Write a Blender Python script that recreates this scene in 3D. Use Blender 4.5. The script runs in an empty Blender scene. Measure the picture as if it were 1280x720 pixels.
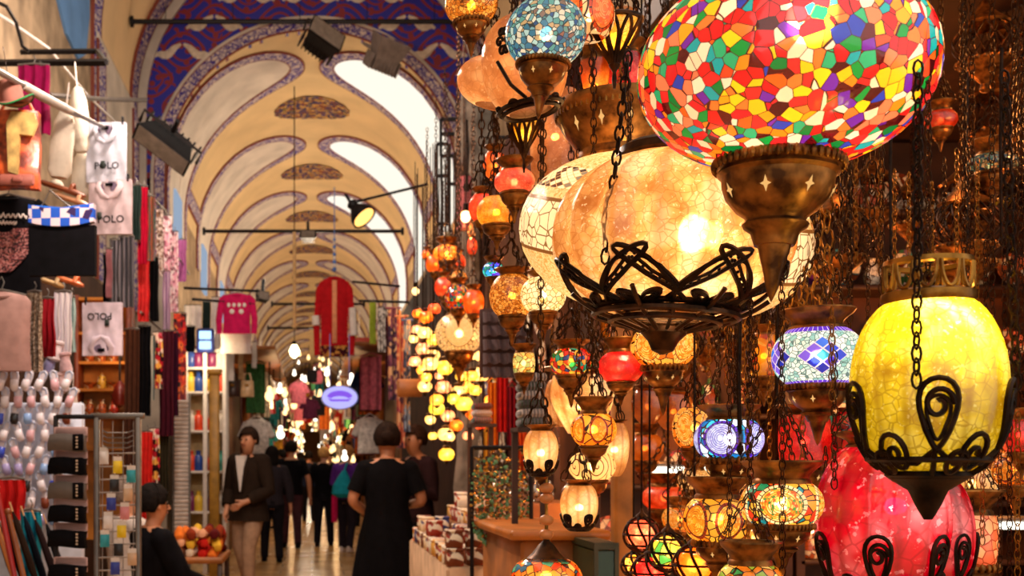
import bpy, math, random
from mathutils import Vector, Matrix
from math import sin, cos, pi, radians as rad, sqrt, exp, atan2
random.seed(7)
sc = bpy.context.scene
COL = sc.collection
F = 1400.0; VX = 390.0; HY = 580.0; CAMH = 1.38
def at(px, py, d):
    return Vector(((px - VX) * d / F, d, CAMH + (HY - py) * d / F))
ORD = ('first second third fourth fifth sixth seventh eighth ninth tenth eleventh twelfth thirteenth fourteenth fifteenth sixteenth '
       'seventeenth eighteenth nineteenth twentieth').split()
TENS = {2: 'twenty', 3: 'thirty', 4: 'forty', 5: 'fifty', 6: 'sixty', 7: 'seventy', 8: 'eighty', 9: 'ninety'}
def ordw(i):
    if i < 20: return ORD[i]
    n = i + 1; t, u = divmod(n, 10)
    return (TENS[t][:-1] + 'ieth') if u == 0 else TENS[t] + '-' + ORD[u - 1]

# ------------------------------------------------------------------ camera
cd = bpy.data.cameras.new('camera'); cam = bpy.data.objects.new('camera', cd); COL.objects.link(cam)
cam.location = (0, 0, CAMH); cam.rotation_euler = (pi / 2, 0, 0)
cd.sensor_width = 36; cd.lens = F / 1280 * 36
cd.shift_x = (640 - VX) / 1280; cd.shift_y = (HY - 360) / 1280
cd.clip_start = .05; cd.clip_end = 300
cd.dof.use_dof = True; cd.dof.focus_distance = 1.55; cd.dof.aperture_fstop = 10
sc.camera = cam
sc.view_settings.view_transform = 'Standard'; sc.view_settings.look = 'None'
sc.view_settings.gamma = 1; sc.view_settings.use_curve_mapping = False
sc.view_settings.exposure = 0.22
cy = sc.cycles
cy.use_denoising = True
cy.max_bounces = 7; cy.diffuse_bounces = 3; cy.glossy_bounces = 3; cy.transmission_bounces = 5; cy.transparent_max_bounces = 8
cy.sample_clamp_indirect = 4.0
cy.caustics_reflective = False; cy.caustics_refractive = False

# ------------------------------------------------------------------ materials
def lin(h):
    h = h.lstrip('#'); o = []
    for i in (0, 2, 4):
        c = int(h[i:i + 2], 16) / 255
        o.append(c / 12.92 if c <= .04045 else ((c + .055) / 1.055) ** 2.4)
    return (*o, 1.0)
MATS = {}
class NT:
    """small helper round a material's node tree"""
    def __init__(s, name):
        s.m = bpy.data.materials.new(name); s.m.use_nodes = True
        s.t = s.m.node_tree; s.t.nodes.clear()
        s.out = s.t.nodes.new('ShaderNodeOutputMaterial')
    def n(s, typ, **kw):
        nd = s.t.nodes.new('ShaderNode' + typ)
        for k, v in kw.items(): setattr(nd, k, v)
        return nd
    def put(s, sock, v):
        if v is None: return
        if hasattr(v, 'is_output'): s.t.links.new(v, sock)
        else:
            try: sock.default_value = v
            except Exception: sock.default_value = v[:3]
    def math(s, op, a, b=0.0, c=None):
        nd = s.n('Math', operation=op); s.put(nd.inputs[0], a); s.put(nd.inputs[1], b)
        if c is not None: s.put(nd.inputs[2], c)
        return nd.outputs[0]
    def step(s, a, b, w=.02):           # 1 where a < b
        nd = s.n('MapRange', interpolation_type='SMOOTHSTEP'); s.put(nd.inputs[0], a)
        nd2 = s.math('ADD', b, w); s.put(nd.inputs[1], b); s.put(nd.inputs[2], nd2); nd.inputs[3].default_value = 1; nd.inputs[4].default_value = 0
        return nd.outputs[0]
    def mix(s, f, a, b, blend='MIX'):
        nd = s.n('Mix', data_type='RGBA', blend_type=blend); s.put(nd.inputs[0], f); s.put(nd.inputs[6], a); s.put(nd.inputs[7], b)
        return nd.outputs[2]
    def ramp(s, f, cols, const=True, pos=None):
        nd = s.n('ValToRGB'); cr = nd.color_ramp; cr.interpolation = 'CONSTANT' if const else 'LINEAR'
        n = len(cols)
        while len(cr.elements) < n: cr.elements.new(.5)
        for i, c in enumerate(cols):
            cr.elements[i].position = pos[i] if pos else (i / n if const else i / max(1, n - 1))
        for i, c in enumerate(cols): cr.elements[i].color = lin(c) if isinstance(c, str) else c
        s.put(nd.inputs[0], f); return nd.outputs[0]
    def obj(s):  return s.n('TexCoord').outputs['Object']
    def uv(s):   return s.n('TexCoord').outputs['UV']
    def sep(s, v):
        nd = s.n('SeparateXYZ'); s.put(nd.inputs[0], v); return nd.outputs
    def comb(s, x, y, z=0.0):
        nd = s.n('CombineXYZ'); s.put(nd.inputs[0], x); s.put(nd.inputs[1], y); s.put(nd.inputs[2], z); return nd.outputs[0]
    def vor(s, vec, scale, feat='F1', rnd=1.0, dim='3D'):
        nd = s.n('TexVoronoi', feature=feat, voronoi_dimensions=dim); s.put(nd.inputs['Vector'], vec); s.put(nd.inputs['Scale'], scale)
        nd.inputs['Randomness'].default_value = rnd; return nd.outputs
    def noise(s, vec, scale, detail=3.0, dist=0.0):
        nd = s.n('TexNoise'); s.put(nd.inputs['Vector'], vec); nd.inputs['Scale'].default_value = scale
        nd.inputs['Detail'].default_value = detail; nd.inputs['Distortion'].default_value = dist; return nd.outputs
    def mapping(s, vec, sc_):
        nd = s.n('Mapping'); s.put(nd.inputs[0], vec); nd.inputs['Scale'].default_value = sc_; return nd.outputs[0]
    def bump(s, h, strength=.3, dist=.01):
        nd = s.n('Bump'); s.put(nd.inputs['Height'], h); nd.inputs['Strength'].default_value = strength; nd.inputs['Distance'].default_value = dist
        return nd.outputs[0]
    def principled(s, col, rough=.6, metal=0.0, normal=None, emit=None, es=1.0, coat=0.0, sheen=0.0, spec=None):
        p = s.n('BsdfPrincipled'); s.put(p.inputs['Base Color'], col); s.put(p.inputs['Roughness'], rough); s.put(p.inputs['Metallic'], metal)
        if normal is not None: s.put(p.inputs['Normal'], normal)
        if emit is not None: s.put(p.inputs['Emission Color'], emit); p.inputs['Emission Strength'].default_value = es
        p.inputs['Coat Weight'].default_value = coat; p.inputs['Sheen Weight'].default_value = sheen
        p.inputs['Specular IOR Level'].default_value = spec if spec is not None else (.12 if not hasattr(rough, 'is_output') and rough >= .75 else .5)
        s.t.links.new(p.outputs[0], s.out.inputs[0]); return s.m
def pm(name, h, rough=.6, metal=0.0, var=.15, scale=12.0, bump=0.0, coat=0.0, sheen=0.0):
    """plain surface with a little procedural variation"""
    if name in MATS: return MATS[name]
    s = NT(name); o = s.obj(); c = lin(h)
    nz = s.noise(o, scale, 4.0)
    dk = tuple(x * (1 - var * 1.6) for x in c[:3]) + (1,); lt = tuple(min(1, x * (1 + var)) for x in c[:3]) + (1,)
    col = s.ramp(nz[0], [dk, lt], False, [.3, .7])
    nm = s.bump(nz[0], bump, .02) if bump else None
    MATS[name] = s.principled(col, rough, metal, nm, coat=coat, sheen=sheen); return MATS[name]
def emit(name, h, strength):
    if name in MATS: return MATS[name]
    s = NT(name); e = s.n('Emission'); e.inputs[0].default_value = lin(h); e.inputs[1].default_value = strength
    s.t.links.new(e.outputs[0], s.out.inputs[0]); MATS[name] = s.m; return s.m

# ------------------------------------------------------------------ mesh builder
class MB:
    def __init__(s): s.v = []; s.f = []; s.uv = []; s.mi = []; s.M = None
    def add(s, vs, fs, uvs=None, mi=0):
        b = len(s.v)
        if s.M is not None: vs = [s.M @ Vector(p) for p in vs]
        s.v.extend(tuple(p) for p in vs)
        for k, f in enumerate(fs):
            s.f.append(tuple(i + b for i in f)); s.uv.append(uvs[k] if uvs else None); s.mi.append(mi)
        return s
    def box(s, c, d, bev=0.0, mi=0, rot=None):
        x, y, z = (q / 2 for q in d)
        if bev <= 0:
            vs = [(sx * x, sy * y, sz * z) for sz in (-1, 1) for sy in (-1, 1) for sx in (-1, 1)]
            fs = [(0, 2, 3, 1), (4, 5, 7, 6), (0, 1, 5, 4), (2, 6, 7, 3), (0, 4, 6, 2), (1, 3, 7, 5)]
        else:
            b = min(bev, x * .9, y * .9, z * .9); vs = []; fs = []
            def rect(zz, ix): return [(-(x - ix), -(y - ix), zz), (x - ix, -(y - ix), zz), (x - ix, y - ix, zz), (-(x - ix), y - ix, zz)]
            def oct_(zz, ix):
                X, Y = x - ix, y - ix
                return [(-X + b, -Y, zz), (X - b, -Y, zz), (X, -Y + b, zz), (X, Y - b, zz), (X - b, Y, zz), (-X + b, Y, zz), (-X, Y - b, zz), (-X, -Y + b, zz)]
            rings = [oct_(-z, b * .7), oct_(-z + b, 0), oct_(z - b, 0), oct_(z, b * .7)]
            for r in rings: vs += r
            for k in range(3):
                for i in range(8):
                    j = (i + 1) % 8; fs.append((k * 8 + i, k * 8 + j, k * 8 + 8 + j, k * 8 + 8 + i))
            fs.append(tuple(range(7, -1, -1))); fs.append(tuple(range(24, 32)))
        if rot is not None: vs = [rot @ Vector(p) for p in vs]
        return s.add([(p[0] + c[0], p[1] + c[1], p[2] + c[2]) for p in vs], fs, mi=mi)
    def lathe(s, prof, n=24, c=(0, 0, 0), mi=0, flute=None, capb=True, capt=True, sx=1.0, sy=1.0):
        vs = []; L = [0]
        for i in range(1, len(prof)): L.append(L[-1] + math.dist(prof[i], prof[i - 1]))
        for k, (r, z) in enumerate(prof):
            for i in range(n):
                a = 2 * pi * i / n; rr = r * (flute(a, k / (len(prof) - 1)) if flute else 1)
                vs.append((c[0] + rr * cos(a) * sx, c[1] + rr * sin(a) * sy, c[2] + z))
        fs = []; uv = []; T = L[-1] or 1
        for k in range(len(prof) - 1):
            for i in range(n):
                j = (i + 1) % n
                fs.append((k * n + i, k * n + j, k * n + n + j, k * n + n + i))
                u0, u1, v0, v1 = i / n, (i + 1) / n, L[k] / T, L[k + 1] / T
                uv.append(((u0, v0), (u1, v0), (u1, v1), (u0, v1)))
        if capb and prof[0][0] > 1e-6: fs.append(tuple(range(n - 1, -1, -1))); uv.append([(0, 0)] * n)
        if capt and prof[-1][0] > 1e-6: b = (len(prof) - 1) * n; fs.append(tuple(range(b, b + n))); uv.append([(0, 1)] * n)
        return s.add(vs, fs, uv, mi)
    def sphere(s, c, r, n=12, m=8, mi=0, sc_=(1, 1, 1)):
        pr = [(r * sin(pi * k / m) + 1e-5, -r * cos(pi * k / m) * sc_[2]) for k in range(m + 1)]
        return s.lathe(pr, n, c, mi, capb=False, capt=False, sx=sc_[0], sy=sc_[1])
    def tube(s, pts, r, n=6, closed=False, mi=0, flat=1.0):
        pts = [Vector(p) for p in pts]; N = len(pts)
        rs = r if isinstance(r, (list, tuple)) else [r] * N
        vs = []; fs = []; prev = None
        for i, p in enumerate(pts):
            if closed: t = pts[(i + 1) % N] - pts[i - 1]
            else: t = pts[min(i + 1, N - 1)] - pts[max(i - 1, 0)]
            if t.length < 1e-9: t = Vector((0, 0, 1))
            t.normalize()
            if prev is None:
                up = Vector((0, 1, 0)) if abs(t.y) < .9 else Vector((1, 0, 0))
                a = t.cross(up).normalized()
            else:
                a = prev - t * prev.dot(t)
                if a.length < 1e-6: a = t.orthogonal()
                a.normalize()
            prev = a; b = t.cross(a)
            for k in range(n):
                q = 2 * pi * k / n; vs.append(p + a * (cos(q) * rs[i]) + b * (sin(q) * rs[i] * flat))
        M = N if closed else N - 1
        for i in range(M):
            j = (i + 1) % N
            for k in range(n):
                l = (k + 1) % n; fs.append((i * n + k, i * n + l, j * n + l, j * n + k))
        if not closed: fs.append(tuple(range(n - 1, -1, -1))); fs.append(tuple(range((N - 1) * n, N * n)))
        return s.add(vs, fs, mi=mi)
    def loft(s, secs, n=20, mi=0, fold=0.0, nf=7, ph=0.0, foldtop=0.0):
        """horizontal ellipses (cx, cy, z, rx, ry); folds grow towards the first section"""
        vs = []; fs = []; N = len(secs)
        for k, (cx, cy_, z, rx, ry) in enumerate(secs):
            w = (1 - k / (N - 1)) + foldtop
            for i in range(n):
                a = 2 * pi * i / n; f = 1 + fold * w * sin(nf * a + ph + .6 * k)
                vs.append((cx + rx * cos(a) * f, cy_ + ry * sin(a) * f, z))
        for k in range(N - 1):
            for i in range(n):
                j = (i + 1) % n; fs.append((k * n + i, k * n + j, k * n + n + j, k * n + n + i))
        fs.append(tuple(range(n - 1, -1, -1))); fs.append(tuple(range((N - 1) * n, N * n)))
        return s.add(vs, fs, mi=mi)
    def grid(s, fn, nu, nv, mi=0, closed_u=False):
        vs = []; fs = []; uv = []
        for j in range(nv + 1):
            for i in range(nu + 1): vs.append(fn(i / nu, j / nv))
        w = nu + 1
        for j in range(nv):
            for i in range(nu):
                fs.append((j * w + i, j * w + i + 1, j * w + w + i + 1, j * w + w + i))
                uv.append(((i / nu, j / nv), ((i + 1) / nu, j / nv), ((i + 1) / nu, (j + 1) / nv), (i / nu, (j + 1) / nv)))
        return s.add(vs, fs, uv, mi)
    def slab(s, fn, nu, nv, th, mi=0):
        """a sheet of real thickness th: fn(u, v) -> (point, normal)"""
        A = []; B = []
        for j in range(nv + 1):
            for i in range(nu + 1):
                p, nn = fn(i / nu, j / nv); p = Vector(p); nn = Vector(nn)
                A.append(p + nn * th / 2); B.append(p - nn * th / 2)
        w = nu + 1; o = len(A); fs = []; uv = []
        for j in range(nv):
            for i in range(nu):
                q = (j * w + i, j * w + i + 1, j * w + w + i + 1, j * w + w + i)
                c = ((i / nu, j / nv), ((i + 1) / nu, j / nv), ((i + 1) / nu, (j + 1) / nv), (i / nu, (j + 1) / nv))
                fs.append(q); uv.append(c); fs.append(tuple(o + k for k in reversed(q))); uv.append(tuple(reversed(c)))
        def side(a, b, ca, cb): fs.append((a, o + a, o + b, b)); uv.append((ca, ca, cb, cb))
        for i in range(nu):
            side(i, i + 1, (i / nu, 0), ((i + 1) / nu, 0)); side(nv * w + i + 1, nv * w + i, ((i + 1) / nu, 1), (i / nu, 1))
        for j in range(nv):
            side((j + 1) * w, j * w, (0, (j + 1) / nv), (0, j / nv)); side(j * w + nu, (j + 1) * w + nu, (1, j / nv), (1, (j + 1) / nv))
        return s.add(A + B, fs, uv, mi)
    def prism(s, poly, y0, y1, mi=0):
        """outline in x,z pushed from y0 to y1"""
        n = len(poly); vs = [(p[0], y0, p[1]) for p in poly] + [(p[0], y1, p[1]) for p in poly]
        fs = [tuple(range(n)), tuple(range(2 * n - 1, n - 1, -1))]
        for i in range(n): j = (i + 1) % n; fs.append((j, i, n + i, n + j))
        return s.add(vs, fs, mi=mi)
    def mesh(s, name, mats, smooth=True):
        me = bpy.data.meshes.new(name); me.from_pydata(s.v, [], s.f)
        for m in (mats if isinstance(mats, (list, tuple)) else [mats]): me.materials.append(m)
        if any(u is not None for u in s.uv):
            L = me.uv_layers.new(name='UVMap'); flat = []
            for f, u in zip(s.f, s.uv):
                for k in range(len(f)): flat.extend(u[k] if u is not None else (0.0, 0.0))
            L.data.foreach_set('uv', flat)
        if len(set(s.mi)) > 1: me.polygons.foreach_set('material_index', s.mi)
        if smooth:
            me.polygons.foreach_set('use_smooth', [True] * len(s.f))
            try: me.set_sharp_from_angle(angle=rad(40))
            except Exception: pass
        me.update(); return me
    def obj(s, name, mats, parent=None, smooth=True, label=None, loc=None):
        o = bpy.data.objects.new(name, s.mesh(name, mats, smooth)); COL.objects.link(o)
        if parent is not None: o.parent = parent
        if label: o['label'] = label
        if loc is not None: o.location = loc
        return o
def thing(name, label, cat, loc=(0, 0, 0), rz=0.0, group=None, rot=None):
    o = bpy.data.objects.new(name, None); COL.objects.link(o); o.empty_display_size = .05
    o.location = loc; o.rotation_euler = rot if rot else (0, 0, rz)
    o['label'] = label; o['category'] = cat
    if group: o['group'] = group
    return o
def tag(o, label, cat, group=None, kind=None):
    o['label'] = label; o['category'] = cat
    if group: o['group'] = group
    if kind: o['kind'] = kind
    return o
def struct(name, mb, m, parent=None, smooth=False, label=None):
    o = mb.obj(name, m, parent, smooth)
    if parent is None: o['kind'] = 'structure'
    if label: o['label'] = label
    return o
def part(name, data, parent, loc=(0, 0, 0), rot=None, label=None):
    o = bpy.data.objects.new(name, data); COL.objects.link(o); o.parent = parent; o.location = loc
    if rot: o.rotation_euler = rot
    if label: o['label'] = label
    return o
def point(name, loc, w, col, r=.02, parent=None):
    l = bpy.data.lights.new(name, 'POINT'); l.energy = w; l.color = lin(col)[:3]; l.shadow_soft_size = r
    o = bpy.data.objects.new(name, l); COL.objects.link(o); o.location = loc
    if parent is not None: o.parent = parent
    return o
def text_mesh(s, size, mat, depth=.002, name='lettering'):
    c = bpy.data.curves.new(name, 'FONT'); c.body = s; c.size = size; c.extrude = depth; c.align_x = 'CENTER'; c.align_y = 'CENTER'
    c.resolution_u = 2; c.offset = size * .015
    o = bpy.data.objects.new(name, c); COL.objects.link(o)
    me = bpy.data.meshes.new_from_object(o.evaluated_get(bpy.context.evaluated_depsgraph_get()))
    bpy.data.objects.remove(o); bpy.data.curves.remove(c)
    me.name = name; me.materials.clear(); me.materials.append(mat); return me
# ================================================================== the bazaar street
D0 = 16.75; DF = 13.3; R1 = 2.22; Z1 = 5.66; R2 = 2.63; Z2 = 6.70; BAY = 4.47; NB = 14; DEND = D0 + BAY * NB + .3
plaster = pm('cream_plaster', '#f0d4a2', .85, var=.08, scale=1.3)
wplaster = pm('aged_white_plaster', '#d9cfc2', .9, var=.16, scale=2.2, bump=.2)
stonep = pm('weathered_stone', '#b9a184', .9, var=.28, scale=3.0, bump=.5)
darkwood = pm('dark_brown_wood', '#3a2114', .55, var=.35, scale=9)
medwood = pm('amber_wood', '#a3622a', .5, var=.3, scale=7)
black_steel = pm('black_steel', '#1d1a1c', .45, .6)
grey_steel = pm('grey_steel', '#77716c', .4, .7)

def band_mat():
    s = NT('arabesque_border'); u = s.uv(); x, y, _ = s.sep(u)
    o = s.comb(x, y)
    mp = s.mapping(o, (1, .24, 1))
    v = s.vor(mp, 9.0, 'DISTANCE_TO_EDGE', dim='2D')[0]
    n = s.noise(mp, 16.0, 2, 1.5)[0]
    m1 = s.step(v, .045, .03); m2 = s.step(n, .46, .05)
    c = s.mix(m2, lin('#e4d3c8'), lin('#5a4da0'))
    c = s.mix(m1, c, lin('#43358c'))
    e = s.math('ABSOLUTE', s.math('SUBTRACT', y, .5))
    c = s.mix(s.step(e, .41, .01), lin('#8a4a3c'), c)
    return s.principled(c, .8)
BANDM = band_mat()
def floor_mat():
    s = NT('polished_stone_paving'); o = s.obj()
    b = s.n('TexBrick'); s.put(b.inputs['Vector'], o); b.inputs['Color1'].default_value = lin('#c89a5c'); b.inputs['Color2'].default_value = lin('#b3844c')
    b.inputs['Mortar'].default_value = lin('#6d4e30'); b.inputs['Scale'].default_value = 1.0; b.inputs['Mortar Size'].default_value = .008
    b.inputs['Brick Width'].default_value = .8; b.inputs['Row Height'].default_value = .5
    n = s.noise(o, 2.5, 4)
    c = s.mix(s.math('MULTIPLY', n[0], .5), b.outputs[0], lin('#d8b184'))
    r = s.ramp(n[0], [(.12, .12, .12, 1), (.35, .35, .35, 1)], False)
    return s.principled(c, r)
b = MB(); b.box((1.5, 40, -.05), (9, 92, .1)); struct('floor', b, floor_mat())

# side walls below the vault
b = MB(); b.box((-R1 - .12, (D0 + DEND) / 2, Z1 / 2), (.24, DEND - D0, Z1)); b.box((-R2 - .12, DF / 2 - 1, 4.6), (.24, DF + 2, 9.2))
b.box((-R2 - .10, (DF + D0) / 2, Z2 / 2), (.2, D0 - DF, Z2)); struct('wall_left', b, stonep)
b = MB(); b.box((R1 + .12, (D0 + DEND) / 2, Z1 / 2), (.24, DEND - D0, Z1)); b.box((R2 + .12, (DF + 9) / 2, 4.6), (.24, DF - 9, 9.2))
b.box((R2 + .10, (DF + D0) / 2, Z2 / 2), (.2, D0 - DF, Z2)); struct('wall_right', b, stonep)

def V(th, y, dr=0.0):
    """point of the vault at angle th (degrees from the crown) and depth y, dr towards the inside"""
    r = R1 - dr
    if abs(th) <= 90: return Vector((r * sin(rad(th)), y, Z1 + r * cos(rad(th))))
    return Vector((math.copysign(r, th), y, Z1 - (abs(th) - 90) * rad(1) * R1))
vaultm = plaster
b = MB(); b.slab(lambda u, v: (V(-90 + 180 * u, D0 + (DEND - D0) * v, -.1), -V(-90 + 180 * u, 0, 0).normalized() * 0 + Vector((-sin(rad(-90 + 180 * u)), 0, -cos(rad(-90 + 180 * u))))), 36, 28, .2)
struct('ceiling', b, vaultm, smooth=True)

def wlun(t):
    q = min(1.0, max(0.0, (t - 3.0) / 62.0)); return 1.32 * sin(pi / 2 * sqrt(q))
def strip(mb, pts, th, closed=False):
    """pts: list of (outer point, inner point, inward normal); a raised strip with uv along its length"""
    L = 0; prev = None; vs = []; fs = []; uv = []
    rows = []
    for (a, c, nn) in pts:
        mid = (a + c) / 2
        if prev is not None: L += (mid - prev).length
        prev = mid; rows.append(L)
        vs += [a, a + nn * th, c + nn * th, c]
    for i in range(len(pts) - 1):
        p = i * 4; q = p + 4
        for k in range(3):
            fs.append((p + k, p + k + 1, q + k + 1, q + k))
            v0, v1 = ((0, 0), (0, 1), (1, 1))[k]
            uv.append(((rows[i], v0), (rows[i], v1), (rows[i + 1], v1), (rows[i + 1], v0)))
    mb.add(vs, fs, uv)
def lunette(k, side):
    yc = D0 + 1.5 + BAY * k
    # outline in (angle, depth), near edge up to the tip, then down the far edge
    T = [104, 98, 90, 80, 70, 60, 50, 42, 35, 29, 24, 19, 15, 12, 9, 7, 5.5, 4.2, 3.4, 3.02]
    if k > 5: T = T[::2] + [3.02]
    half = [(t, wlun(t)) for t in T]
    line = [(t, -w) for t, w in half] + [(t, w) for t, w in reversed(half)]
    pts2 = [(rad(t) * R1, y) for t, y in line]
    bw = .25; res = []
    for i, p in enumerate(pts2):
        a = pts2[max(0, i - 1)]; c = pts2[min(len(pts2) - 1, i + 1)]
        tx, ty = c[0] - a[0], c[1] - a[1]; l = sqrt(tx * tx + ty * ty) or 1
        nx, ny = -ty / l, tx / l
        cen = (rad(75) * R1, 0)
        if nx * (cen[0] - p[0]) + ny * (cen[1] - p[1]) < 0: nx, ny = -nx, -ny
        q = (p[0] + nx * bw, p[1] + ny * bw)
        th1 = math.degrees(p[0] / R1) * side; th2 = math.degrees(q[0] / R1) * side
        nn = Vector((-sin(rad(max(-90, min(90, th1)))), 0, -cos(rad(max(-90, min(90, th1))))))
        res.append((V(th1, yc + p[1], .004), V(th2, yc + q[1], .004), nn))
    mb = MB(); strip(mb, res, .03)
    # fill
    mf = MB()
    def fn(u, v):
        t = 7 + 95 * u; w = max(.01, wlun(t) - .1) * (1 if t > 12 else .5)
        th = t * side; nn = Vector((-sin(rad(max(-90, min(90, th)))), 0, -cos(rad(max(-90, min(90, th))))))
        return V(th, yc + (v - .5) * 2 * w, .010), nn
    mf.slab(fn, 18 if k < 6 else 8, 4, .012)
    return mb, mf, yc
lun_glow = emit('glowing_lunette_plaster', '#fff3e0', 1.0)  # glow put into right lunette plaster that only reflects daylight
lunp = pm('pale_grey_plaster', '#e4dacf', .9, var=.12, scale=2)
winblue = emit('sky_blue_window', '#b4c8e2', .6)
win_n = 0
for side in (-1, 1):
    for k in range(NB):
        mb, mf, yc = lunette(k, side)
        win_n += 1
        if side > 0 and k < 3: f = struct(f'lunette_glow_{win_n}', mf, lun_glow, smooth=True)
        else: f = struct(f'trim_{win_n}', mf, lunp, smooth=True)
        struct('border', mb, BANDM, f)
        if side < 0 and k < 5:   # small blue panes low in the left lunettes
            m2 = MB(); m2.box((-R1 + .03, yc, Z1 - .35), (.05, .9, .9)); struct('pane', m2, winblue, f)
        # band along the spring between lunettes
        mc = MB(); y0 = yc + 1.32; y1 = yc + BAY - 1.32
        strip(mc, [(V(76 * side, y0 + (y1 - y0) * i / 3, .004), V(83 * side, y0 + (y1 - y0) * i / 3, .004), Vector((-side, 0, 0))) for i in range(4)], .03)
        struct('border', mc, BANDM, f)
# crown medallions
def medal_mat():
    s = NT('painted_medallion'); o = s.obj(); u = s.uv(); x, y, _ = s.sep(u)
    mp = s.mapping(u, (1, 1, 1))
    v = s.vor(mp, 24.0, 'F1', dim='2D'); e = s.vor(mp, 24.0, 'DISTANCE_TO_EDGE', dim='2D')[0]
    c = s.ramp(v[1], ['#8d7a4a', '#45406a', '#9a5a40', '#d8a860', '#4f4a82', '#d8b070'])
    c = s.mix(s.step(e, .05, .02), c, lin('#4b3020'))
    return s.principled(c, .8)
MEDM = medal_mat()
for k in range(8):
    yc = D0 + 1.5 + BAY * (k + .5) - .1
    mb = MB(); N = 48; vs = [V(0, yc, .02)]; fs = []; uv = []
    for i in range(N):
        a = 2 * pi * i / N; f = 1 + .05 * abs(sin(a * 8))
        vs.append(V(17.5 * cos(a) * f, yc + .62 * sin(a) * f, .02))
    for i in range(N):
        j = (i + 1) % N; fs.append((0, 1 + i, 1 + j))
        uv.append(((.5, .5), (.5 + .5 * cos(2 * pi * i / N), .5 + .5 * sin(2 * pi * i / N)), (.5 + .5 * cos(2 * pi * j / N), .5 + .5 * sin(2 * pi * j / N))))
    mb.add(vs, fs, uv); win_n += 1; struct(f'trim_{win_n}', mb, MEDM)

# tile wall between the two arches (tympanum)
def tymp_mat():
    s = NT('blue_red_tilework'); o = s.obj(); x, y, z = s.sep(o)
    w = s.noise(o, 1.6, 2)[0]
    # lattice of red ogee stems, staggered
    fx = s.math('MULTIPLY', x, 2 * pi / .96); fz = s.math('MULTIPLY', z, 2 * pi / .84)
    a = s.math('ADD', s.math('COSINE', fx), s.math('COSINE', fz))
    l1 = s.math('ABSOLUTE', s.math('SUBTRACT', s.math('ABSOLUTE', a), .62))
    l2 = s.math('ABSOLUTE', s.math('SUBTRACT', s.math('ABSOLUTE', a), 1.45))
    l3 = s.math('ABSOLUTE', s.math('MULTIPLY', s.math('SINE', fx), s.math('SINE', fz)))
    v = s.vor(s.comb(x, z), 7.0, 'F1', dim='2D')
    fl = s.step(v[0], .30, .03)
    red = s.math('MAXIMUM', s.math('MAXIMUM', s.step(l1, .16, .04), s.step(l2, .10, .03)), s.math('MULTIPLY', fl, s.step(l3, .55, .05)))
    c = s.mix(red, s.ramp(w, ['#1a1a9c', '#222cb4'], False), lin('#8c2430'))
    return s.principled(c, .5)
b = MB()
n = 48; th = .2
def outline(R, Z, a): return Vector((R * cos(a), D0, Z + R * sin(a)))
inner = [Vector((R1, D0, 0))] + [outline(R1, Z1, pi * i / n) for i in range(n + 1)] + [Vector((-R1, D0, 0))]
outer = [Vector((R2 + .1, D0, 0))] + [outline(R2 + .1, Z2, pi * i / n) for i in range(n + 1)] + [Vector((-R2 - .1, D0, 0))]
vs = []; fs = []
for i in range(len(inner)):
    p, q = inner[i], outer[i]; vs += [p, q, p + Vector((0, th, 0)), q + Vector((0, th, 0))]
for i in range(len(inner) - 1):
    a = i * 4; c = a + 4
    fs += [(a, a + 1, c + 1, c), (a + 2, c + 2, c + 3, a + 3), (a, c, c + 2, a + 2)]
b.add(vs, fs); tym = struct('wall_tympanum', b, tymp_mat())
mb = MB()     # white leaf sprays of the tile pattern
for r in range(8):
    for c in range(-4, 5):
        cx = (c + (.5 if r % 2 else 0)) * .96 - .02; cz = 5.98 + r * .42
        ok = True
        for dx in (-.3, 0, .3):
            if sqrt((cx + dx) ** 2 + (cz - .1 - Z1) ** 2) < R1 + .20 or (sqrt((cx + dx) ** 2 + max(0, cz - Z2) ** 2) > R2 - .08): ok = False
        if not ok: continue
        for sgn in (-1, 1):
            pts = [(cx + sgn * (.02 + .40 * t), D0 - .006, cz - .20 * t ** .6 + (.03 * sin(t * 9))) for t in [i / 9 for i in range(10)]]
            mb.tube(pts, [.020 + .055 * sin(pi * min(1, t * 1.02 + .05)) ** .8 * (t ** .4) for t in [i / 9 for i in range(10)]], 6, flat=.3)
struct('tile_relief', mb, pm('ivory_tile', '#e6d8c4', .5), tym)
# borders round both arches
def archband(R, Z, d, w, zlow, nrm, n=40):
    pts = []
    seq = [(R, zlow)] + [None] * (n + 1) + [(-R, zlow)]
    for i, q in enumerate(seq):
        if q: a = Vector((q[0], d, q[1])); c = Vector((q[0] + (w if q[0] > 0 else -w), d, q[1]))
        else:
            t = pi * (i - 1) / n; a = outline(R, Z, t); c = outline(R + w, Z, t); a.y = c.y = d
        pts.append((a, c, nrm))
    m = MB(); strip(m, pts, .05); return m
struct('trim_91', archband(R1 + .13, Z1, D0, .06, 4.2, Vector((0, -1, 0))), wplaster)
struct('trim_92', archband(R1 - .03, Z1, D0 - .01, .17, 4.2, Vector((0, -1, 0))), BANDM)
struct('trim_93', archband(R2 - .16, Z2, D0 - .01, .14, 4.2, Vector((0, -1, 0))), wplaster)
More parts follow.
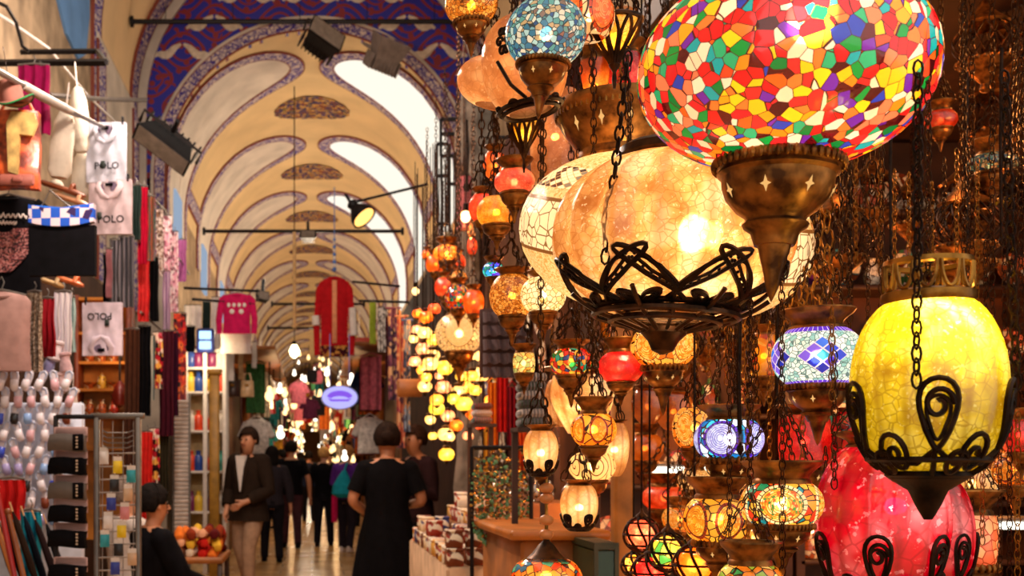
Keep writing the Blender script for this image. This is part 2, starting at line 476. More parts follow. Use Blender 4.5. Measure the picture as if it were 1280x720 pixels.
# near arch: intrados with borders at both edges
b = MB()
b.slab(lambda u, v: (Vector(((R2 + .06) * cos(pi * u), DF + (D0 - DF) * v, Z2 + (R2 + .06) * sin(pi * u))), Vector((-cos(pi * u), 0, -sin(pi * u)))), 40, 6, .12)
struct('ceiling_arch', b, pm('warm_cream_plaster', '#efd0a0', .85, var=.06, scale=1.5), smooth=True)
for nm, y0, y1 in (('trim_94', D0 - .62, D0 - .12), ('trim_95', DF, DF + .5)):
    pts = []
    for i in range(43):
        u = (i - 1) / 40
        if i in (0, 42): x = R2 if i == 0 else -R2; a = Vector((x * .999, y0, 4.0)); c = Vector((x * .999, y1, 4.0)); nn = Vector((-x / R2, 0, 0))
        else: a = Vector((R2 * cos(pi * u), y0, Z2 + R2 * sin(pi * u))); c = a.copy(); c.y = y1; nn = Vector((-cos(pi * u), 0, -sin(pi * u)))
        pts.append((a, c, nn))
    m = MB(); strip(m, pts, .04); struct(nm, m, BANDM)
# wall over the near arch and the blue painted panel beside it
b = MB(); mb = MB()
n = 40
seqi = [outline(R2, Z2, pi * i / n) for i in range(n + 1)]
vs = []; fs = []
for p in seqi:
    q = Vector((p.x, DF, p.z)); vs += [q, Vector((q.x, DF, 11.0)), Vector((q.x, DF + .15, q.z)), Vector((q.x, DF + .15, 11.0))]
for i in range(n): a = i * 4; c = a + 4; fs += [(a, a + 1, c + 1, c), (a + 2, c + 2, c + 3, a + 3), (a, c, c + 2, a + 2)]
b.add(vs, fs); struct('wall_arch', b, plaster)
blue = pm('sky_blue_paint', '#6f9fd8', .8, var=.12, scale=2)
m = MB(); P = [(10.9, 9.0), (10.9, 6.7), (11.3, 6.25), (11.9, 5.95), (12.5, 5.9), (12.9, 6.1), (13.1, 6.6), (13.1, 9.0)]
vs = [(-R2 + .0, p[0], p[1]) for p in P] + [(-R2 + .03, p[0], p[1]) for p in P]; k = len(P)
m.add(vs, [tuple(range(k, 2 * k))] + [(i, (i + 1) % k, k + (i + 1) % k, k + i) for i in range(k)])
struct('trim_96', m, blue)
# paler plaster and borders on the upper left wall between goods and vault
m = MB(); m.box((-R2 + .02, 14.9, 5.3), (.05, 2.9, 2.6)); struct('trim_97', m, wplaster)
m = MB(); strip(m, [(Vector((-R2 + .03, 13.45, z)), Vector((-R2 + .03, 13.95, z)), Vector((1, 0, 0))) for z in (3.6, 4.5, 5.4, 6.5)], .04); struct('trim_98', m, BANDM)
m = MB(); strip(m, [(Vector((-R2 + .03, 16.1, z)), Vector((-R2 + .03, 16.6, z)), Vector((1, 0, 0))) for z in (3.6, 4.5, 5.4, 6.5)], .04); struct('trim_99', m, BANDM)
# far end wall with a dark archway
m = MB(); m.box((0, DEND, 4), (5.2, .3, 8)); struct('wall_back', m, pm('far_brown_plaster', '#b88a5a', .9))
m = MB(); pts = [(1.3 * cos(pi * i / 20), DEND - .2, 2.4 + 1.3 * sin(pi * i / 20)) for i in range(21)]
m.prism([(1.3, 0)] + [(p[0], p[2]) for p in pts] + [(-1.3, 0)], DEND - .3, DEND - .16); struct('door_1', m, pm('archway_brown', '#7a5436', .9))

# ------------------------------------------------------------------ daylight
w = bpy.data.worlds.new('sky'); sc.world = w; w.use_nodes = True
bg = w.node_tree.nodes['Background']; bg.inputs[0].default_value = (1.0, .90, .78, 1); bg.inputs[1].default_value = .8
# ================================================================== lantern kit
def metal_mat(name, dark, light, rough=.38):
    if name in MATS: return MATS[name]
    s = NT(name); o = s.obj(); n = s.noise(o, 45, 3)
    c = s.ramp(n[0], [dark, light], False, [.35, .7])
    MATS[name] = s.principled(c, rough, .85, s.bump(n[0], .2, .004)); return MATS[name]
bronze = metal_mat('aged_bronze', '#4a2c14', '#b87a3a')
darkbronze = metal_mat('dark_bronze', '#1f130c', '#5a3820')
iron = metal_mat('blackened_wire', '#150e0c', '#3a261a', .45)
brass = metal_mat('tarnished_brass', '#6a4418', '#c08a3c', .3)
def glass(s, col, bump=None, refr=.16, rough=.38, trans=1.0, gloss=.10):
    """lamp glass: passes the bulb's light on as colour, keeps a blurred sight of the bulb, and shines a little"""
    tr = s.n('BsdfTranslucent'); s.put(tr.inputs[0], col)
    di = s.n('BsdfDiffuse'); s.put(di.inputs[0], col)
    rf = s.n('BsdfRefraction'); s.put(rf.inputs[0], col); rf.inputs['Roughness'].default_value = rough; rf.inputs['IOR'].default_value = 1.12
    gl = s.n('BsdfGlossy'); gl.inputs['Roughness'].default_value = .12; gl.inputs[0].default_value = (1, 1, 1, 1)
    if bump is not None:
        for nd in (rf, gl): s.put(nd.inputs['Normal'], bump)
    def mx(f, a, b_):
        m = s.n('MixShader'); s.put(m.inputs[0], f); s.t.links.new(a.outputs[0], m.inputs[1]); s.t.links.new(b_.outputs[0], m.inputs[2]); return m
    m = mx(.16, tr, di); m = mx(refr, m, rf); m = mx(gloss, m, gl)
    s.t.links.new(m.outputs[0], s.out.inputs[0]); return s.m
def mosaic(name, pal, scale, grout='#2a0d08', gw=.035, flat=(1, 1, 1), rnd=.9, **kw):
    if name in MATS: return MATS[name]
    s = NT(name); o = s.mapping(s.obj(), flat)
    v = s.vor(o, scale, 'F1', rnd); e = s.vor(o, scale, 'DISTANCE_TO_EDGE', rnd)[0]
    r = s.sep(v[1])[0]
    c = s.ramp(r, pal)
    n = s.noise(s.obj(), scale * 1.6, 2)[0]
    c = s.mix(s.math('MULTIPLY', s.step(n, .42, .2), .3), c, lin('#ffffff'), 'MULTIPLY')
    g = s.step(e, gw, .02)
    c = s.mix(g, c, lin(grout))
    MATS[name] = glass(s, c, s.bump(e, .25, .004), **kw); return MATS[name]
def crackle(name, base, dark, light, scale=60, lines=.5, speck=.35, stripes=0, **kw):
    """crackled, ribbed glass of one colour"""
    if name in MATS: return MATS[name]
    s = NT(name); o = s.obj()
    n1 = s.noise(o, scale * .25, 3)[0]; n2 = s.noise(o, scale * 2.2, 3)[0]
    e = s.vor(o, scale, 'DISTANCE_TO_EDGE')[0]
    c = s.ramp(n1, [dark, base, light], False, [.3, .5, .72])
    c = s.mix(s.math('MULTIPLY', s.step(e, .03, .04), lines), c, lin(dark))
    c = s.mix(s.math('MULTIPLY', s.math('SUBTRACT', 1.0, s.step(n2, .60, .08)), speck), c, lin(light))
    if stripes:
        u = s.sep(s.uv())[0]
        st = s.math('POWER', s.math('ABSOLUTE', s.math('COSINE', s.math('MULTIPLY', u, pi * stripes))), 10)
        c = s.mix(s.math('MULTIPLY', st, .55), c, lin(dark))
    MATS[name] = glass(s, c, s.bump(n2, .3, .004), **kw); return MATS[name]
def discs(name, n, asp, field, disc, ring, rim, fscale=60, rr0=.36, bead=150, off=0.0, squares=22, cv=.5, **kw):
    """round medallions of coiled beads inside tile rims, on a mosaic field"""
    if name in MATS: return MATS[name]
    s = NT(name); o = s.obj(); u, v, _ = s.sep(s.uv())
    x = s.math('MULTIPLY', s.math('SUBTRACT', s.math('FRACT', s.math('ADD', s.math('MULTIPLY', u, n), off)), .5), asp)
    y = s.math('SUBTRACT', v, cv)
    rr = s.math('SQRT', s.math('ADD', s.math('MULTIPLY', x, x), s.math('MULTIPLY', y, y)))
    ang = s.math('ARCTAN2', y, x)
    vo = s.vor(o, fscale, 'F1'); e = s.vor(o, fscale, 'DISTANCE_TO_EDGE')[0]
    c = s.ramp(s.sep(vo[1])[0], field); c = s.mix(s.step(e, .04, .02), c, lin('#1c0c08'))
    # coils
    sp = s.math('FRACT', s.math('ADD', s.math('MULTIPLY', rr, 20), s.math('MULTIPLY', ang, 1 / (2 * pi))))
    bd = s.vor(o, bead, 'F1'); cb = s.ramp(s.sep(bd[1])[0], disc)
    cb = s.mix(s.step(sp, .22, .1), cb, lin(ring))
    # rim tiles
    q = s.math('FRACT', s.math('MULTIPLY', ang, squares / (2 * pi)))
    ct = s.mix(s.step(q, .16, .03), lin(rim), lin('#2a120a'))
    ct = s.mix(s.step(s.math('ABSOLUTE', s.math('SUBTRACT', rr, rr0 * .82)), .008, .005), ct, lin('#2a120a'))
    c = s.mix(s.step(rr, rr0, .006), c, ct)
    c = s.mix(s.step(rr, rr0 * .8, .006), c, cb)
    c = s.mix(s.step(rr, rr0 * .12, .01), c, lin(disc[0]))
    MATS[name] = glass(s, c, s.bump(bd[0], .3, .003), **kw); return MATS[name]
def diamonds(name, n, asp, field, tiles, band, fscale=190, **kw):
    if name in MATS: return MATS[name]
    s = NT(name); o = s.obj(); u, v, _ = s.sep(s.uv())
    x = s.math('MULTIPLY', s.math('SUBTRACT', s.math('FRACT', s.math('MULTIPLY', u, n)), .5), asp); y = s.math('SUBTRACT', v, .48)
    vo = s.vor(o, fscale, 'F1'); e = s.vor(o, fscale, 'DISTANCE_TO_EDGE')[0]
    c = s.ramp(s.sep(vo[1])[0], field); c = s.mix(s.step(e, .05, .03), c, lin('#5a7a78'))
    p = s.math('ADD', s.math('MULTIPLY', x, 3.1), s.math('MULTIPLY', y, 5.2)); q = s.math('SUBTRACT', s.math('MULTIPLY', x, 3.1), s.math('MULTIPLY', y, 5.2))
    m = s.math('MAXIMUM', s.math('ABSOLUTE', p), s.math('ABSOLUTE', q))
    cell = s.comb(s.math('FLOOR', s.math('ADD', p, .5)), s.math('FLOOR', s.math('ADD', q, .5)), s.math('FLOOR', s.math('MULTIPLY', u, n)))
    wn = s.n('TexWhiteNoise', noise_dimensions='3D'); s.put(wn.inputs[0], cell)
    ct = s.ramp(wn.outputs[0], tiles)
    g = s.math('MINIMUM', s.math('ABSOLUTE', s.math('SUBTRACT', s.math('FRACT', p), .5)), s.math('ABSOLUTE', s.math('SUBTRACT', s.math('FRACT', q), .5)))
    ct = s.mix(s.step(g, .05, .03), ct, lin('#d8d0e0'))
    c = s.mix(s.step(m, 1.5, .02), c, ct)
    ey = s.math('ABSOLUTE', y)
    tq = s.math('FRACT', s.math('MULTIPLY', u, 44)); cbn = s.mix(s.step(tq, .14, .03), lin(band), lin('#e0d4ee'))
    c = s.mix(s.math('SUBTRACT', 1.0, s.step(ey, .40, .01)), c, cbn)
    MATS[name] = glass(s, c, s.bump(e, .3, .003), **kw); return MATS[name]

LINKS = {}
def chain_mesh(n, pitch, r, mat):
    k = (n, round(pitch, 4), round(r, 4), mat.name)
    if k in LINKS: return LINKS[k]
    mb = MB()
    for i in range(n):
        z = (i + .5) * pitch; L = pitch * .68; W = pitch * .36; pts = []
        for a in range(8):
            q = 2 * pi * a / 8; x = W * cos(q); zz = L * sin(q) * (1.0)
            pts.append((x, 0, z + zz) if i % 2 == 0 else (0, x, z + zz))
        mb.tube(pts, r, 4, closed=True)
    LINKS[k] = mb.mesh('chain', mat); return LINKS[k]
def chain_between(parent, p, q, pitch, r, mat, name='chain'):
    p, q = Vector(p), Vector(q); d = q - p; n = max(2, round(d.length / pitch))
    o = part(name, chain_mesh(n, d.length / n if n < 8 else pitch, r, mat), parent, p)
    o.rotation_mode = 'QUATERNION'; o.rotation_quaternion = Vector((0, 0, 1)).rotation_difference(d.normalized())
    o.scale = (1, 1, d.length / (n * (d.length / n if n < 8 else pitch)))
    return o

def profile(shape, R, H, ob=.40, ot=.40, n=18):
    """glass outline from the lower to the upper opening"""
    P = []
    for i in range(n + 1):
        t = i / n
        if shape == 'oblate':
            a0 = math.acos(ob ** 1.0) if ob < 1 else 0; a1 = math.acos(ot)
            a = -a0 + (a0 + a1) * t; r = R * abs(cos(a)) ** .82; z = H * sin(a) / max(sin(a0), sin(a1)) if False else H * sin(a)
        elif shape == 'egg':
            a = -1.25 + 2.3 * t; r = R * abs(cos(a)) ** .75 * (1 + .12 * sin(a)); z = H * sin(a) * (1.0 if a < 0 else 1.08)
        elif shape == 'melon':
            a = -1.30 + 2.45 * t; r = R * abs(cos(a * .94)) ** .80; z = H * sin(a) * 1.04
        elif shape == 'tulip':
            r = R * (.42 + .62 * sin(pi * (t * .62 + .03)) ** 1.1) * (1.0); z = H * (2 * t - 1)
        elif shape == 'cyl':
            r = R * (.86 + .14 * sin(pi * t) ** .5); z = H * (2 * t - 1)
        elif shape == 'cone':
            r = R * (.30 + .70 * t ** .8); z = H * (2 * t - 1)
        P.append((r, z))
    return P
class Surf:
    def __init__(s, P, off):
        s.P = P; s.off = off; s.L = [0]
        for i in range(1, len(P)): s.L.append(s.L[-1] + math.dist(P[i], P[i - 1]))
    def __call__(s, a, v):
        t = max(0, min(1, v)) * s.L[-1]
        for i in range(len(s.P) - 1):
            if t <= s.L[i + 1] or i == len(s.P) - 2:
                f = (t - s.L[i]) / max(1e-9, s.L[i + 1] - s.L[i]); r = s.P[i][0] + (s.P[i + 1][0] - s.P[i][0]) * f; z = s.P[i][1] + (s.P[i + 1][1] - s.P[i][1]) * f
                break
        r += s.off
        return Vector((r * cos(a), r * sin(a), z - (s.off * .6 if v < .3 else 0)))
def leaf(mb, S, a0, v0, da, dv, lean=0.0, r=.003, beads=True, n=22):
    for sc_, rr in ((1.0, r), (.62, r * .7)):
        pts = []
        for i in range(n):
            t = 2 * pi * i / n; al = (1 - cos(t)) / 2
            pts.append(S(a0 + lean * al * (sc_ * .9 + .1) + da * sc_ * sin(t) * (.35 + .65 * al), v0 + dv * (al * sc_ + (1 - sc_) * .35)))
        mb.tube(pts, rr, 5, closed=True)
    if beads:
        for i in range(2, n - 1):
            t = 2 * pi * i / n; al = (1 - cos(t)) / 2; q = .81
            mb.sphere(S(a0 + lean * al * (q * .9 + .1) + da * q * sin(t) * (.35 + .65 * al), v0 + dv * (al * q + (1 - q) * .35)), r * .75, 5, 4)
def spiral(mb, S, a0, v0, da, dv, turns=1.4, r=.003, sgn=1):
    pts = []
    for i in range(26):
        t = i / 25; q = 2 * pi * turns * t; k = 1 - .8 * t
        pts.append(S(a0 + sgn * da * k * cos(q), v0 + dv * k * sin(q)))
    mb.tube(pts, r, 5)
def filigree(mb, S, n, v0, dv, r, a_off=0.0, ring=True, style='leaf', spread=.72):
    da = pi / n
    if ring:
        for vv in (.02, v0 * .7): mb.tube([S(2 * pi * i / 40, vv) for i in range(40)], r * 1.2, 5, closed=True)
    for k in range(n):
        a = a_off + 2 * pi * k / n
        if style == 'leaf':
            leaf(mb, S, a, v0, da * .32, dv, da * spread, r); leaf(mb, S, a, v0, da * .32, dv, -da * spread, r)
            leaf(mb, S, a + da, v0 * .55, da * .26, dv * .42, da * .5, r * .9); leaf(mb, S, a + da, v0 * .55, da * .26, dv * .42, -da * .5, r * .9)
        else:
            leaf(mb, S, a, v0, da * .5, dv, 0, r, False); spiral(mb, S, a, v0 + dv * .62, da * .3, dv * .26, 1.3, r)
            spiral(mb, S, a + da, v0 * .8, da * .4, dv * .4, 1.5, r, -1); spiral(mb, S, a + da * .55, v0 * .5, da * .35, dv * .3, 1.3, r)
        mb.tube([S(a + da * math.copysign(.05, k - .5), v0 * q / 6) for q in range(7)], r, 5)
        mb.tube([S(a, v0), S(a + da * .5, v0 * .55), S(a + da, v0 * .62), S(a + da * 1.5, v0 * .55), S(a + 2 * da, v0)], r, 5)

star = emit('painted_cutout_glow', '#ffc070', .8)  # glowing patches on the metal stand in for lamp light through holes
LAN = 0
TOPZ = 2.78; WK = .54
def lantern(label, px, py, d, w, h, mat, W=2.0, shape='oblate', cup=True, collar=True, flute=None, ob=.42, ot=.40, light='#ffc27a',
            fil=None, tilt=(0, 0, 0), n=None, hang='chain', cuph=1.0, colh=1.0, metal=None, cat='lantern', bulb=(0, 0, 0), topz=None, coll_r=1.0,
            group='lit lanterns of the lamp stall', name='hanging_lantern', chains3=True, smat=None, stars=True):
    global LAN; LAN += 1
    c = at(px, py, d); R = w * d / F / 2; H = h * d / F / 2
    M = metal or bronze; n = n or (48 if w > 140 else 28)
    t = thing(name, label, cat, c, group=group, rot=tuple(rad(q) for q in tilt))
    P = profile(shape, R, H, ob, ot)
    fl = None
    if flute: fl = lambda a, v: 1 + flute[1] * .42 * cos(a * flute[0]) * sin(pi * min(1, max(0, v * .94 + .03))) ** .6
    mb = MB(); mb.lathe(P, (flute[0] * 8 if flute and w > 100 else n), flute=fl, capb=False, capt=False)
    mb.obj('glass_shade', mat, t)
    rb, zb = P[0]; rt, zt = P[-1]
    if cup:
        k = rb * cuph
        pr = [(rb * .6, zb + .12 * rb), (rb * 1.02, zb + .06 * rb), (rb * 1.14, zb - .02 * k), (rb * 1.15, zb - .12 * k), (rb * 1.06, zb - .17 * k), (rb * 1.10, zb - .24 * k), (rb * 1.02, zb - .30 * k), (rb * 1.0, zb - .46 * k),
              (rb * .92, zb - .66 * k), (rb * .74, zb - .86 * k), (rb * .56, zb - .98 * k), (rb * .53, zb - 1.04 * k), (rb * .60, zb - 1.10 * k), (rb * .57, zb - 1.16 * k), (rb * .44, zb - 1.24 * k), (rb * .40, zb - 1.36 * k), (rb * .36, zb - 1.46 * k)]
        mb = MB(); mb.lathe(pr[::-1], n, capb=True, capt=False)
        ng = max(20, min(48, n))
        for i in range(ng if w > 60 else 0):
            a = 2 * pi * i / ng; mb.sphere((rb * 1.16 * cos(a), rb * 1.16 * sin(a), zb - .09 * k), rb * 3.0 / ng, 6, 4, sc_=(1, 1, 1.8))
        cu = mb.obj('base_cup', M, t)
        z0 = zb - 1.46 * k
        mb = MB(); mb.lathe([(.004 * R, z0 - .95 * k), (rb * .06, z0 - .85 * k), (rb * .12, z0 - .70 * k), (rb * .16, z0 - .50 * k), (rb * .24, z0 - .22 * k), (rb * .30, z0), (rb * .2, z0 + .06 * k)], 14)
        mb.obj('finial', M, cu)
        if stars and w > 60:
            mb = MB()
            for i in range(8):
                a = 2 * pi * i / 8 + .2; zz = zb - .58 * k; rr = rb * .965; s_ = rb * .10
                e1 = Vector((-sin(a), cos(a), 0)); e2 = Vector((cos(a) * .45, sin(a) * .45, .9)); o = Vector((rr * cos(a), rr * sin(a), zz))
                vs = [o + e1 * s_ * q[0] + e2 * s_ * q[1] + Vector((cos(a), sin(a), -.5)) * rb * .03 for q in ((0, 1.6), (.35, .35), (1, 0), (.35, -.35), (0, -1.6), (-.35, -.35), (-1, 0), (-.35, .35))]
                mb.add(vs, [tuple(range(8))])
            mb.obj('cutout_pattern', star, cu, smooth=False, label='small star-shaped cutouts with painted glow')
    ztop = zt
    if collar:
        k = rt * colh; q = coll_r
        pr = [(rt * .7, zt - .05 * k), (rt * 1.0, zt - .02 * k), (rt * .98, zt + .12 * k), (rt * .90 * q, zt + .22 * k), (rt * .96 * q, zt + .40 * k), (rt * 1.16 * q, zt + .62 * k), (rt * 1.30 * q, zt + .74 * k),
              (rt * 1.36 * q, zt + .86 * k), (rt * 1.40 * q, zt + .90 * k), (rt * 1.38 * q, zt + .97 * k), (rt * 1.26 * q, zt + .95 * k), (rt * 1.05 * q, zt + .66 * k), (rt * .8 * q, zt + .4 * k)]
        mb = MB(); mb.lathe(pr, n, capb=False, capt=False)
        mb.obj('top_collar', M, t); ztop = zt + .95 * k
        rr = rt * 1.34 * q
    else: rr = rt * .95
    apex = ztop + max(.06, rr * 1.6)
    pitch = max(.010, min(.02, .0075 * d)); cr = pitch * .085
    if chains3:
        for i in range(3):
            a = 2 * pi * i / 3 - 1.2
            chain_between(t, (rr * cos(a), rr * sin(a), ztop), (0.003 * cos(a), .003 * sin(a), apex), pitch, cr, smat or darkbronze)
    else: apex = ztop
    tz = (topz or TOPZ) - c.z
    if hang == 'chain' and tz > apex:
        chain_between(t, (0, 0, apex), (0, 0, tz), pitch, cr, smat or darkbronze, 'hanging_chain')
    elif hang == 'cord' and tz > apex:
        mb = MB(); mb.tube([(0, 0, apex if chains3 else zt - .01), (0, 0, tz)], .0028, 5); mb.obj('hanging_cord', iron, t)
    if fil:
        S = Surf(P, max(.003, R * .018)); mb = MB(); filigree(mb, S, *fil[:4], **(fil[4] if len(fil) > 4 else {})); mb.obj('filigree', iron, t, label='dark twisted wire scrollwork')
    if W:
        point('bulb', (bulb[0] * R, bulb[1] * R, bulb[2] * H), W * WK * (R / .15) ** 2, light, max(.006, R * .14), t)
    return t, P
# ================================================================== the lanterns of the stall in front
RAIN = ['#d81e1e', '#f2621c', '#e02a30', '#f4a21a', '#f07a34', '#0f8f3e', '#f4e6d6', '#d02020', '#18a0b4', '#f2c21c', '#e84a28', '#f6ead8', '#2a3fc0', '#ee7f5c', '#d81e2a', '#f08a1e', '#0b7a3a', '#f5d9c0', '#6a24b0', '#f2d01e', '#c81820', '#2aa87c']
AMB = ['#f2a01c', '#e07c14', '#f7c04a', '#b8540e', '#f4b030', '#8a2a0c']
M_rain = mosaic('rainbow_mosaic_glass', RAIN[:11] + ['#5a0a10'] + RAIN[11:] + ['#4a0810', '#e02c2c'], 74, '#4a0a0a', .018, rnd=1.0)
M_white = crackle('white_ribbed_crackle_glass', '#eab678', '#b06c30', '#fff4dc', 85, .5, .6, 16)
M_yellow = crackle('yellow_ribbed_crackle_glass', '#f0d830', '#a88208', '#fff8a8', 95, .6, .7, 16)
M_crim = crackle('crimson_ribbed_bubble_glass', '#dc0c30', '#8a0218', '#ffb0ba', 40, .4, 1.0, 14)
M_rainS = mosaic('small_multicolour_mosaic_glass', ['#e8641c', '#d42a1c', '#f09a2c', '#2a48b8', '#1c8a44', '#f2c84a', '#e04a1c', '#b82424', '#f4dcb0', '#1a9aa8'], 95, '#3a1206')
M_blue = diamonds('blue_diamond_mosaic_glass', 5, 1.1, ['#e8f4ec', '#bfe0d8', '#f6fbf4', '#8cc8c4', '#d8ece0'], ['#1c3ad0', '#2a6ae8', '#5a3ad8', '#22b0d0', '#1c2aa8', '#7a5ae0'], '#5a2cc8', 150)
M_eye = discs('coiled_bead_disc_mosaic_glass', 4, 1.15, ['#e8641c', '#f0a02c', '#1c8a6a', '#2090b8', '#f2c04a', '#d83a1c'], ['#f8e28a', '#e85a28', '#f6c850', '#3a9a4a', '#f2a030', '#fff0c0'], '#b8641c', '#f8e6c4', 70, .47, 260, squares=26, off=.756)
M_amb = discs('amber_disc_mosaic_glass', 6, 1.0, ['#f2a428', '#e88a1c', '#f7c050', '#f0b040'], ['#f2b030', '#f8d868', '#e89a20'], '#a8601c', '#8a2410', 55, .40, 240, squares=24)
M_amb2 = discs('amber_coil_mosaic_glass', 5, 1.05, ['#f4b448', '#e8922a', '#f2c868', '#d87a1c'], ['#f8d070', '#fbe6a0', '#e8a038'], '#a86a20', '#f6d488', 60, .42, 240, squares=20, off=.4)
M_turq = discs('turquoise_mosaic_glass', 5, 1.0, ['#18a8b8', '#1c8ac0', '#34c0c8', '#1470a8', '#e8f4f4'], ['#e8e4f0', '#c8c4e0', '#b8b0d8'], '#5a4a98', '#5a28a8', 62, .44, 300, squares=20, off=.22)
M_red = crackle('red_speckled_glass', '#e02028', '#a00c14', '#ff6a5a', 120, .3, .4)
M_pink = crackle('pink_speckled_glass', '#e8685c', '#b83a34', '#ffb8a0', 150, .3, .5)
M_coral = crackle('coral_glass', '#f05a34', '#c03818', '#ff9a70', 120, .3, .3)
M_beads = mosaic('golden_bead_glass', ['#e8b050', '#c88428', '#f2cc7a', '#a8661c', '#f0c060'], 190, '#5a300c', .05)
M_cream = mosaic('cream_bead_glass', ['#f6e6c0', '#fbf2d8', '#f0d8a0', '#f8ecc8'], 110, '#9a7434', .05)
M_ybead = crackle('yellow_crackle_glass', '#f2b838', '#c07a14', '#fff0a0', 130, .7, .3)
M_bluemini = mosaic('blue_green_mosaic_glass', ['#1c5ad8', '#22a0d8', '#3ac0a0', '#e8f0f8', '#6a3ac8', '#1c8a6a'], 120, '#141430')
M_beige = crackle('beige_frosted_glass', '#d89860', '#a8683a', '#f4d0a0', 75, .3, .5)
M_bluegrey = mosaic('blue_grey_sequin_glass', ['#7ab0b8', '#b8dcd8', '#3a7a98', '#e8e0c8', '#5aa098', '#c8a878', '#28508a', '#8a6a5a'], 150, '#2a3a40', .05)
M_orgw = discs('orange_white_disc_mosaic_glass', 4, 1.1, ['#f4dcc0', '#f8e8d4', '#f0c8a0'], ['#e87a38', '#f2a060', '#e8642c'], '#c8602c', '#b8401c', 60, .46, 200, squares=18, off=.25)
M_tile = None
M_orange = crackle('orange_glass', '#f0761c', '#c0480c', '#ffae50', 90, .3, .3)
M_plain = crackle('dull_amber_glass', '#b8641c', '#8a4410', '#d88a3c', 60, .2, .2)
M_cegg = crackle('cream_ribbed_glass', '#f2bc7c', '#b87434', '#fff0d0', 70, .2, .3, 10)
M_swirl = None
def swirl():
    s = NT('cream_swirl_etched_glass'); o = s.obj(); u, v, _ = s.sep(s.uv())
    x = s.math('SUBTRACT', s.math('FRACT', s.math('MULTIPLY', u, 6)), .5); y = s.math('SUBTRACT', v, .5)
    rr = s.math('SQRT', s.math('ADD', s.math('MULTIPLY', x, x), s.math('MULTIPLY', y, y))); an = s.math('ARCTAN2', y, x)
    f = s.math('FRACT', s.math('ADD', s.math('MULTIPLY', rr, 4.5), s.math('MULTIPLY', an, 1 / (2 * pi))))
    c = s.mix(s.step(f, .16, .06), lin('#f8e2b8'), lin('#6a3a14'))
    return glass(s, c)
M_swirl = swirl()
def whitetile():
    """oblate shade: cracked white tiles round the rim, a diamond row, beige beads between"""
    s = NT('white_tile_and_bead_glass'); o = s.obj(); u, v, _ = s.sep(s.uv())
    n = s.vor(o, 300, 'F1'); c = s.ramp(s.sep(n[1])[0], ['#e8c490', '#f4dcb0', '#d8a868', '#f0d0a0'])
    e = s.vor(o, 48, 'DISTANCE_TO_EDGE')[0]
    ct = s.mix(s.step(e, .035, .02), lin('#fff2da'), lin('#8a6a44'))
    band = s.step(s.math('ABSOLUTE', s.math('SUBTRACT', v, .5)), .10, .005)
    c = s.mix(band, c, ct)
    ln = s.step(s.math('ABSOLUTE', s.math('SUBTRACT', s.math('ABSOLUTE', s.math('SUBTRACT', v, .5)), .105)), .006, .004)
    c = s.mix(ln, c, lin('#7a5028'))
    p = s.math('ADD', s.math('MULTIPLY', u, 60), s.math('MULTIPLY', v, 34)); q = s.math('SUBTRACT', s.math('MULTIPLY', u, 60), s.math('MULTIPLY', v, 34))
    wn = s.n('TexWhiteNoise', noise_dimensions='3D'); s.put(wn.inputs[0], s.comb(s.math('FLOOR', p), s.math('FLOOR', q)))
    cd_ = s.ramp(wn.outputs[0], ['#fff6e4', '#fff6e4', '#5a3024', '#fff2dc', '#8a8078', '#fff6e4', '#3a2420'])
    g = s.math('MINIMUM', s.math('FRACT', p), s.math('FRACT', q)); cd_ = s.mix(s.step(g, .10, .03), cd_, lin('#e0b880'))
    c = s.mix(s.step(s.math('ABSOLUTE', s.math('SUBTRACT', v, .72)), .06, .004), c, cd_)
    return glass(s, c, s.bump(n[0], .3, .003))
M_tile = whitetile()
def panel_mat():
    s = NT('painted_amber_panel_glass'); o = s.obj(); v = s.vor(o, 70, 'F1'); c = s.ramp(s.sep(v[1])[0], ['#f4a820', '#f2c040', '#e88a18', '#c83818', '#f8d060'])
    return glass(s, c)
M_panel = panel_mat()

# ---- the big ones in front
lantern('huge oblate lantern of rainbow mosaic glass at the top, cropped by the frame', 979, 90, 1.22, 352, 232, M_rain, 3.4, ob=.30, ot=.36, cuph=1.12, tilt=(0, 3, 0), light='#ffe2b8', n=96, metal=bronze, cat='lantern', bulb=(.1, -.15, .45))
t, P = lantern('large white ribbed crackle-glass lantern in a looped black wire basket', 838, 297, 1.5, 284, 208, M_white, 3.1, ob=.27, ot=.42, cup=False, collar=False, flute=(16, .09), tilt=(0, 4, 0), bulb=(.12, -.22, 0),
               fil=(7, .19, .22, .0036, dict(a_off=-1.75, spread=1.25)), light='#ffd9a0', hang='chain', chains3=False)
S = Surf(P, .012)
mb = MB()
R = P[0][0]; zb = P[0][1]
RG = .152; zr = zb * .54
for vv, rr in ((.10, .0045), (.02, .005)): mb.tube([S(2 * pi * i / 60, vv) for i in range(60)], rr, 6, closed=True)
for i in range(14):
    a = 2 * pi * i / 14 - 1.75
    mb.tube([S(a, .24 - .24 * q / 8) for q in range(9)] + [Vector((.03 * cos(a), .03 * sin(a), zb - .018))] if i % 2 else [S(a, .10 - .10 * q / 3) for q in range(4)] + [Vector((.03 * cos(a), .03 * sin(a), zb - .018))], .0034 if i % 2 else .0026, 5)
mb.lathe([(.002, zb - .05), (.014, zb - .045), (.02, zb - .032), (.03, zb - .022), (.026, zb - .014)], 20)
mb.obj('basket_ring', darkbronze, t)
mb = MB(); mb.lathe([(P[-1][0] * .98, P[-1][1] - .004), (P[-1][0] * 1.05, P[-1][1] + .004), (P[-1][0] * 1.02, P[-1][1] + .014), (P[-1][0] * .9, P[-1][1] + .02), (P[-1][0] * .85, P[-1][1] + .008)], 40, capb=False, capt=False)
mb.obj('top_rim', darkbronze, t)
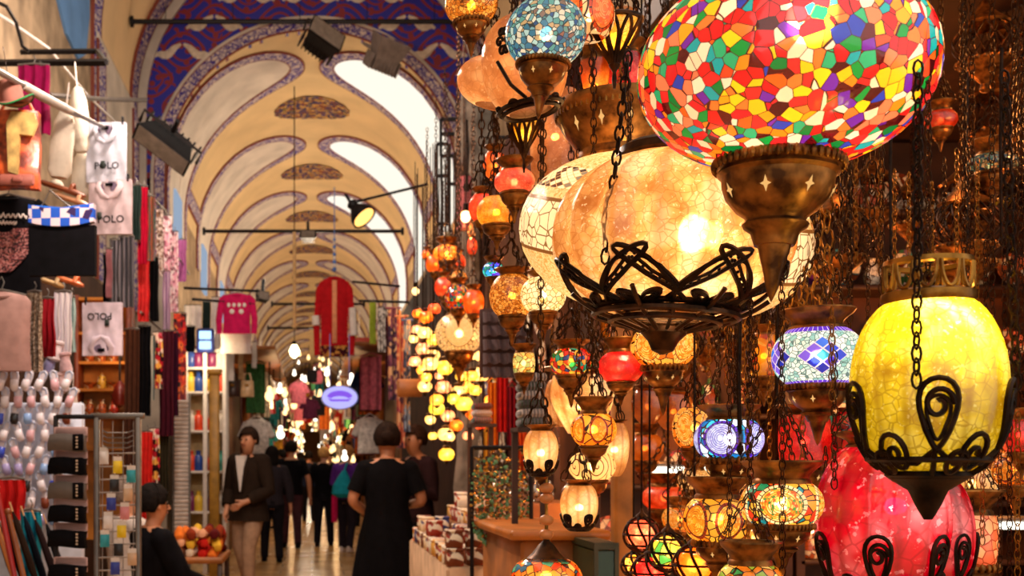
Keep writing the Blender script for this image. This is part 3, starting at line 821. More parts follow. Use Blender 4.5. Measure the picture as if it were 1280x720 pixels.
for a in (-2.42, -.55, 1.3):
    q = S(a, .33); chain_between(t, q, Vector((q.x * .93, q.y * .93 - .02, P[-1][1] + .10)), .015, .0016, iron)
lantern('wide white tiled lantern with a diamond row, tilted behind the ribbed white one', 828, 296, 1.86, 356, 205, M_tile, 2.6, ob=.36, ot=.36, cup=False, collar=False, tilt=(16, 7, 0), light='#ffe0b0', n=64, chains3=False)
# bronze bowl crown standing over the white pair
def bronze_crown(label, px, py, d, w, h):
    c = at(px, py, d); r = w * d / F / 2; hh = h * d / F
    t = thing('hanging_bowl_lantern', label, 'lantern', c, group='lit lanterns of the lamp stall')
    mb = MB(); mb.lathe([(r * .55, -hh * .5), (r * .62, -hh * .42), (r * .60, -hh * .3), (r * .80, -hh * .05), (r * .95, hh * .2), (r * .97, hh * .28), (r, hh * .32), (r * 1.02, hh * .40), (r * .98, hh * .5), (r * .9, hh * .46), (r * .7, hh * .1)], 48, capb=True, capt=False)
    mb.obj('bowl', bronze, t)
    mb = MB()
    for i in range(60): a = 2 * pi * i / 60; mb.box((r * .985 * cos(a), r * .985 * sin(a), hh * .30), (.003, .003, hh * .10), rot=None)
    mb.obj('beaded_rim', brass, t)
    mb = MB()
    for i in range(12):
        a = 2 * pi * i / 12; q = r * .86; z = hh * .04; e = Vector((-sin(a), cos(a), 0)); o = Vector((q * cos(a), q * sin(a), z)); up = Vector((cos(a) * .35, sin(a) * .35, 1)).normalized()
        mb.add([o + e * x * r * .05 + up * y * hh * .14 + Vector((cos(a), sin(a), 0)) * .002 for x, y in ((0, 1), (.35, .3), (1, 0), (.35, -.3), (0, -1), (-.35, -.3), (-1, 0), (-.35, .3))], [tuple(range(8))])
    mb.obj('cutout_pattern', star, t, smooth=False, label='diamond cutouts with painted glow')
    for i in range(3):
        a = 2 * pi * i / 3 - 1.0; chain_between(t, (r * cos(a), r * sin(a), hh * .5), (0, 0, hh * .5 + r * 2.6), .012, .0014, darkbronze)
    chain_between(t, (0, 0, hh * .5 + r * 2.6), (0, 0, TOPZ - c.z), .012, .0014, darkbronze, 'hanging_chain')
bronze_crown('wide bronze bowl crown with painted glowing cutouts hanging above the white lanterns', 770, 166, 1.95, 150, 76)

t, P = lantern('glowing yellow melon lantern in a black wire basket', 1160, 482, 1.12, 176, 222, M_yellow, 4.2, 'melon', cup=False, collar=False, flute=(16, .03), fil=(5, .20, .34, .0028, dict(style='scroll', a_off=-1.95)), light='#ffe478', bulb=(.0, -.52, .66), chains3=False)
R, zt = P[-1]; S = Surf(P, .006)
mb = MB(); mb.lathe([(R * 1.02, zt - .004), (R * 1.12, zt + .002), (R * 1.10, zt + .008), (R * 1.0, zt + .01)], 36, capb=False, capt=False)
mb.lathe([(R * 1.0, zt + .034), (R * 1.06, zt + .036), (R * 1.04, zt + .041), (R * .95, zt + .040)], 36, capb=False, capt=False)
for k in range(12):
    a = 2 * pi * k / 12
    mb.tube([(R * 1.04 * cos(a + .22 * cos(q)), R * 1.04 * sin(a + .22 * cos(q)), zt + .036 - .026 * abs(sin(q))) for q in [pi * i / 10 for i in range(11)]], .002, 5)
mb.obj('crown_rim', brass, t)
mb = MB(); mb.lathe([(.004, -P[0][1] * -1 - .045), (.012, P[0][1] - .03), (P[0][0] * .6, P[0][1] - .016), (P[0][0] * 1.2, P[0][1] - .004), (P[0][0] * 1.25, P[0][1] + .006), (P[0][0], P[0][1])], 24, capt=False); mb.obj('basket_base', iron, t)
for a in (-2.2, -.4, 1.2):
    q = S(a, .50); chain_between(t, q, Vector((q.x * .86, q.y * .86, zt + .22)), .0125, .0014, iron)
mb = MB(); mb.sphere((0, -.012, P[-1][1] * .72), .016, 12, 8); mb.obj('light_bulb', emit('bulb_filament_light', '#fff2b8', 14), t, label='bright bulb under the open crown')

t, P = lantern('crimson ribbed bubble-glass lantern under the yellow one', 1102, 652, 1.52, 152, 196, M_crim, 2.6, 'melon', cup=False, collar=True, colh=.5, flute=(14, .05), fil=(6, .16, .30, .0028, dict(style='scroll')), light='#ffb0a0', bulb=(.05, -.3, .2))
lantern('second crimson bubble-glass lantern half hidden behind the first', 1160, 668, 1.72, 104, 150, M_crim, 1.6, 'melon', cup=False, collar=True, colh=.5, fil=(6, .2, .34, .0026, dict(style='scroll', a_off=-1.3)), light='#ffb0a0')
lantern('peach pebble-mosaic lantern low beside the crimson pair', 1205, 674, 1.95, 76, 62, mosaic('peach_pebble_glass', ['#f49a6a', '#f0b488', '#ee7f5a', '#f7c89a'], 55, '#b84a28', .04), 2.2, 'cyl', collar=True, ob=.6, ot=.6, light='#ffd0a0')
lantern('white lantern with blue and purple diamond mosaic', 1022, 446, 1.66, 108, 84, M_blue, 2.7, ob=.55, ot=.58, cuph=.95, colh=.75, coll_r=.92, light='#fff0dc', n=44)
lantern('small mosaic lantern with a large coiled bead disc facing the street', 977, 629, 1.5, 98, 66, M_eye, 2.8, ob=.62, ot=.66, cuph=.85, colh=.85, light='#ffe2b0', n=44)
lantern('amber lantern with maroon-rimmed bead discs beside the coiled disc one', 897, 649, 1.82, 84, 66, M_amb, 2.6, ob=.55, ot=.62, light='#ffd890')
lantern('turquoise lantern with silver coiled discs and purple tiles', 911, 549, 1.8, 84, 60, M_turq, 3.0, ob=.60, ot=.60, colh=.7, light='#eef4ff')
lantern('amber lantern peeping out behind the turquoise one', 868, 535, 2.0, 54, 58, M_amb2, 2.6, ob=.5, ot=.5, collar=False)
lantern('amber lantern with a big coiled bead disc under the wire basket', 829, 433, 1.95, 80, 58, M_amb2, 2.8, ob=.52, ot=.5, collar=False, cuph=1.1)
lantern('red speckled lantern with a narrow bronze holder', 776, 459, 1.98, 56, 42, M_red, 2.8, ob=.5, ot=.5, colh=1.2, cuph=.8)
lantern('small round lantern of orange and blue mosaic chips', 714, 453, 2.2, 52, 40, M_rainS, 2.6, ob=.6, ot=.6, colh=.7)
lantern('tiny square-topped mosaic lantern glowing pale green and cream', 655, 454, 2.4, 27, 25, mosaic('pale_green_mosaic_glass', ['#f8e8a0', '#f0f0c8', '#a8d0a0', '#f2c050', '#e8e0b0'], 90, '#5a3a14'), 4.0, 'cyl', ob=.8, ot=.8)
lantern('golden bead lantern beside the cream one', 640, 370, 2.3, 56, 58, M_beads, 2.4, ob=.5, ot=.5, colh=.6)
lantern('cream bead lantern on a fluted bronze cup', 679, 369, 2.1, 56, 48, M_cream, 3.0, ob=.5, ot=.45, colh=.6, light='#ffe8b8')
lantern('pink speckled lantern with a bronze collar', 643, 227, 2.2, 50, 34, M_pink, 2.6, ob=.6, ot=.62, colh=.9, cuph=1.0)
lantern('amber yellow crackle lantern under the pink one', 621, 265, 2.35, 50, 42, M_ybead, 2.4, ob=.62, ot=.5, collar=False, cuph=.8)
lantern('coral red lantern left of the amber yellow crackle one', 602, 260, 2.6, 32, 38, M_coral, 2.4, ob=.5, ot=.5, collar=True)
lantern('small amber lantern behind the pink one', 618, 208, 2.75, 28, 36, M_orange, 2.4, 'egg', cup=False)
lantern('tiny blue and green mosaic lantern', 617, 338, 2.45, 27, 21, M_bluemini, 3.4, ob=.6, ot=.6, light='#eaf2ff')
t, P = lantern('big beige frosted lantern with a black wire heart', 655, 82, 1.62, 106, 128, M_beige, 2.2, cup=False, collar=False, ob=.42, ot=.35, light='#ffd09a', tilt=(0, -8, 0), chains3=False, bulb=(.1, -.2, -.1))
S = Surf(P, .005); mb = MB(); a = -pi / 2 - .05
for sg in (-1, 1):
    leaf(mb, S, a, .24, .13, .14, .19 * sg, .0026); leaf(mb, S, a - .05, .44, .10, .22, .22 * sg, .0022)
    mb.tube([S(a + sg * .75, .46 - .0 * i), S(a + sg * .55, .25), S(a + sg * .25, .10)], .0028, 5)
for vv in (.03, .08): mb.tube([S(2 * pi * i / 40, vv) for i in range(40)], .0035, 5, closed=True)
for k in range(6):
    spiral(mb, S, a - .55 + .1 * cos(pi * k / 3), .62 + .1 * sin(pi * k / 3), .09, .05, 1.1, .0022)
for k in range(9): spiral(mb, S, a + k * 2 * pi / 9, .08, .16, .045, 1.2, .0024)
mb.obj('filigree', iron, t, label='black wire heart and flower scrolls')
lantern('beige disc-shaped lantern behind the one with the wire heart', 622, 104, 1.80, 102, 62, M_beige, 1.8, cup=False, collar=False, ob=.36, ot=.36, light='#ffd8a8', tilt=(6, 12, 0), chains3=False, n=48)
lantern('blue-grey sequin mosaic lantern at the top edge', 682, 42, 1.42, 100, 84, M_bluegrey, 2.0, ob=.50, ot=.4, cuph=1.05, light='#fff4e4', tilt=(0, 5, 0), n=44)
lantern('amber lantern cropped at the top left of the stall', 589, 6, 1.7, 66, 48, M_beads, 2.2, ob=.5, ot=.5, cuph=1.0)
lantern('round lantern of white and brick-red tiles at the top edge', 737, 22, 1.72, 62, 62, M_orgw, 2.6, ob=.5, ot=.4, collar=True, cup=False)
# wire flower holders, open petals of bronze wire
def petal_holder(label, px, py, d, w, h, up=1, glow=True):
    c = at(px, py, d); r = w * d / F / 2; hh = h * d / F / 2
    t = thing('hanging_petal_holder', label, 'lantern', c, group='lit lanterns of the lamp stall')
    mb = MB()
    for k in range(10):
        a = 2 * pi * k / 10
        mb.tube([((r * (.15 + .85 * sin(q * pi / 2) ** 1.4)) * cos(a + .26 * sin(q * pi)), (r * (.15 + .85 * sin(q * pi / 2) ** 1.4)) * sin(a + .26 * sin(q * pi)), hh * (-1 + 2 * q)) for q in [i / 8 for i in range(9)]], .0028, 5)
        mb.tube([((r * (.15 + .85 * sin(q * pi / 2) ** 1.4)) * cos(a - .26 * sin(q * pi)), (r * (.15 + .85 * sin(q * pi / 2) ** 1.4)) * sin(a - .26 * sin(q * pi)), hh * (-1 + 2 * q)) for q in [i / 8 for i in range(9)]], .0028, 5)
    mb.tube([(r * cos(2 * pi * i / 30), r * sin(2 * pi * i / 30), hh) for i in range(30)], .004, 6, closed=True)
    mb.obj('wire_petals', darkbronze, t)
    mb = MB(); mb.lathe([(r * .05, -hh * 2.2), (r * .10, -hh * 1.8), (r * .07, -hh * 1.4), (r * .22, -hh * 1.05), (r * .16, -hh * .9)], 14); mb.obj('stem', darkbronze, t)
    mb = MB(); mb.lathe([(r * .12, -hh * .9), (r * .5, -hh * .3), (r * .82, hh * .5), (r * .9, hh * .95)], 24, capb=False, capt=False); mb.obj('glass_shade', M_ybead, t)
    point('bulb', (0, 0, hh * .2), .6 * (r / .05) ** 2 * .3, '#ffc060', .01, t)
    chain_between(t, (r * .9, 0, hh), (r * .2, 0, hh + .3), .011, .0012, darkbronze); chain_between(t, (-r * .9, 0, hh), (-r * .2, 0, hh + .3), .011, .0012, darkbronze)
    chain_between(t, (0, 0, hh + .0), (0, 0, TOPZ - c.z), .012, .0012, darkbronze, 'hanging_chain')
petal_holder('amber glass cup in bronze wire petals at the top edge', 768, 54, 1.75, 66, 52)
petal_holder('small amber glass cup in wire petals under the beige lanterns', 655, 172, 2.05, 40, 40)
lantern('tall beige frosted cylinder lantern behind the bronze crown', 694, 172, 2.3, 62, 112, M_beige, 2.2, 'cyl', cup=False, collar=False, light='#ffc890', chains3=False)
lantern('orange panel lantern behind the bronze crown', 744, 108, 2.2, 42, 60, M_orange, 2.2, 'cone', cup=False, collar=True)
lantern('red and orange panel lantern right of the bronze crown', 782, 104, 2.15, 40, 70, M_red, 2.4, 'cyl', cup=False, collar=True)
# ---- middle and lower rows
t, P = lantern('cream ribbed egg lantern over a stem of wooden balls', 676, 566, 1.9, 42, 58, M_cegg, 3.2, 'egg', cup=True, collar=True, colh=.6, flute=(10, .08), fil=(5, .14, .22, .0022, dict(style='scroll')), light='#ffdca8')
lantern('round amber disc lantern under a dark bowl collar', 742, 537, 1.85, 56, 46, M_amb, 3.0, ob=.5, ot=.55, colh=1.3, cuph=.9)
lantern('cream lantern with etched dark swirls', 740, 583, 2.0, 58, 40, M_swirl, 3.0, ob=.55, ot=.5, collar=False)
t, P = lantern('cream ribbed egg lantern hanging low by the shop post', 724, 634, 1.95, 46, 58, M_cegg, 3.2, 'egg', cup=False, collar=True, colh=.5, flute=(10, .08), fil=(5, .14, .24, .0022, dict(style='scroll')), light='#ffdca8')
lantern('tall cream ribbed lantern glowing behind the swirl one', 768, 562, 2.2, 36, 70, M_cegg, 3.4, 'egg', cup=False, collar=True, colh=.4, flute=(10, .08), light='#ffdca8')
lantern('wide cream tulip-glass lantern with a bright bulb', 728, 506, 2.45, 76, 72, M_cegg, 3.6, 'tulip', cup=False, collar=True, colh=.3, flute=(12, .06), light='#ffdca8')
lantern('pale leaf-shaped cream lantern left of the tulip one', 699, 504, 2.5, 36, 62, M_cegg, 3.6, 'egg', cup=False, collar=False, light='#ffdca8')
lantern('dull amber globe lantern, dark, left of a like one', 810, 508, 2.6, 40, 46, M_plain, .5, 'egg', cup=False, collar=True, colh=.4)
lantern('dull amber globe lantern, dark, right of a like one', 842, 514, 2.7, 46, 50, M_plain, .7, 'egg', cup=False, collar=True, colh=.4)
lantern('red textured drum lantern below the blue diamond one', 1006, 550, 1.95, 62, 62, M_red, 1.5, 'cyl', cup=True, collar=True, colh=.5)
lantern('dark red mosaic lantern right of the red drum one', 1062, 546, 1.9, 42, 66, mosaic('dark_red_mosaic_glass', ['#b81424', '#d8283a', '#7a0814', '#e85a50'], 60, '#2a0408', .05), 1.2, 'egg', cup=True, collar=True, colh=.4)
lantern('narrow painted amber panel lantern among the chains', 955, 445, 2.1, 30, 52, M_panel, 3.0, 'cyl', cup=True, collar=True)
lantern('green and amber mosaic lantern under a bronze bowl collar at the bottom edge', 938, 728, 1.42, 80, 56, mosaic('green_amber_mosaic_glass', ['#7ab04a', '#f2c050', '#2a9a6a', '#f0e0a0', '#c8842a'], 75, '#241404'), 2.6, ob=.6, ot=.62, colh=1.15, cup=False)
lantern('amber disc lantern behind the dark bowl collar at the bottom', 945, 672, 1.95, 50, 42, M_amb2, 2.6, ob=.5, ot=.5, collar=False)
lantern('orange and blue chip mosaic lantern with a cone cap at the bottom edge', 683, 722, 1.9, 88, 56, mosaic('orange_chip_mosaic_glass', ['#f08a2c', '#e85a1c', '#f6b84a', '#2a6ab8', '#d83a1c', '#f4d890', '#3a9a9a', '#f09a3c'], 75, '#3a1a08'), 3.0, ob=.5, ot=.34, cup=False, collar=False, hang='', chains3=False)
# the ball stem between the egg lantern and the cone-capped one
c = at(683, 640, 1.9); s_ = 1.9 / F
t = thing('hanging_ball_stem', 'string of wooden balls and cone cap above the chip mosaic lantern', 'lamp fitting', c)
mb = MB(); mb.lathe([(.050 * .8, -62 * s_), (.046 * .8, -60 * s_), (.030 * .8, -52 * s_), (.012, -40 * s_), (.006, -36 * s_), (.005, -34 * s_)], 24); mb.obj('cone_cap', darkbronze, t)
mb = MB(); mb.tube([(0, 0, -36 * s_), (0, 0, 44 * s_)], .003, 6); mb.obj('rod', brass, t)
for y in (30, 17, -10, -28):
    mb = MB(); mb.sphere((0, 0, y * s_), .0125, 14, 8, sc_=(1, 1, .75)); mb.obj('ball', pm('turned_pale_wood', '#d88a50', .4), t)
# wire-cage lamps along the bottom edge
cols = [('red', M_red), ('green', mosaic('green_glass_chips', ['#3aa05a', '#8ab84a', '#d8b060', '#e87a4a'], 60, '#1a1408')), ('orange', M_orange), ('pink', M_pink), ('amber', M_beads)]
for i, (px, py, w, d, ci) in enumerate([(802, 668, 44, 2.2, 3), (835, 690, 50, 2.0, 1), (868, 706, 52, 1.9, 2), (812, 716, 46, 2.1, 0), (792, 706, 30, 2.4, 4)]):
    cn, mt = cols[ci]; c = at(px, py, d); r = w * d / F / 2
    t = thing('hanging_cage_lamp', f'{cn} glass ball lamp in a dark wire cage near the bottom edge', 'lantern', c, group='wire cage lamps')
    mb = MB(); mb.sphere((0, 0, 0), r * .82, 20, 12); mb.obj('glass_shade', mt, t)
    mb = MB()
    for k in range(7):
        a = 2 * pi * k / 7; mb.tube([(r * sin(q) * cos(a + .5 * cos(q)), r * sin(q) * sin(a + .5 * cos(q)), -r * cos(q)) for q in [pi * j / 14 for j in range(15)]], .0028, 5)
    for q in (.9, 1.57, 2.3): mb.tube([(r * sin(q) * cos(2 * pi * j / 24), r * sin(q) * sin(2 * pi * j / 24), -r * cos(q)) for j in range(24)], .0022, 5, closed=True)
    mb.obj('wire_cage', iron, t)
    mb = MB(); mb.lathe([(r * .35, r * .9), (r * .3, r * 1.1), (r * .12, r * 1.25), (r * .05, r * 1.5)], 16); mb.obj('cap', darkbronze, t)
    mb = MB(); mb.tube([(0, 0, r * 1.5), (0, 0, TOPZ - c.z)], .002, 5); mb.obj('hanging_cord', iron, t)
    point('bulb', (0, 0, 0), .25, '#ffb070', .012, t)
# metal rails the lanterns hang from, above the frame
for i, d in enumerate((1.15, 1.5, 1.85, 2.2, 2.55)):
    mb = MB(); mb.tube([(.1, d, TOPZ), (3.0, d, TOPZ)], .012, 8); tag(mb.obj('hanging_rail', black_steel), f'{ORD[i]} steel rail over the lamp stall, counted from the street front', 'rail', 'lantern rails')
# ---- loose chains and rods among the lanterns
def hang_chain(i, px, y0, y1, d, big, kind):
    a = at(px, y0, d); b_ = at(px, y1, d)
    L = min(TOPZ - b_.z, a.z - b_.z)
    p = .026 if big else .0115
    n = max(3, round(L / p))
    o = bpy.data.objects.new('hanging_chain', chain_mesh(n, p, p * (.065 if big else .085), brass if kind else darkbronze)); COL.objects.link(o)
    o.location = b_
    tag(o, 'thin bronze chain hanging loose among the lanterns' if not big else 'long-linked brass chain hanging loose right of the white lanterns', 'chain', 'loose long-linked brass chains' if big else 'loose thin bronze chains')
rnd = random.Random(3)
i = 0
for px, y0, y1, d, big, kind in [(1012, 190, 405, 1.75, 1, 1), (1022, 200, 410, 1.9, 1, 1), (1034, 215, 395, 1.7, 1, 1), (1003, 300, 420, 1.72, 1, 1), (985, 330, 420, 1.95, 1, 1), (996, 330, 412, 2.0, 1, 1),
                                 (1046, 200, 380, 1.8, 1, 0), (1056, 190, 370, 1.9, 1, 0), (1090, 120, 330, 2.0, 1, 0)]:
    hang_chain(i, px, y0, y1, d, big, kind); i += 1
for px, y0, y1, d in [(886, 400, 470, 2.0), (897, 402, 520, 1.9), (908, 398, 480, 2.05), (912, 410, 720, 1.7), (920, 400, 700, 2.1), (928, 395, 610, 1.9), (935, 400, 720, 1.65), (942, 400, 560, 2.0), (948, 380, 690, 2.1),
                      (962, 400, 640, 1.9), (978, 500, 720, 1.45), (1003, 520, 640, 1.6), (1032, 560, 720, 1.8), (1040, 380, 500, 1.4), (1043, 440, 610, 1.42), (758, 300, 440, 2.2), (765, 320, 450, 2.3), (748, 380, 520, 2.4), (735, 390, 500, 2.5), (720, 390, 430, 2.3),
                      (706, 395, 470, 2.5), (690, 400, 500, 2.55), (860, 480, 720, 2.3), (850, 560, 700, 2.4), (872, 400, 500, 2.2), (835, 470, 560, 2.5), (785, 60, 190, 1.6), (775, 40, 150, 1.9), (788, 120, 260, 1.7),
                      (1256, 100, 420, 1.6), (1240, 150, 460, 1.5), (1262, 440, 720, 1.6), (1272, 520, 720, 1.5), (1250, 560, 720, 1.9), (1228, 560, 680, 1.7), (1215, 560, 640, 1.9), (1085, 300, 440, 1.9), (1100, 200, 340, 2.2), (1118, 210, 350, 2.1), (1136, 220, 345, 2.0), (1150, 200, 330, 2.3), (1165, 230, 345, 2.2), (1180, 200, 300, 1.9), (1196, 190, 420, 2.0), (1210, 180, 400, 2.1), (1222, 200, 440, 2.2),
                      (1070, 180, 330, 2.3), (1080, 150, 340, 2.4), (1064, 220, 400, 2.5), (1108, 320, 380, 1.9), (1232, 300, 480, 1.8)]:
    hang_chain(i, px, y0, y1, d, 0, rnd.random() < .5); i += 1
for k, (px, y0, y1, d) in enumerate([(921, 380, 560, 1.75), (932, 370, 600, 1.8), (968, 380, 600, 2.0), (916, 380, 640, 2.2), (1110, 100, 330, 2.3), (1060, 90, 330, 2.5), (1205, 90, 300, 2.4), (1248, 60, 300, 2.2)]):
    a = at(px, y0, d); b_ = at(px + 4, y1, d)
    mb = MB(); mb.tube([(0, 0, 0), (-.002, 0, (a.z - b_.z) * .5), (0, 0, min(TOPZ, a.z) - b_.z)], .0036, 6)
    mb.lathe([(.001, -.012), (.006, -.004), (.005, .004)], 8)
    o = mb.obj('hanging_rod', iron, loc=b_); tag(o, 'thin straight black rod hanging among the lantern chains', 'rod', 'straight black hanging rods')
# ================================================================== the lamp shop and the right-hand stalls
FX = 1.27
dk = pm('dark_shop_boards', '#3a2012', .6, var=.35, scale=5); bk = pm('brown_shop_boards', '#6a3c1c', .6, var=.35, scale=5)
b = MB(); b.box((3.1, 4.1, 3.06), (3.7, 3.2, .12)); struct('ceiling_shop', b, dk)
b = MB(); b.box((3.1, 5.72, 1.53), (3.7, .14, 3.06)); struct('wall_shop_back', b, bk)
b = MB(); b.box((4.9, 3.6, 1.53), (.12, 4.3, 3.06)); struct('wall_shop_side', b, dk)
b = MB(); b.box((FX + .1, 10.8, 1.75), (.2, 10.2, 3.5)); struct('wall_facade', b, pm('dark_red_brown_plaster', '#3c2018', .8, var=.3, scale=2))
for i, s_ in enumerate((-1, 1)):
    b = MB(); b.box((s_ * 2.42, D0 - .02, 2.1), (.5, .10, 4.2)); struct(f'trim_{81 + i}', b, wplaster)
c = at(596, 400, 8.5); b = MB(); b.loft([(c.x + .03 * sin(z * 3), 8.5, z, .125 + .02 * sin(z * 7), .12) for z in [k * .15 for k in range(30)]], 20, fold=.12, nf=5, foldtop=.7); struct('trim_83', b, pm('grey_weathered_timber', '#7d7064', .95, var=.4, scale=6, bump=.8), smooth=True)
# wooden door post and counters
b = MB(); c = at(777, 600, 3.3); b.box((c.x, c.y, 1.36), (.052, .06, 2.72), .006); tag(b.obj('shop_post', pm('warm_pine', '#c07a34', .5, var=.25, scale=14)), 'upright pine post at the corner of the lamp shop front', 'post')
mb = MB(); t = thing('display_counter', 'orange wood counter with a shelf edge left of the pine post', 'counter', (at(690, 690, 3.7).x, 3.95, 0))
mb.box((.0, .0, .58), (.26, .8, 1.12), .01); mb.obj('counter_body', medwood, t)
mb = MB(); mb.box((-.01, 0, 1.155), (.32, .86, .03), .008); mb.obj('counter_top', pm('orange_veneer', '#c4742e', .35, var=.2, scale=10), t)
t = thing('glass_case', 'green-edged glass showcase beside the pine post', 'showcase', (at(749, 690, 3.35).x, 3.5, 0))
gl = NT('green_edged_glass'); p_ = gl.principled(lin('#5a8a5c'), .08); [setattr(nd.inputs['Transmission Weight'], 'default_value', .85) for nd in gl.t.nodes if nd.type == 'BSDF_PRINCIPLED']
mb = MB(); mb.box((-.028, 0, .6), (.010, .45, 1.05)); mb.box((.028, 0, .6), (.010, .45, 1.05)); mb.box((0, -.225, .6), (.05, .008, 1.05)); mb.obj('glass_pane', p_, t)
mb = MB()
for x in (-.03, .03):
    for y in (-.23, .23): mb.box((x, y, .6), (.012, .012, 1.1))
mb.box((0, 0, .04), (.07, .47, .08)); mb.box((0, 0, 1.14), (.07, .47, .02)); mb.obj('case_frame', pm('dark_green_paint', '#22301c', .4), t)
# shelving along the back of the shop
SHC = ['#c83a2a', '#e0902c', '#2a7a8a', '#f0d8a8', '#6a2a7a', '#d8b040', '#3a6a3a', '#b85a2a', '#f0e8d8', '#8a2430', '#3058a0', '#e07a5a']
cols_name = ['red', 'orange', 'teal', 'cream', 'purple', 'gold', 'green', 'rust', 'white', 'maroon', 'blue', 'salmon']
def glaze(i):
    nm = 'glaze_' + cols_name[i]
    if nm in MATS: return MATS[nm]
    s = NT(nm); o = s.obj(); v = s.vor(o, 38, 'F1'); c = lin(SHC[i])
    col = s.ramp(s.sep(v[1])[0], [c, c, lin('#f2e4c8'), c, lin('#7a3a1c')]); e = s.vor(o, 38, 'DISTANCE_TO_EDGE')[0]
    col = s.mix(s.step(e, .03, .02), col, lin('#3a2214'))
    MATS[nm] = s.principled(col, .25, coat=.4); return MATS[nm]
def pot_mesh(i, kind):
    k = ('pot', i, kind)
    if k in LINKS: return LINKS[k]
    mb = MB()
    if kind == 0: mb.lathe([(.028, 0), (.03, .004), (.045, .03), (.05, .06), (.04, .095), (.022, .12), (.02, .135), (.03, .15), (.026, .15), (.016, .13)], 20)
    elif kind == 1: mb.lathe([(.02, 0), (.022, .006), (.05, .03), (.066, .055), (.07, .06), (.064, .058), (.045, .034), (.01, .014)], 20, capt=False)
    elif kind == 2: mb.lathe([(.04, 0), (.042, .005), (.042, .08), (.036, .09), (.034, .10), (.034, .115), (.02, .12), (.006, .13), (.008, .14), (.002, .146)], 18)
    else:
        M_ = Matrix.Rotation(rad(78), 4, 'X') @ Matrix.Identity(4); mb.M = Matrix.Translation((0, .012, .085)) @ M_
        mb.lathe([(.02, 0), (.05, .002), (.085, .016), (.084, .020), (.05, .008), (.005, .005)], 24, capt=False)
    LINKS[k] = mb.mesh('pot', glaze(i)); return LINKS[k]
KN = ['bulbous vase', 'open bowl', 'lidded jar', 'round plate on edge']; KC = ['vase', 'bowl', 'jar', 'plate']
rnd = random.Random(11)
shelf_i = 0
tube_m = emit('fluorescent_tube_light', '#fff6e0', 3.2)
used = {}
for (x0, x1, lev) in ((1.36, 2.28, (.30, .62, .94, 1.28, 1.62, 1.98)), (2.34, 3.50, (.50, .92, 1.20, 1.50, 1.86, 2.24, 2.6))):
    t = thing('wall_shelf_unit', 'dark wood pottery shelf unit at the back of the lamp shop, ' + ('nearer the street' if shelf_i == 0 else 'deeper in'), 'shelf', ((x0 + x1) / 2, 5.5, 0))
    mb = MB()
    for x in (-(x1 - x0) / 2, (x1 - x0) / 2): mb.box((x, 0, 1.4), (.04, .28, 2.8))
    mb.obj('upright', darkwood, t)
    for z in lev:
        mb = MB(); mb.box((0, 0, z - .012), (x1 - x0, .28, .024), .004); mb.obj('shelf_board', darkwood, t)
        x = x0 + .09
        while x < x1 - .08:
            ci = rnd.randrange(12); kd = rnd.choice((0, 1, 2, 3, 3, 1)); key = (ci, kd)
            o = bpy.data.objects.new(KC[kd], pot_mesh(ci, kd)); COL.objects.link(o); o.location = (x, 5.45 + rnd.uniform(-.02, .03), z + .001); s_ = rnd.uniform(.9, 1.25); o.scale = (s_, s_, s_); o.rotation_euler = (0, 0, rnd.uniform(-.3, .3) if kd == 3 else rnd.uniform(0, 6))
            k = used[key] = used.get(key, 0) + 1
            tag(o, f'{cols_name[ci]} mosaic-glazed {KN[kd]} on the shelves at the back of the lamp shop', KC[kd], f'{cols_name[ci]} {KN[kd]}s on the lamp shop shelves')
            x += rnd.uniform(.13, .19)
    shelf_i += 1
for i, (px, py, d, L, lab) in enumerate([(846, 588, 5.15, .30, 'short white fluorescent tube glowing under a shop shelf near the pine post'), (1262, 657, 5.0, .46, 'long white fluorescent tube glowing at the right edge of the frame'), (1268, 612, 5.1, .3, 'white fluorescent tube above another at the right edge of the frame')]):
    c = at(px, py, d); t = thing('hanging_tube_light', lab, 'light', c)
    M_ = Matrix.Rotation(pi / 2, 4, 'Y'); mb = MB(); mb.M = M_; mb.lathe([(.006, -L / 2), (.016, -L / 2 + .01), (.016, L / 2 - .01), (.006, L / 2)], 12); mb.obj('tube', tube_m, t)
    mb = MB(); mb.box((0, .02, .03), (L + .06, .05, .025), .004); mb.box((-L / 2 - .01, 0, .005), (.02, .03, .05)); mb.box((L / 2 + .01, 0, .005), (.02, .03, .05)); mb.obj('housing', grey_steel, t)
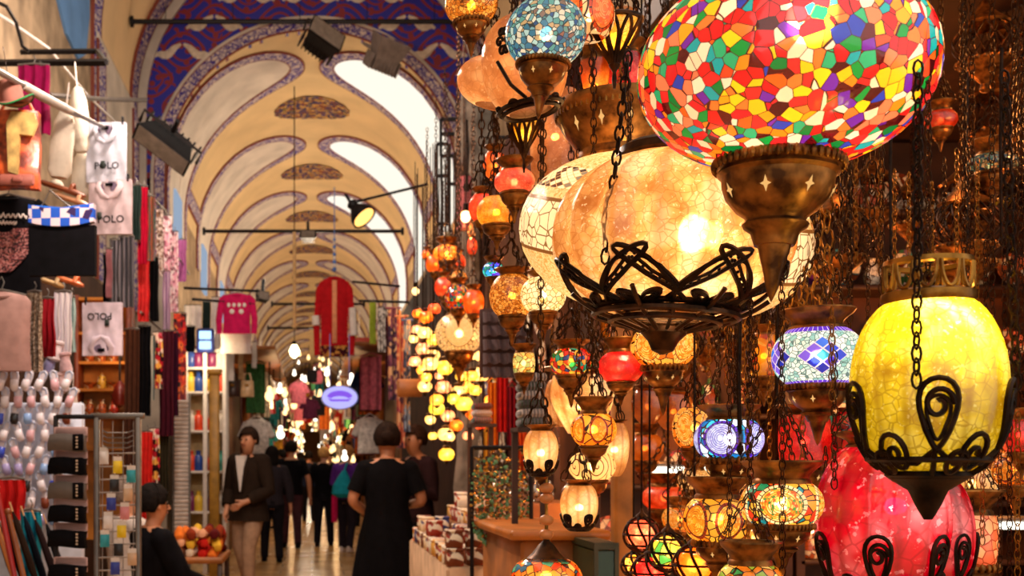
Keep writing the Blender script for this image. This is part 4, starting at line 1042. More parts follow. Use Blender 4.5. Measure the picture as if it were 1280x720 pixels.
# unlit bronze lanterns crowding the dark top right
proto = None
def bronze_copy(k, px, py, d, s_, lab_kind):
    c = at(px, py, d)
    t = thing('hanging_bronze_lantern', 'unlit pierced bronze lantern hanging in the dark upper part of the lamp shop', 'lantern', c, group='unlit bronze lanterns')
    if ('bz', 'a') not in LINKS:
        mb = MB(); mb.lathe([(.01, -.13), (.02, -.12), (.014, -.10), (.05, -.06), (.085, -.03), (.09, -.02), (.07, -.01)], 24, capt=False)
        for i in range(24): a = 2 * pi * i / 24; mb.sphere((.09 * cos(a), .09 * sin(a), -.022), .008, 6, 4)
        LINKS['bz', 'a'] = mb.mesh('base_cup', bronze)
        mb = MB()
        for i in range(12):
            a = 2 * pi * i / 12
            for sg in (-1, 1): mb.tube([((.07 + .035 * sin(pi * q)) * cos(a + sg * .5 * q), (.07 + .035 * sin(pi * q)) * sin(a + sg * .5 * q), -.01 + .12 * q) for q in [j / 8 for j in range(9)]], .003, 5)
        LINKS['bz', 'b'] = mb.mesh('pierced_body', darkbronze)
        mb = MB(); mb.lathe([(.072, .105), (.08, .115), (.05, .14), (.03, .16), (.02, .19), (.008, .20)], 24, capb=False); LINKS['bz', 'c'] = mb.mesh('cap', bronze)
    for q, nm in (('a', 'base_cup'), ('b', 'pierced_body'), ('c', 'cap')):
        o = part(nm, LINKS['bz', q], t); o.scale = (s_, s_, s_)
    tz = 3.0 if d > 2.65 else TOPZ
    if tz - c.z > .22 * s_: chain_between(t, (0, 0, .2 * s_), (0, 0, tz - c.z), .016, .0016, darkbronze, 'hanging_chain')
spots = []
for k in range(1500):
    if len(spots) >= 40: break
    d = rnd.uniform(2.62, 4.0); px = rnd.uniform(1010, 1290); c = at(px, 0, d)
    if all((c.x - q[0]) ** 2 + (c.y - q[1]) ** 2 > .24 ** 2 for q in spots): spots.append((c.x, c.y)); bronze_copy(k, px, rnd.uniform(30, 350), d, rnd.uniform(.7, .95), k)
n0 = len(spots)
for k in range(600):
    if len(spots) >= n0 + 9: break
    d = rnd.uniform(3.4, 4.4); px = rnd.uniform(800, 1000); c = at(px, 0, d)
    if all((c.x - q[0]) ** 2 + (c.y - q[1]) ** 2 > .24 ** 2 for q in spots): spots.append((c.x, c.y)); bronze_copy(k, px, rnd.uniform(395, 470), d, rnd.uniform(.6, .9), k)
# three half-lit sequin lanterns in the dark
for lab, px, py, d, w, h, m in (('dim sequin mosaic lantern in the dark upper right', 1240, 205, 2.6, 60, 26, M_bluegrey), ('small dim sequin lantern near the top right', 1064, 80, 2.7, 44, 24, M_bluegrey), ('dim coral lantern high in the dark upper right', 1176, 150, 2.8, 38, 26, M_coral)):
    lantern(lab, px, py, d, w, h, m, .35, ob=.6, ot=.6)
for lab, px, py, d, w, h, m, W in (('round coral lantern at the right edge of the frame', 1276, 545, 2.0, 46, 50, M_red, 1.0), ('cream patterned lantern low behind the yellow one', 1215, 604, 2.4, 56, 46, M_swirl, 1.6), ('orange flower mosaic lantern at the right edge, low', 1268, 588, 2.2, 50, 44, M_amb, 1.0),
                                   ('pale amber lantern left of the yellow melon one', 955, 468, 2.7, 34, 34, M_ybead, 1.0), ('cream shelf lantern glowing behind the spiral-disc lantern', 868, 600, 3.4, 40, 30, M_cream, 1.4), ('coral shelf lantern near the pine post', 830, 622, 3.6, 54, 34, M_coral, 1.2), ('rust globe lantern near the pine post', 806, 560, 3.9, 46, 40, M_plain, 1.4), ('gold lantern deep behind the amber disc lanterns', 850, 648, 3.0, 44, 34, M_amb2, 1.5)):
    lantern(lab, px, py, d, w, h, m, W, ob=.6, ot=.6, topz=2.9)
# bare bulbs added as warm fill light inside the shop
for k, (x, y, z, W) in enumerate([(1.55, 3.0, 2.75, 8), (2.3, 3.3, 2.75, 6), (1.5, 4.75, 1.75, 26), (2.4, 4.7, 1.7, 26), (3.1, 4.7, 1.5, 22), (1.15, 2.6, 1.25, 6), (1.75, 2.4, 2.2, 7)]):
    t = thing('hanging_bulb', f'added warm fill bulb inside the lamp shop, {ordw(k)} from the street', 'bulb', (x, y, z))
    mb = MB(); mb.sphere((0, 0, 0), .028, 12, 8, sc_=(1, 1, 1.2)); mb.obj('glass', emit('warm_bulb_light', '#ffc880', 6), t)
    mb = MB(); mb.lathe([(.014, .028), (.016, .035), (.015, .07), (.006, .075)], 12); mb.tube([(0, 0, .07), (0, 0, 3.0 - z)], .003, 5); mb.obj('socket', iron, t)
    point('glow', (0, 0, -.04), W, '#ff9a48', .05, t)

# ------------------------------------------------------------------ glowing globes of the next stall
GL = [('cream', crackle('cream_opal_glass', '#ffe0a0', '#e8b868', '#fff6d8', 60, .1, .3)), ('amber', crackle('amber_opal_glass', '#f8b040', '#d07a18', '#ffe090', 60, .1, .3)), ('orange', M_orange), ('yellow green', crackle('lime_opal_glass', '#c8d040', '#7a9a20', '#f0f0a0', 60, .1, .3)),
      ('pink', crackle('rose_opal_glass', '#f0a088', '#c86a58', '#ffd8c8', 60, .1, .3)), ('yellow', crackle('lemon_opal_glass', '#f8d850', '#d0a020', '#fff0a8', 60, .1, .3)), ('red', M_coral)]
def globe(label, px, py, d, w, mat, W, kind='oblate', group=None):
    c = at(px, py, d); r = w * d / F / 2
    t = thing('hanging_globe_lantern', label, 'lantern', c, group=group)
    P = profile(kind, r, r * .82, .4, .4, 10); mb = MB(); mb.lathe(P, 18, capb=False, capt=False); mb.obj('glass_shade', mat, t)
    rb, zb = P[0]; rt, zt = P[-1]
    mb = MB(); mb.lathe([(.002, zb - rb * 1.3), (rb * .2, zb - rb), (rb * .5, zb - rb * .7), (rb * 1.1, zb - rb * .15), (rb * 1.0, zb)], 12, capt=False); mb.obj('base_cup', darkbronze, t)
    mb = MB(); mb.lathe([(rt, zt), (rt * .9, zt + rt * .3), (rt * 1.2, zt + rt * .6), (rt * .3, zt + rt * .9), (.003, zt + rt)], 12, capb=False); mb.obj('top_collar', darkbronze, t)
    mb = MB(); mb.tube([(0, 0, zt + rt), (0, 0, max(zt + rt + .08, 3.1 - c.z))], .0025, 4); mb.obj('hanging_cord', iron, t)
    point('bulb', (0, 0, 0), W * (r / .05) ** 2 * .42, '#ffd090', r * .2, t)
cl = [(533, 397, 18, 2), (522, 392, 14, 2), (543, 386, 16, 6), (521, 412, 14, 4), (531, 416, 18, 0), (517, 424, 12, 0), (542, 425, 18, 5), (529, 436, 18, 4), (519, 452, 16, 4), (541, 445, 18, 0), (538, 455, 20, 0), (528, 462, 16, 1), (556, 460, 22, 5), (569, 456, 16, 4), (533, 472, 14, 1), (549, 470, 12, 4),
      (531, 483, 18, 0), (554, 484, 20, 4), (577, 470, 16, 5), (590, 470, 16, 1), (601, 468, 22, 0), (583, 484, 20, 1), (573, 490, 18, 0), (594, 488, 16, 5), (567, 499, 16, 3), (546, 500, 18, 1), (546, 511, 20, 3), (538, 525, 14, 0), (580, 505, 22, 5), (560, 520, 18, 4), (570, 532, 18, 2), (557, 543, 20, 0), (562, 546, 14, 0), (558, 568, 20, 5), (541, 545, 12, 5), (601, 445, 16, 0), (605, 425, 14, 5), (590, 445, 12, 0), (563, 440, 12, 0), (575, 445, 12, 2), (590, 518, 16, 2), (600, 530, 16, 6), (612, 500, 14, 1), (610, 520, 14, 2), (585, 545, 14, 4)]
cnt = {}
for i, (px, py, w, ci) in enumerate(sorted(cl, key=lambda q: q[1])):
    d = rnd.uniform(5.9, 7.2); cn, m = GL[ci]; cnt[ci] = cnt.get(ci, -1) + 1
    globe(f'small {cn} glass globe lantern of the glowing cluster, {ordw(cnt[ci])} one from its top', px, py, d, w, m, .8 if ci in (0, 5) else .85, rnd.choice(('oblate', 'oblate', 'egg')), 'glowing globe cluster of the next stall')
for lab, px, py, d, w, h, m, W in [('white disc lantern with dotted rings over the globe cluster', 574, 417, 5.0, 60, 52, discs('white_ring_disc_glass', 3, 1.3, ['#f4e2bc', '#f8ecd0'], ['#f6e6c0', '#fbf2dc'], '#c8a060', '#f0dcb0', 60, .46, 200, off=.313), 2.0),
                                ('dark multicolour mosaic lantern above the white disc one', 573, 372, 4.8, 34, 34, M_rainS, 2.0), ('orange lantern touching the dark mosaic one', 592, 378, 4.7, 26, 34, M_orange, 2.6), ('red lantern left of the dark mosaic one', 556, 359, 5.4, 26, 26, M_coral, 2.2), ('small red and amber lantern under the pendant pair', 572, 348, 5.5, 24, 18, M_amb2, 2.4),
                                ('amber lantern with a red lattice pattern by the grey timber', 559, 317, 5.6, 36, 22, discs('red_lattice_amber_glass', 8, .8, ['#f2a428', '#f7c050'], ['#f8d060', '#f2b030'], '#c83018', '#c82c14', 50, .44, 120), 3.0), ('orange lantern behind the lattice one', 545, 330, 5.9, 26, 24, M_orange, 2.4), ('second orange lantern right of the lattice one', 571, 328, 5.8, 22, 22, M_coral, 2.0), ('small orange lantern left, at the edge of the lamp stall', 534, 318, 6.4, 14, 12, M_orange, 2.6), ('red-orange lantern half hidden behind the grey timber', 590, 308, 6.2, 12, 24, M_coral, 2.0)]:
    lantern(lab, px, py, d, w, h, m, W, ob=.5, ot=.5, topz=3.3, group='lit lanterns of the next stall')

# ------------------------------------------------------------------ textiles and small goods at the next stall
def fabric(name, pal, scale=(1, 1, 1), kind='stripe', sc_=30, rough=.85):
    if name in MATS: return MATS[name]
    s = NT(name); o = s.obj()
    if kind == 'stripe':
        x, y, z = s.sep(s.mapping(o, scale)); w_ = s.n('TexWave', bands_direction='Z'); s.put(w_.inputs[0], s.mapping(o, scale)); w_.inputs['Scale'].default_value = sc_ / 6; w_.inputs['Distortion'].default_value = .8
        c = s.ramp(w_.outputs[1], pal)
    elif kind == 'stripex':
        w_ = s.n('TexWave', bands_direction='X'); s.put(w_.inputs[0], s.mapping(o, scale)); w_.inputs['Scale'].default_value = sc_ / 6; w_.inputs['Distortion'].default_value = .5
        c = s.ramp(w_.outputs[1], pal)
    else:
        v = s.vor(s.mapping(o, scale), sc_, 'F1'); c = s.ramp(s.sep(v[1])[0], pal); c = s.mix(s.step(v[0], .25, .05), c, lin(pal[-1]))
    MATS[name] = s.principled(c, rough, sheen=.2); return MATS[name]
t = thing('hanging_shawl_display', 'grey-brown board hung with five rows of fringed dark shawls', 'textile display', at(630, 428, 3.9))
mb = MB(); mb.box((0, .03, 0), (.16, .02, .24), .004); mb.obj('board', pm('grey_brown_board', '#5a4340', .8), t)
for r in range(5):
    mb = MB(); z = .105 - r * .048
    mb.slab(lambda u, v, z=z: ((-.075 + .15 * u, -.01 - .012 * sin(u * 26) - .012 * v, z - .036 * v - .004 * sin(u * 26 + 1) * v), (0, -1, .2)), 30, 4, .004)
    mb.obj('shawl', fabric('dusky_striped_wool', ['#6a5458', '#3a2a30', '#8a7274', '#4a383c'], (1, 1, 1), 'stripe', 300), t)
for nm, px, py, d, n, pal, lab in [('folded_textile_stack', 664, 496, 3.9, 6, ['#6a6468', '#8a8488', '#4a4448'], 'tall pile of folded grey and green striped textiles'), ('folded_textile_stack', 602, 501, 5.2, 3, ['#8a3a40', '#b8a8a4', '#6a2a30'], 'short pile of folded maroon and grey textiles')]:
    c = at(px, py, d)
    tn = n
    for k in range(n):
        mb = MB(); mb.box((0, 0, 0), (.09 if d < 4.5 else .085, .12, .030), .010)
        mb.tube([(-.04, -.06, -.002), (.04, -.06, -.002)], .003, 5)
        o = mb.obj('folded_textile', fabric(f'folded_weave_{len(LINKS) % 3}_{k}_{n}', [pal[k % 3], pal[(k + 1) % 3], '#c8bcb4' if k % 2 else '#3a4a3a'], (1, 1, 1), 'stripex', 160), loc=(c.x, c.y, c.z - .09 + k * .031)); tag(o, f'{lab[lab.index("folded"):].replace("textiles", "textile")}, {ordw(k)} up in its pile', 'textile', lab)
    mb = MB(); mb.box((0, 0, 0), (.12, .14, .015)); 
    for x in (-.05, .05): mb.box((x, .04, -(c.z - .12) / 2), (.02, .02, c.z - .12))
    tag(mb.obj('textile_stand', darkwood, loc=(c.x, c.y, c.z - .115)), 'narrow dark stand under the ' + lab, 'stand')
t = thing('hanging_fabric_tube', 'pink ribbed cloth tube hanging by the grey timber column', 'cloth lantern', at(580, 254, 8.0))
mb = MB(); mb.lathe([(.052 + (.006 if k % 2 else 0), -.19 + k * .012) for k in range(32)], 18); mb.obj('cloth_sleeve', fabric('pink_ribbed_cloth', ['#c87078', '#d88a88', '#b85a64'], (1, 1, 1), 'stripe', 260), t)
mb = MB(); mb.lathe([(.056, .18), (.03, .22), (.035, .24), (.02, .29), (.01, .33)], 14); mb.tube([(0, 0, .33), (0, 0, 1.2)], .006, 5); mb.obj('cap', darkbronze, t)
# black iron brackets above the next stall
for k, (px, py, d, w, h) in enumerate([(564, 172, 9.0, 26, 46), (553, 230, 9.2, 14, 100)]):
    c = at(px, py, d); W_ = w * d / F; H_ = h * d / F
    mb = MB()
    for x in (-W_ / 2, W_ / 2): mb.box((x, 0, 0), (.022, .03, H_))
    for z in (-H_ / 2, H_ / 2, H_ * .1): mb.box((0, 0, z), (W_, .03, .025))
    mb.box((W_ / 2 + .25, 0, 0), (.5, .025, .025))
    tag(mb.obj('wall_bracket', black_steel, loc=c), ('square' if k == 0 else 'tall narrow') + ' black iron bracket frame on the right above the next stall', 'bracket')
for k, (px, y0, y1, d) in enumerate([(545, 190, 320, 8.8), (551, 170, 330, 9.4), (569, 190, 300, 8.2), (583, 150, 230, 7.8), (606, 210, 310, 7.4), (600, 300, 380, 6.6)]):
    a = at(px, y0, d); c = at(px, y1, d); mb = MB(); mb.tube([(0, 0, 0), (.01, 0, (a.z - c.z) / 2), (0, 0, a.z - c.z)], .012, 6); mb.lathe([(.02, -.05), (.028, -.02), (.02, 0)], 8)
    tag(mb.obj('hanging_strap', iron, loc=c), 'dark strap hanging on the right above the next stall', 'strap', 'dark straps above the next stall')
# cloth bolts and the wooden sign at the street edge
for k, (px, y0, y1, d, w, pal) in enumerate([(492, 385, 500, 10.5, 11, ['#6a2a4a', '#8a4a5a', '#3a1a3a']), (502, 395, 560, 10.0, 9, ['#a02a4a', '#c86a4a', '#5a1a3a']), (509, 400, 540, 9.4, 7, ['#3a4a7a', '#8a9ab0', '#22305a'])]):
    a = at(px, y0, d); c = at(px, y1, d); L = a.z - c.z; W_ = w * d / F * 1.3
    mb = MB(); mb.slab(lambda u, v: ((-W_ / 2 + W_ * u, .02 * sin(u * 14), L * v), (0, -1, 0)), 16, 10, .008)
    mb.tube([(-W_ / 2 - .02, 0, L), (W_ / 2 + .02, 0, L)], .01, 6)
    tag(mb.obj('hanging_carpet', fabric(f'kilim_{k}', pal + ['#e0b080'], (1, 1, 1), 'cell', 14), loc=c), ['plum', 'crimson', 'slate blue'][k] + ' woven runner hanging at the street end of the next stall', 'carpet')
mb = MB(); c = at(512, 485, 9.3); mb.box((0, 0, 0), (.21, .03, .15), .01); mb.box((0, -.018, 0), (.18, .01, .12), .004); mb.box((-.08, 0, .35), (.01, .01, .6)); mb.box((.08, 0, .35), (.01, .01, .6)); tag(mb.obj('hanging_sign_board', medwood, loc=c), 'blank brown wooden board hanging beside the globe cluster', 'sign')
# stepped table with small boxes and silver
t = thing('stepped_table', 'stepped stall table draped in pale cloth beside the woman in black', 'table', (0, 0, 0))
cloth = pm('pale_table_cloth', '#c9a888', .85, var=.2, scale=8)
for k, (x0, x1, d0, d1, z) in enumerate([(.60, .84, 5.0, 6.9, .92), (.78, 1.05, 5.05, 6.9, 1.06), (.98, 1.25, 5.1, 6.9, 1.20)]):
    mb = MB(); mb.box(((x0 + x1) / 2, (d0 + d1) / 2, z / 2), (x1 - x0, d1 - d0, z), .015); mb.obj('step', cloth if k == 0 else medwood, t)
BX = ['#d86a2a', '#f0d8b0', '#a83a2a', '#e0a84a', '#2a3a7a', '#e8e0d0', '#b85a6a', '#7a3a1c']
BN = ['orange', 'cream', 'red', 'golden', 'navy', 'white', 'rose', 'brown']
def boxmesh(k):
    if ('bx', k) in LINKS: return LINKS['bx', k]
    mb = MB(); mb.box((0, 0, .035), (.075, .085, .07), .006); mb.box((0, 0, .075), (.08, .09, .014), .005)
    s = NT('printed_box_' + BN[k]); o = s.obj(); v = s.vor(o, 30, 'F1'); c = s.ramp(s.sep(v[1])[0], [BX[k], BX[k], '#f4e6cc', BX[(k + 3) % 8]])
    LINKS['bx', k] = mb.mesh('gift_box', s.principled(c, .4)); return LINKS['bx', k]
nb = 0; seen = {}
for (x0, z, y0, y1) in ((.64, .921, 5.05, 6.7), (.735, .921, 5.1, 6.7), (.83, 1.061, 5.15, 6.6), (.93, 1.061, 5.2, 6.5)):
    y = y0
    while y < y1:
        k = rnd.randrange(8)
        for lv in range(rnd.choice((1, 1, 2))):
            o = bpy.data.objects.new('gift_box', boxmesh(k)); COL.objects.link(o); o.location = (x0, y, z + lv * .083); o.rotation_euler = (0, 0, rnd.uniform(-.2, .2))
            seen[k] = seen.get(k, -1) + 1
            tag(o, f'small {BN[k]} printed gift box on the stepped table', 'box', f'{BN[k]} gift boxes on the stepped table')
            k2 = rnd.randrange(8)
        y += .135
silver = pm('polished_silver', '#c8c0b8', .22, .9, var=.1)
for k in range(26):
    if ('sv', k % 2) not in LINKS:
        mb = MB()
        if k % 2 == 0: mb.lathe([(.012, 0), (.014, .004), (.006, .012), (.024, .03), (.03, .05), (.022, .07), (.008, .08), (.004, .095)], 14)
        else: mb.lathe([(.02, 0), (.034, .012), (.036, .02), (.03, .016), (.004, .006)], 14, capt=False); mb.tube([(.034, 0, .015), (.055, 0, .03), (.05, 0, .045)], .004, 5)
        LINKS['sv', k % 2] = mb.mesh('silver_piece', silver)
    o = bpy.data.objects.new(('silver_pot', 'silver_dish')[k % 2], LINKS['sv', k % 2]); COL.objects.link(o)
    o.location = (1.0 + .03 + .2 * rnd.random(), 5.15 + k * .062, 1.201); tag(o, 'small silver ' + ('lidded pot' if k % 2 == 0 else 'handled dish') + ' on the top step of the stall table', 'pot' if k % 2 == 0 else 'dish', 'silver pots on the table' if k % 2 == 0 else 'silver dishes on the table')
# bead necklaces with green glass drops, hung in front of the counter
for k in range(30):
    px = 596 + (k % 10) * 6.4 + rnd.uniform(-2, 2); d = 4.3 + (k // 10) * .35 + rnd.uniform(-.05, .05); y0 = rnd.uniform(560, 600); L = rnd.uniform(.16, .34)
    key = ('nk', k % 5)
    if key not in LINKS:
        mb = MB(); r2 = random.Random(k)
        for j in range(34):
            q = j / 34; sx_ = sin(2 * pi * q); mb.sphere((.026 * sx_, .008 * cos(2 * pi * q), -.15 + .15 * cos(2 * pi * q)), r2.uniform(.005, .009), 6, 4, mi=r2.choice((0, 0, 1, 2)))
        for j in range(3): mb.sphere(((j - 1) * .010, 0, -.315 - .008 * (j == 1)), .010, 8, 6, mi=1, sc_=(.7, .7, 1.5))
        LINKS[key] = mb.mesh('bead_strand', [pm('smoky_bead', '#4a3420', .2), pm('green_glass_bead', '#5c9a6a', .1, coat=.5), pm('gilt_bead', '#d8a850', .25, .8)])
    c = at(px, y0, d); o = bpy.data.objects.new('hanging_bead_necklace', LINKS[key]); COL.objects.link(o); o.location = c; o.scale = (1, 1, L / .3); o.rotation_euler = (0, 0, rnd.uniform(-.8, .8))
    tag(o, 'strand of smoky, gilt and green glass beads hung left of the counter', 'necklace', 'bead necklaces left of the counter')
for r_ in range(3):
    c0 = at(590, 575, 4.3 + r_ * .35); c1 = at(664, 575, 4.3 + r_ * .35)
    mb = MB(); mb.tube([c0 + Vector((0, 0, .05)), c1 + Vector((0, 0, .05))], .006, 6)
    for q in (c0, c1): mb.tube([(q.x, q.y, 0), (q.x, q.y, q.z + .05)], .008, 6)
    tag(mb.obj('necklace_rail', black_steel), f'{ORD[r_]} low rail that bead necklaces hang from, left of the counter', 'rail', 'necklace rails')

# painted plates and red cloths on the facade between the globe cluster and the lamp shop
def plate_mesh(k):
    if ('pl', k) in LINKS: return LINKS['pl', k]
    mb = MB(); mb.M = Matrix.Rotation(-pi / 2, 4, 'Y'); mb.lathe([(.03, 0), (.05, .004), (.085, .016), (.088, .020), (.082, .020), (.05, .010), (.001, .008)], 28, capt=False); mb.M = None
    LINKS['pl', k] = mb.mesh('painted_plate', glaze(k)); return LINKS['pl', k]
kp = {}
for r in range(7):
    for q in range(11):
        k = rnd.randrange(12); y = 5.75 + q * .32 + (r % 2) * .12; z = 1.02 + r * .235
        if rnd.random() < .12: continue
        o = bpy.data.objects.new('hanging_plate', plate_mesh(k)); COL.objects.link(o); o.location = (FX - .003, y, z); q_ = rnd.uniform(.85, 1.2); o.scale = (1, q_, q_)
        tag(o, f'{cols_name[k]} painted plate hung on the facade between globe cluster and lamp shop', 'plate', f'{cols_name[k]} painted plates on the facade')
for k, (px, y0, y1, d, w, hx, nm) in enumerate([(616, 478, 556, 5.75, 12, '#e07a1c', 'orange'), (628, 470, 540, 5.6, 14, '#b81c1c', 'red'), (640, 484, 560, 5.45, 12, '#7a1420', 'maroon'), (652, 540, 600, 5.3, 12, '#c8501c', 'rust'), (610, 540, 590, 5.9, 10, '#d8a030', 'gold')]):
    a = at(px, y0, d); c = at(px, y1, d); L = a.z - c.z; W_ = w * d / F
    mb = MB(); mb.slab(lambda u, v: ((-W_ / 2 + W_ * u, .012 * sin(u * 16), L * v), (0, -1, 0)), 14, 8, .006); mb.tube([(-W_ / 2, 0, L), (0, 0, L + .03), (W_ / 2, 0, L)], .004, 5)
    tag(mb.obj('hanging_cloth_strip', pm('strip_' + nm, hx, .85, var=.2, scale=20), loc=c), nm + ' cloth strip hanging between the globe cluster and the shop counter', 'cloth')
for k, (y, z) in enumerate([(6.2, 2.75), (7.6, 2.75), (9.2, 2.8)]):
    t = thing('hanging_bulb', f'warm bare bulb over the facade plates, {ORD[k]} from the lamp shop', 'bulb', (FX - .42, y, z))
    mb = MB(); mb.sphere((0, 0, 0), .028, 12, 8, sc_=(1, 1, 1.2)); mb.obj('glass', emit('warm_bulb_light', '#ffc880', 6), t)
    mb = MB(); mb.lathe([(.014, .028), (.016, .035), (.015, .07), (.006, .075)], 12); mb.tube([(0, 0, .07), (0, 0, .75)], .003, 5); mb.obj('socket', iron, t)
    point('glow', (0, 0, -.04), 16, '#ffb060', .05, t)
# ================================================================== the left-hand stalls
b = MB(); b.box((-2.42, 9.0, 1.7), (.12, 9.0, 3.4)); struct('wall_stall_left', b, pm('dim_brown_stall_lining', '#4a3024', .85, var=.3, scale=2))
ivory = pm('ivory_cloth', '#e6ddd6', .85, var=.06, scale=20, sheen=.3)
def clothm(nm, h, var=.12): return pm(nm, h, .9, var=var, scale=18)
blackc = clothm('black_cloth', '#0a090e', .3)
# overhead pole, cable and brackets
def bar(name, label, cat, pts, r, m, n=8, group=None):
    mb = MB(); mb.tube(pts, r, n); return tag(mb.obj(name, m), label, cat, group)
t = thing('hanging_awning_pole', 'long pale pole sloping over the left stalls with a white sleeve on it', 'pole', (0, 0, 0))
p0, p1, p2 = at(-40, 66, 4.4), at(66, 128, 5.7), at(136, 162, 7.0)
mb = MB(); mb.tube([p0, at(0, 90, 4.8), p1, p2], [.016, .015, .014, .012], 10); mb.obj('pole', grey_steel, t)
mb = MB(); mb.tube([at(28, 106, 5.15), at(50, 119, 5.45), at(84, 137, 6.0), at(98, 144, 6.3)], [.020, .024, .023, .016], 10); mb.obj('sleeve', pm('white_plastic_sleeve', '#b0a8a0', .5), t)
bar('hanging_awning_pole', 'second grey pole farther along over the left stalls, by the hanging scarves', 'pole', [at(172, 228, 9.2), at(205, 262, 10.6), at(214, 285, 11.2)], .014, grey_steel)
bar('hanging_cable', 'white cable sagging from the top left corner towards the arch', 'cable', [at(-20, 8, 7.5), at(8, 24, 7.8), at(60, 60, 8.8), at(110, 120, 10.4), at(160, 168, 12.6)], .012, ivory)
bar('hanging_cable', 'black cable looping down in the top left corner', 'cable', [at(-5, 2, 7.2), at(8, 8, 7.2), at(20, 28, 7.4), at(28, 58, 7.4), at(36, 64, 7.4)], .012, black_steel)
t = thing('wall_bracket', 'black square steel bracket frame at the upper left', 'bracket', at(66, 72, 7.4))
q = lambda x, y, d=7.4: at(x, y, d) - at(66, 72, 7.4)
mb = MB(); mb.tube([q(-30, 79), q(66, 78), q(133, 78, 7.2)], .024, 4); mb.obj('front_bar', black_steel, t)
mb = MB(); mb.tube([q(26, 65, 7.9), q(122, 64, 7.8)], .020, 4); mb.obj('rear_bar', black_steel, t)
mb = MB(); mb.tube([q(122, 64, 7.8), q(133, 78, 7.2)], .020, 4); mb.obj('end_bar', black_steel, t)
bar('hanging_rail', 'grey bar running right from behind the white bolsters at the upper left', 'rail', [at(62, 119, 8.5), at(130, 124, 9.5), at(182, 125, 10.8)], .02, grey_steel)
# hat
c = at(15, 128, 5.1); t = thing('hanging_cowboy_hat', 'dusty pink brown cowboy hat with green edge at the upper left', 'hat', c, rot=(rad(14), rad(-6), 0))
felt = clothm('dusty_brown_felt', '#8a5a50')
mb = MB(); mb.lathe([(.001, .095), (.035, .100), (.048, .092), (.053, .06), (.058, .0), (.055, -.004)], 28, capt=False, sx=1.0, sy=1.25); mb.obj('crown', felt, t)
mb = MB(); mb.grid(lambda u, v: ((.055 + .045 * v) * cos(2 * pi * u), (.068 + .055 * v) * sin(2 * pi * u), -.002 + .028 * v * v * abs(cos(2 * pi * u)) ** 1.5 - .012 * v * abs(sin(2 * pi * u))), 36, 6); bo = mb.obj('brim', felt, t); bo.modifiers.new('thick', 'SOLIDIFY').thickness = .005
mb = MB(); mb.tube([(.1 * cos(a), .123 * sin(a), -.002 + .028 * abs(cos(a)) ** 1.5 - .012 * abs(sin(a))) for a in [2 * pi * i / 40 for i in range(40)]], .004, 5, closed=True); mb.obj('brim_edge', clothm('green_piping', '#1c6a3c'), t, label='green piping')
mb = MB(); mb.tube([(0, 0, .10), (0, 0, .24)], .002, 5); mb.obj('cord', iron, t)
# ---- garments
def tee(name, label, px, py, d, w, h, m, sleeve=1, hem=None, rz=0.0, cat='shirt', long_=False, grp=None):
    """shirt hung by its shoulders: (px, py) is the middle of the collar"""
    c = at(px, py, d); w = w * d / F; h = h * d / F
    t = thing(name, label, cat, c, rz, grp)
    mb = MB(); mb.loft([(0, 0, -h, w * .47, .035), (0, 0, -h * .7, w * .45, .045), (0, 0, -h * .35, w * .46, .045), (0, 0, -h * .12, w * .48, .04), (0, 0, -h * .04, w * .40, .03), (0, 0, 0, w * .18, .025)], 28, fold=.06, nf=6)
    mb.obj('body', m, t)
    for sg in (-1, 1):
        if not sleeve: continue
        L = h * (.95 if long_ else .36)
        mb = MB(); mb.tube([(sg * w * .38, 0, -h * .07), (sg * w * .52, 0, -h * .16), (sg * w * (.62 if long_ else .68), 0, -h * .07 - L * .6), (sg * w * (.60 if long_ else .74), 0, -h * .05 - L)], [w * .10, w * .12, w * .11, w * .10], 12, flat=.4)
        mb.obj('sleeve', m, t)
    mb = MB(); mb.tube([(w * .17 * cos(a), .03 * sin(a) - .01, -.012 * (1 - sin(a))) for a in [2 * pi * i / 20 for i in range(20)]], w * .02 + .003, 6, closed=True); mb.obj('collar', hem or m, t)
    mb = MB(); mb.tube([(-w * .4, 0, -h * .03), (0, 0, .015), (w * .4, 0, -h * .03)], .006, 6); mb.tube([(0, 0, .015), (.012, 0, .05), (0, 0, .075), (-.012, 0, .06)], .003, 5); mb.obj('hanger', grey_steel, t)
    return t, w, h
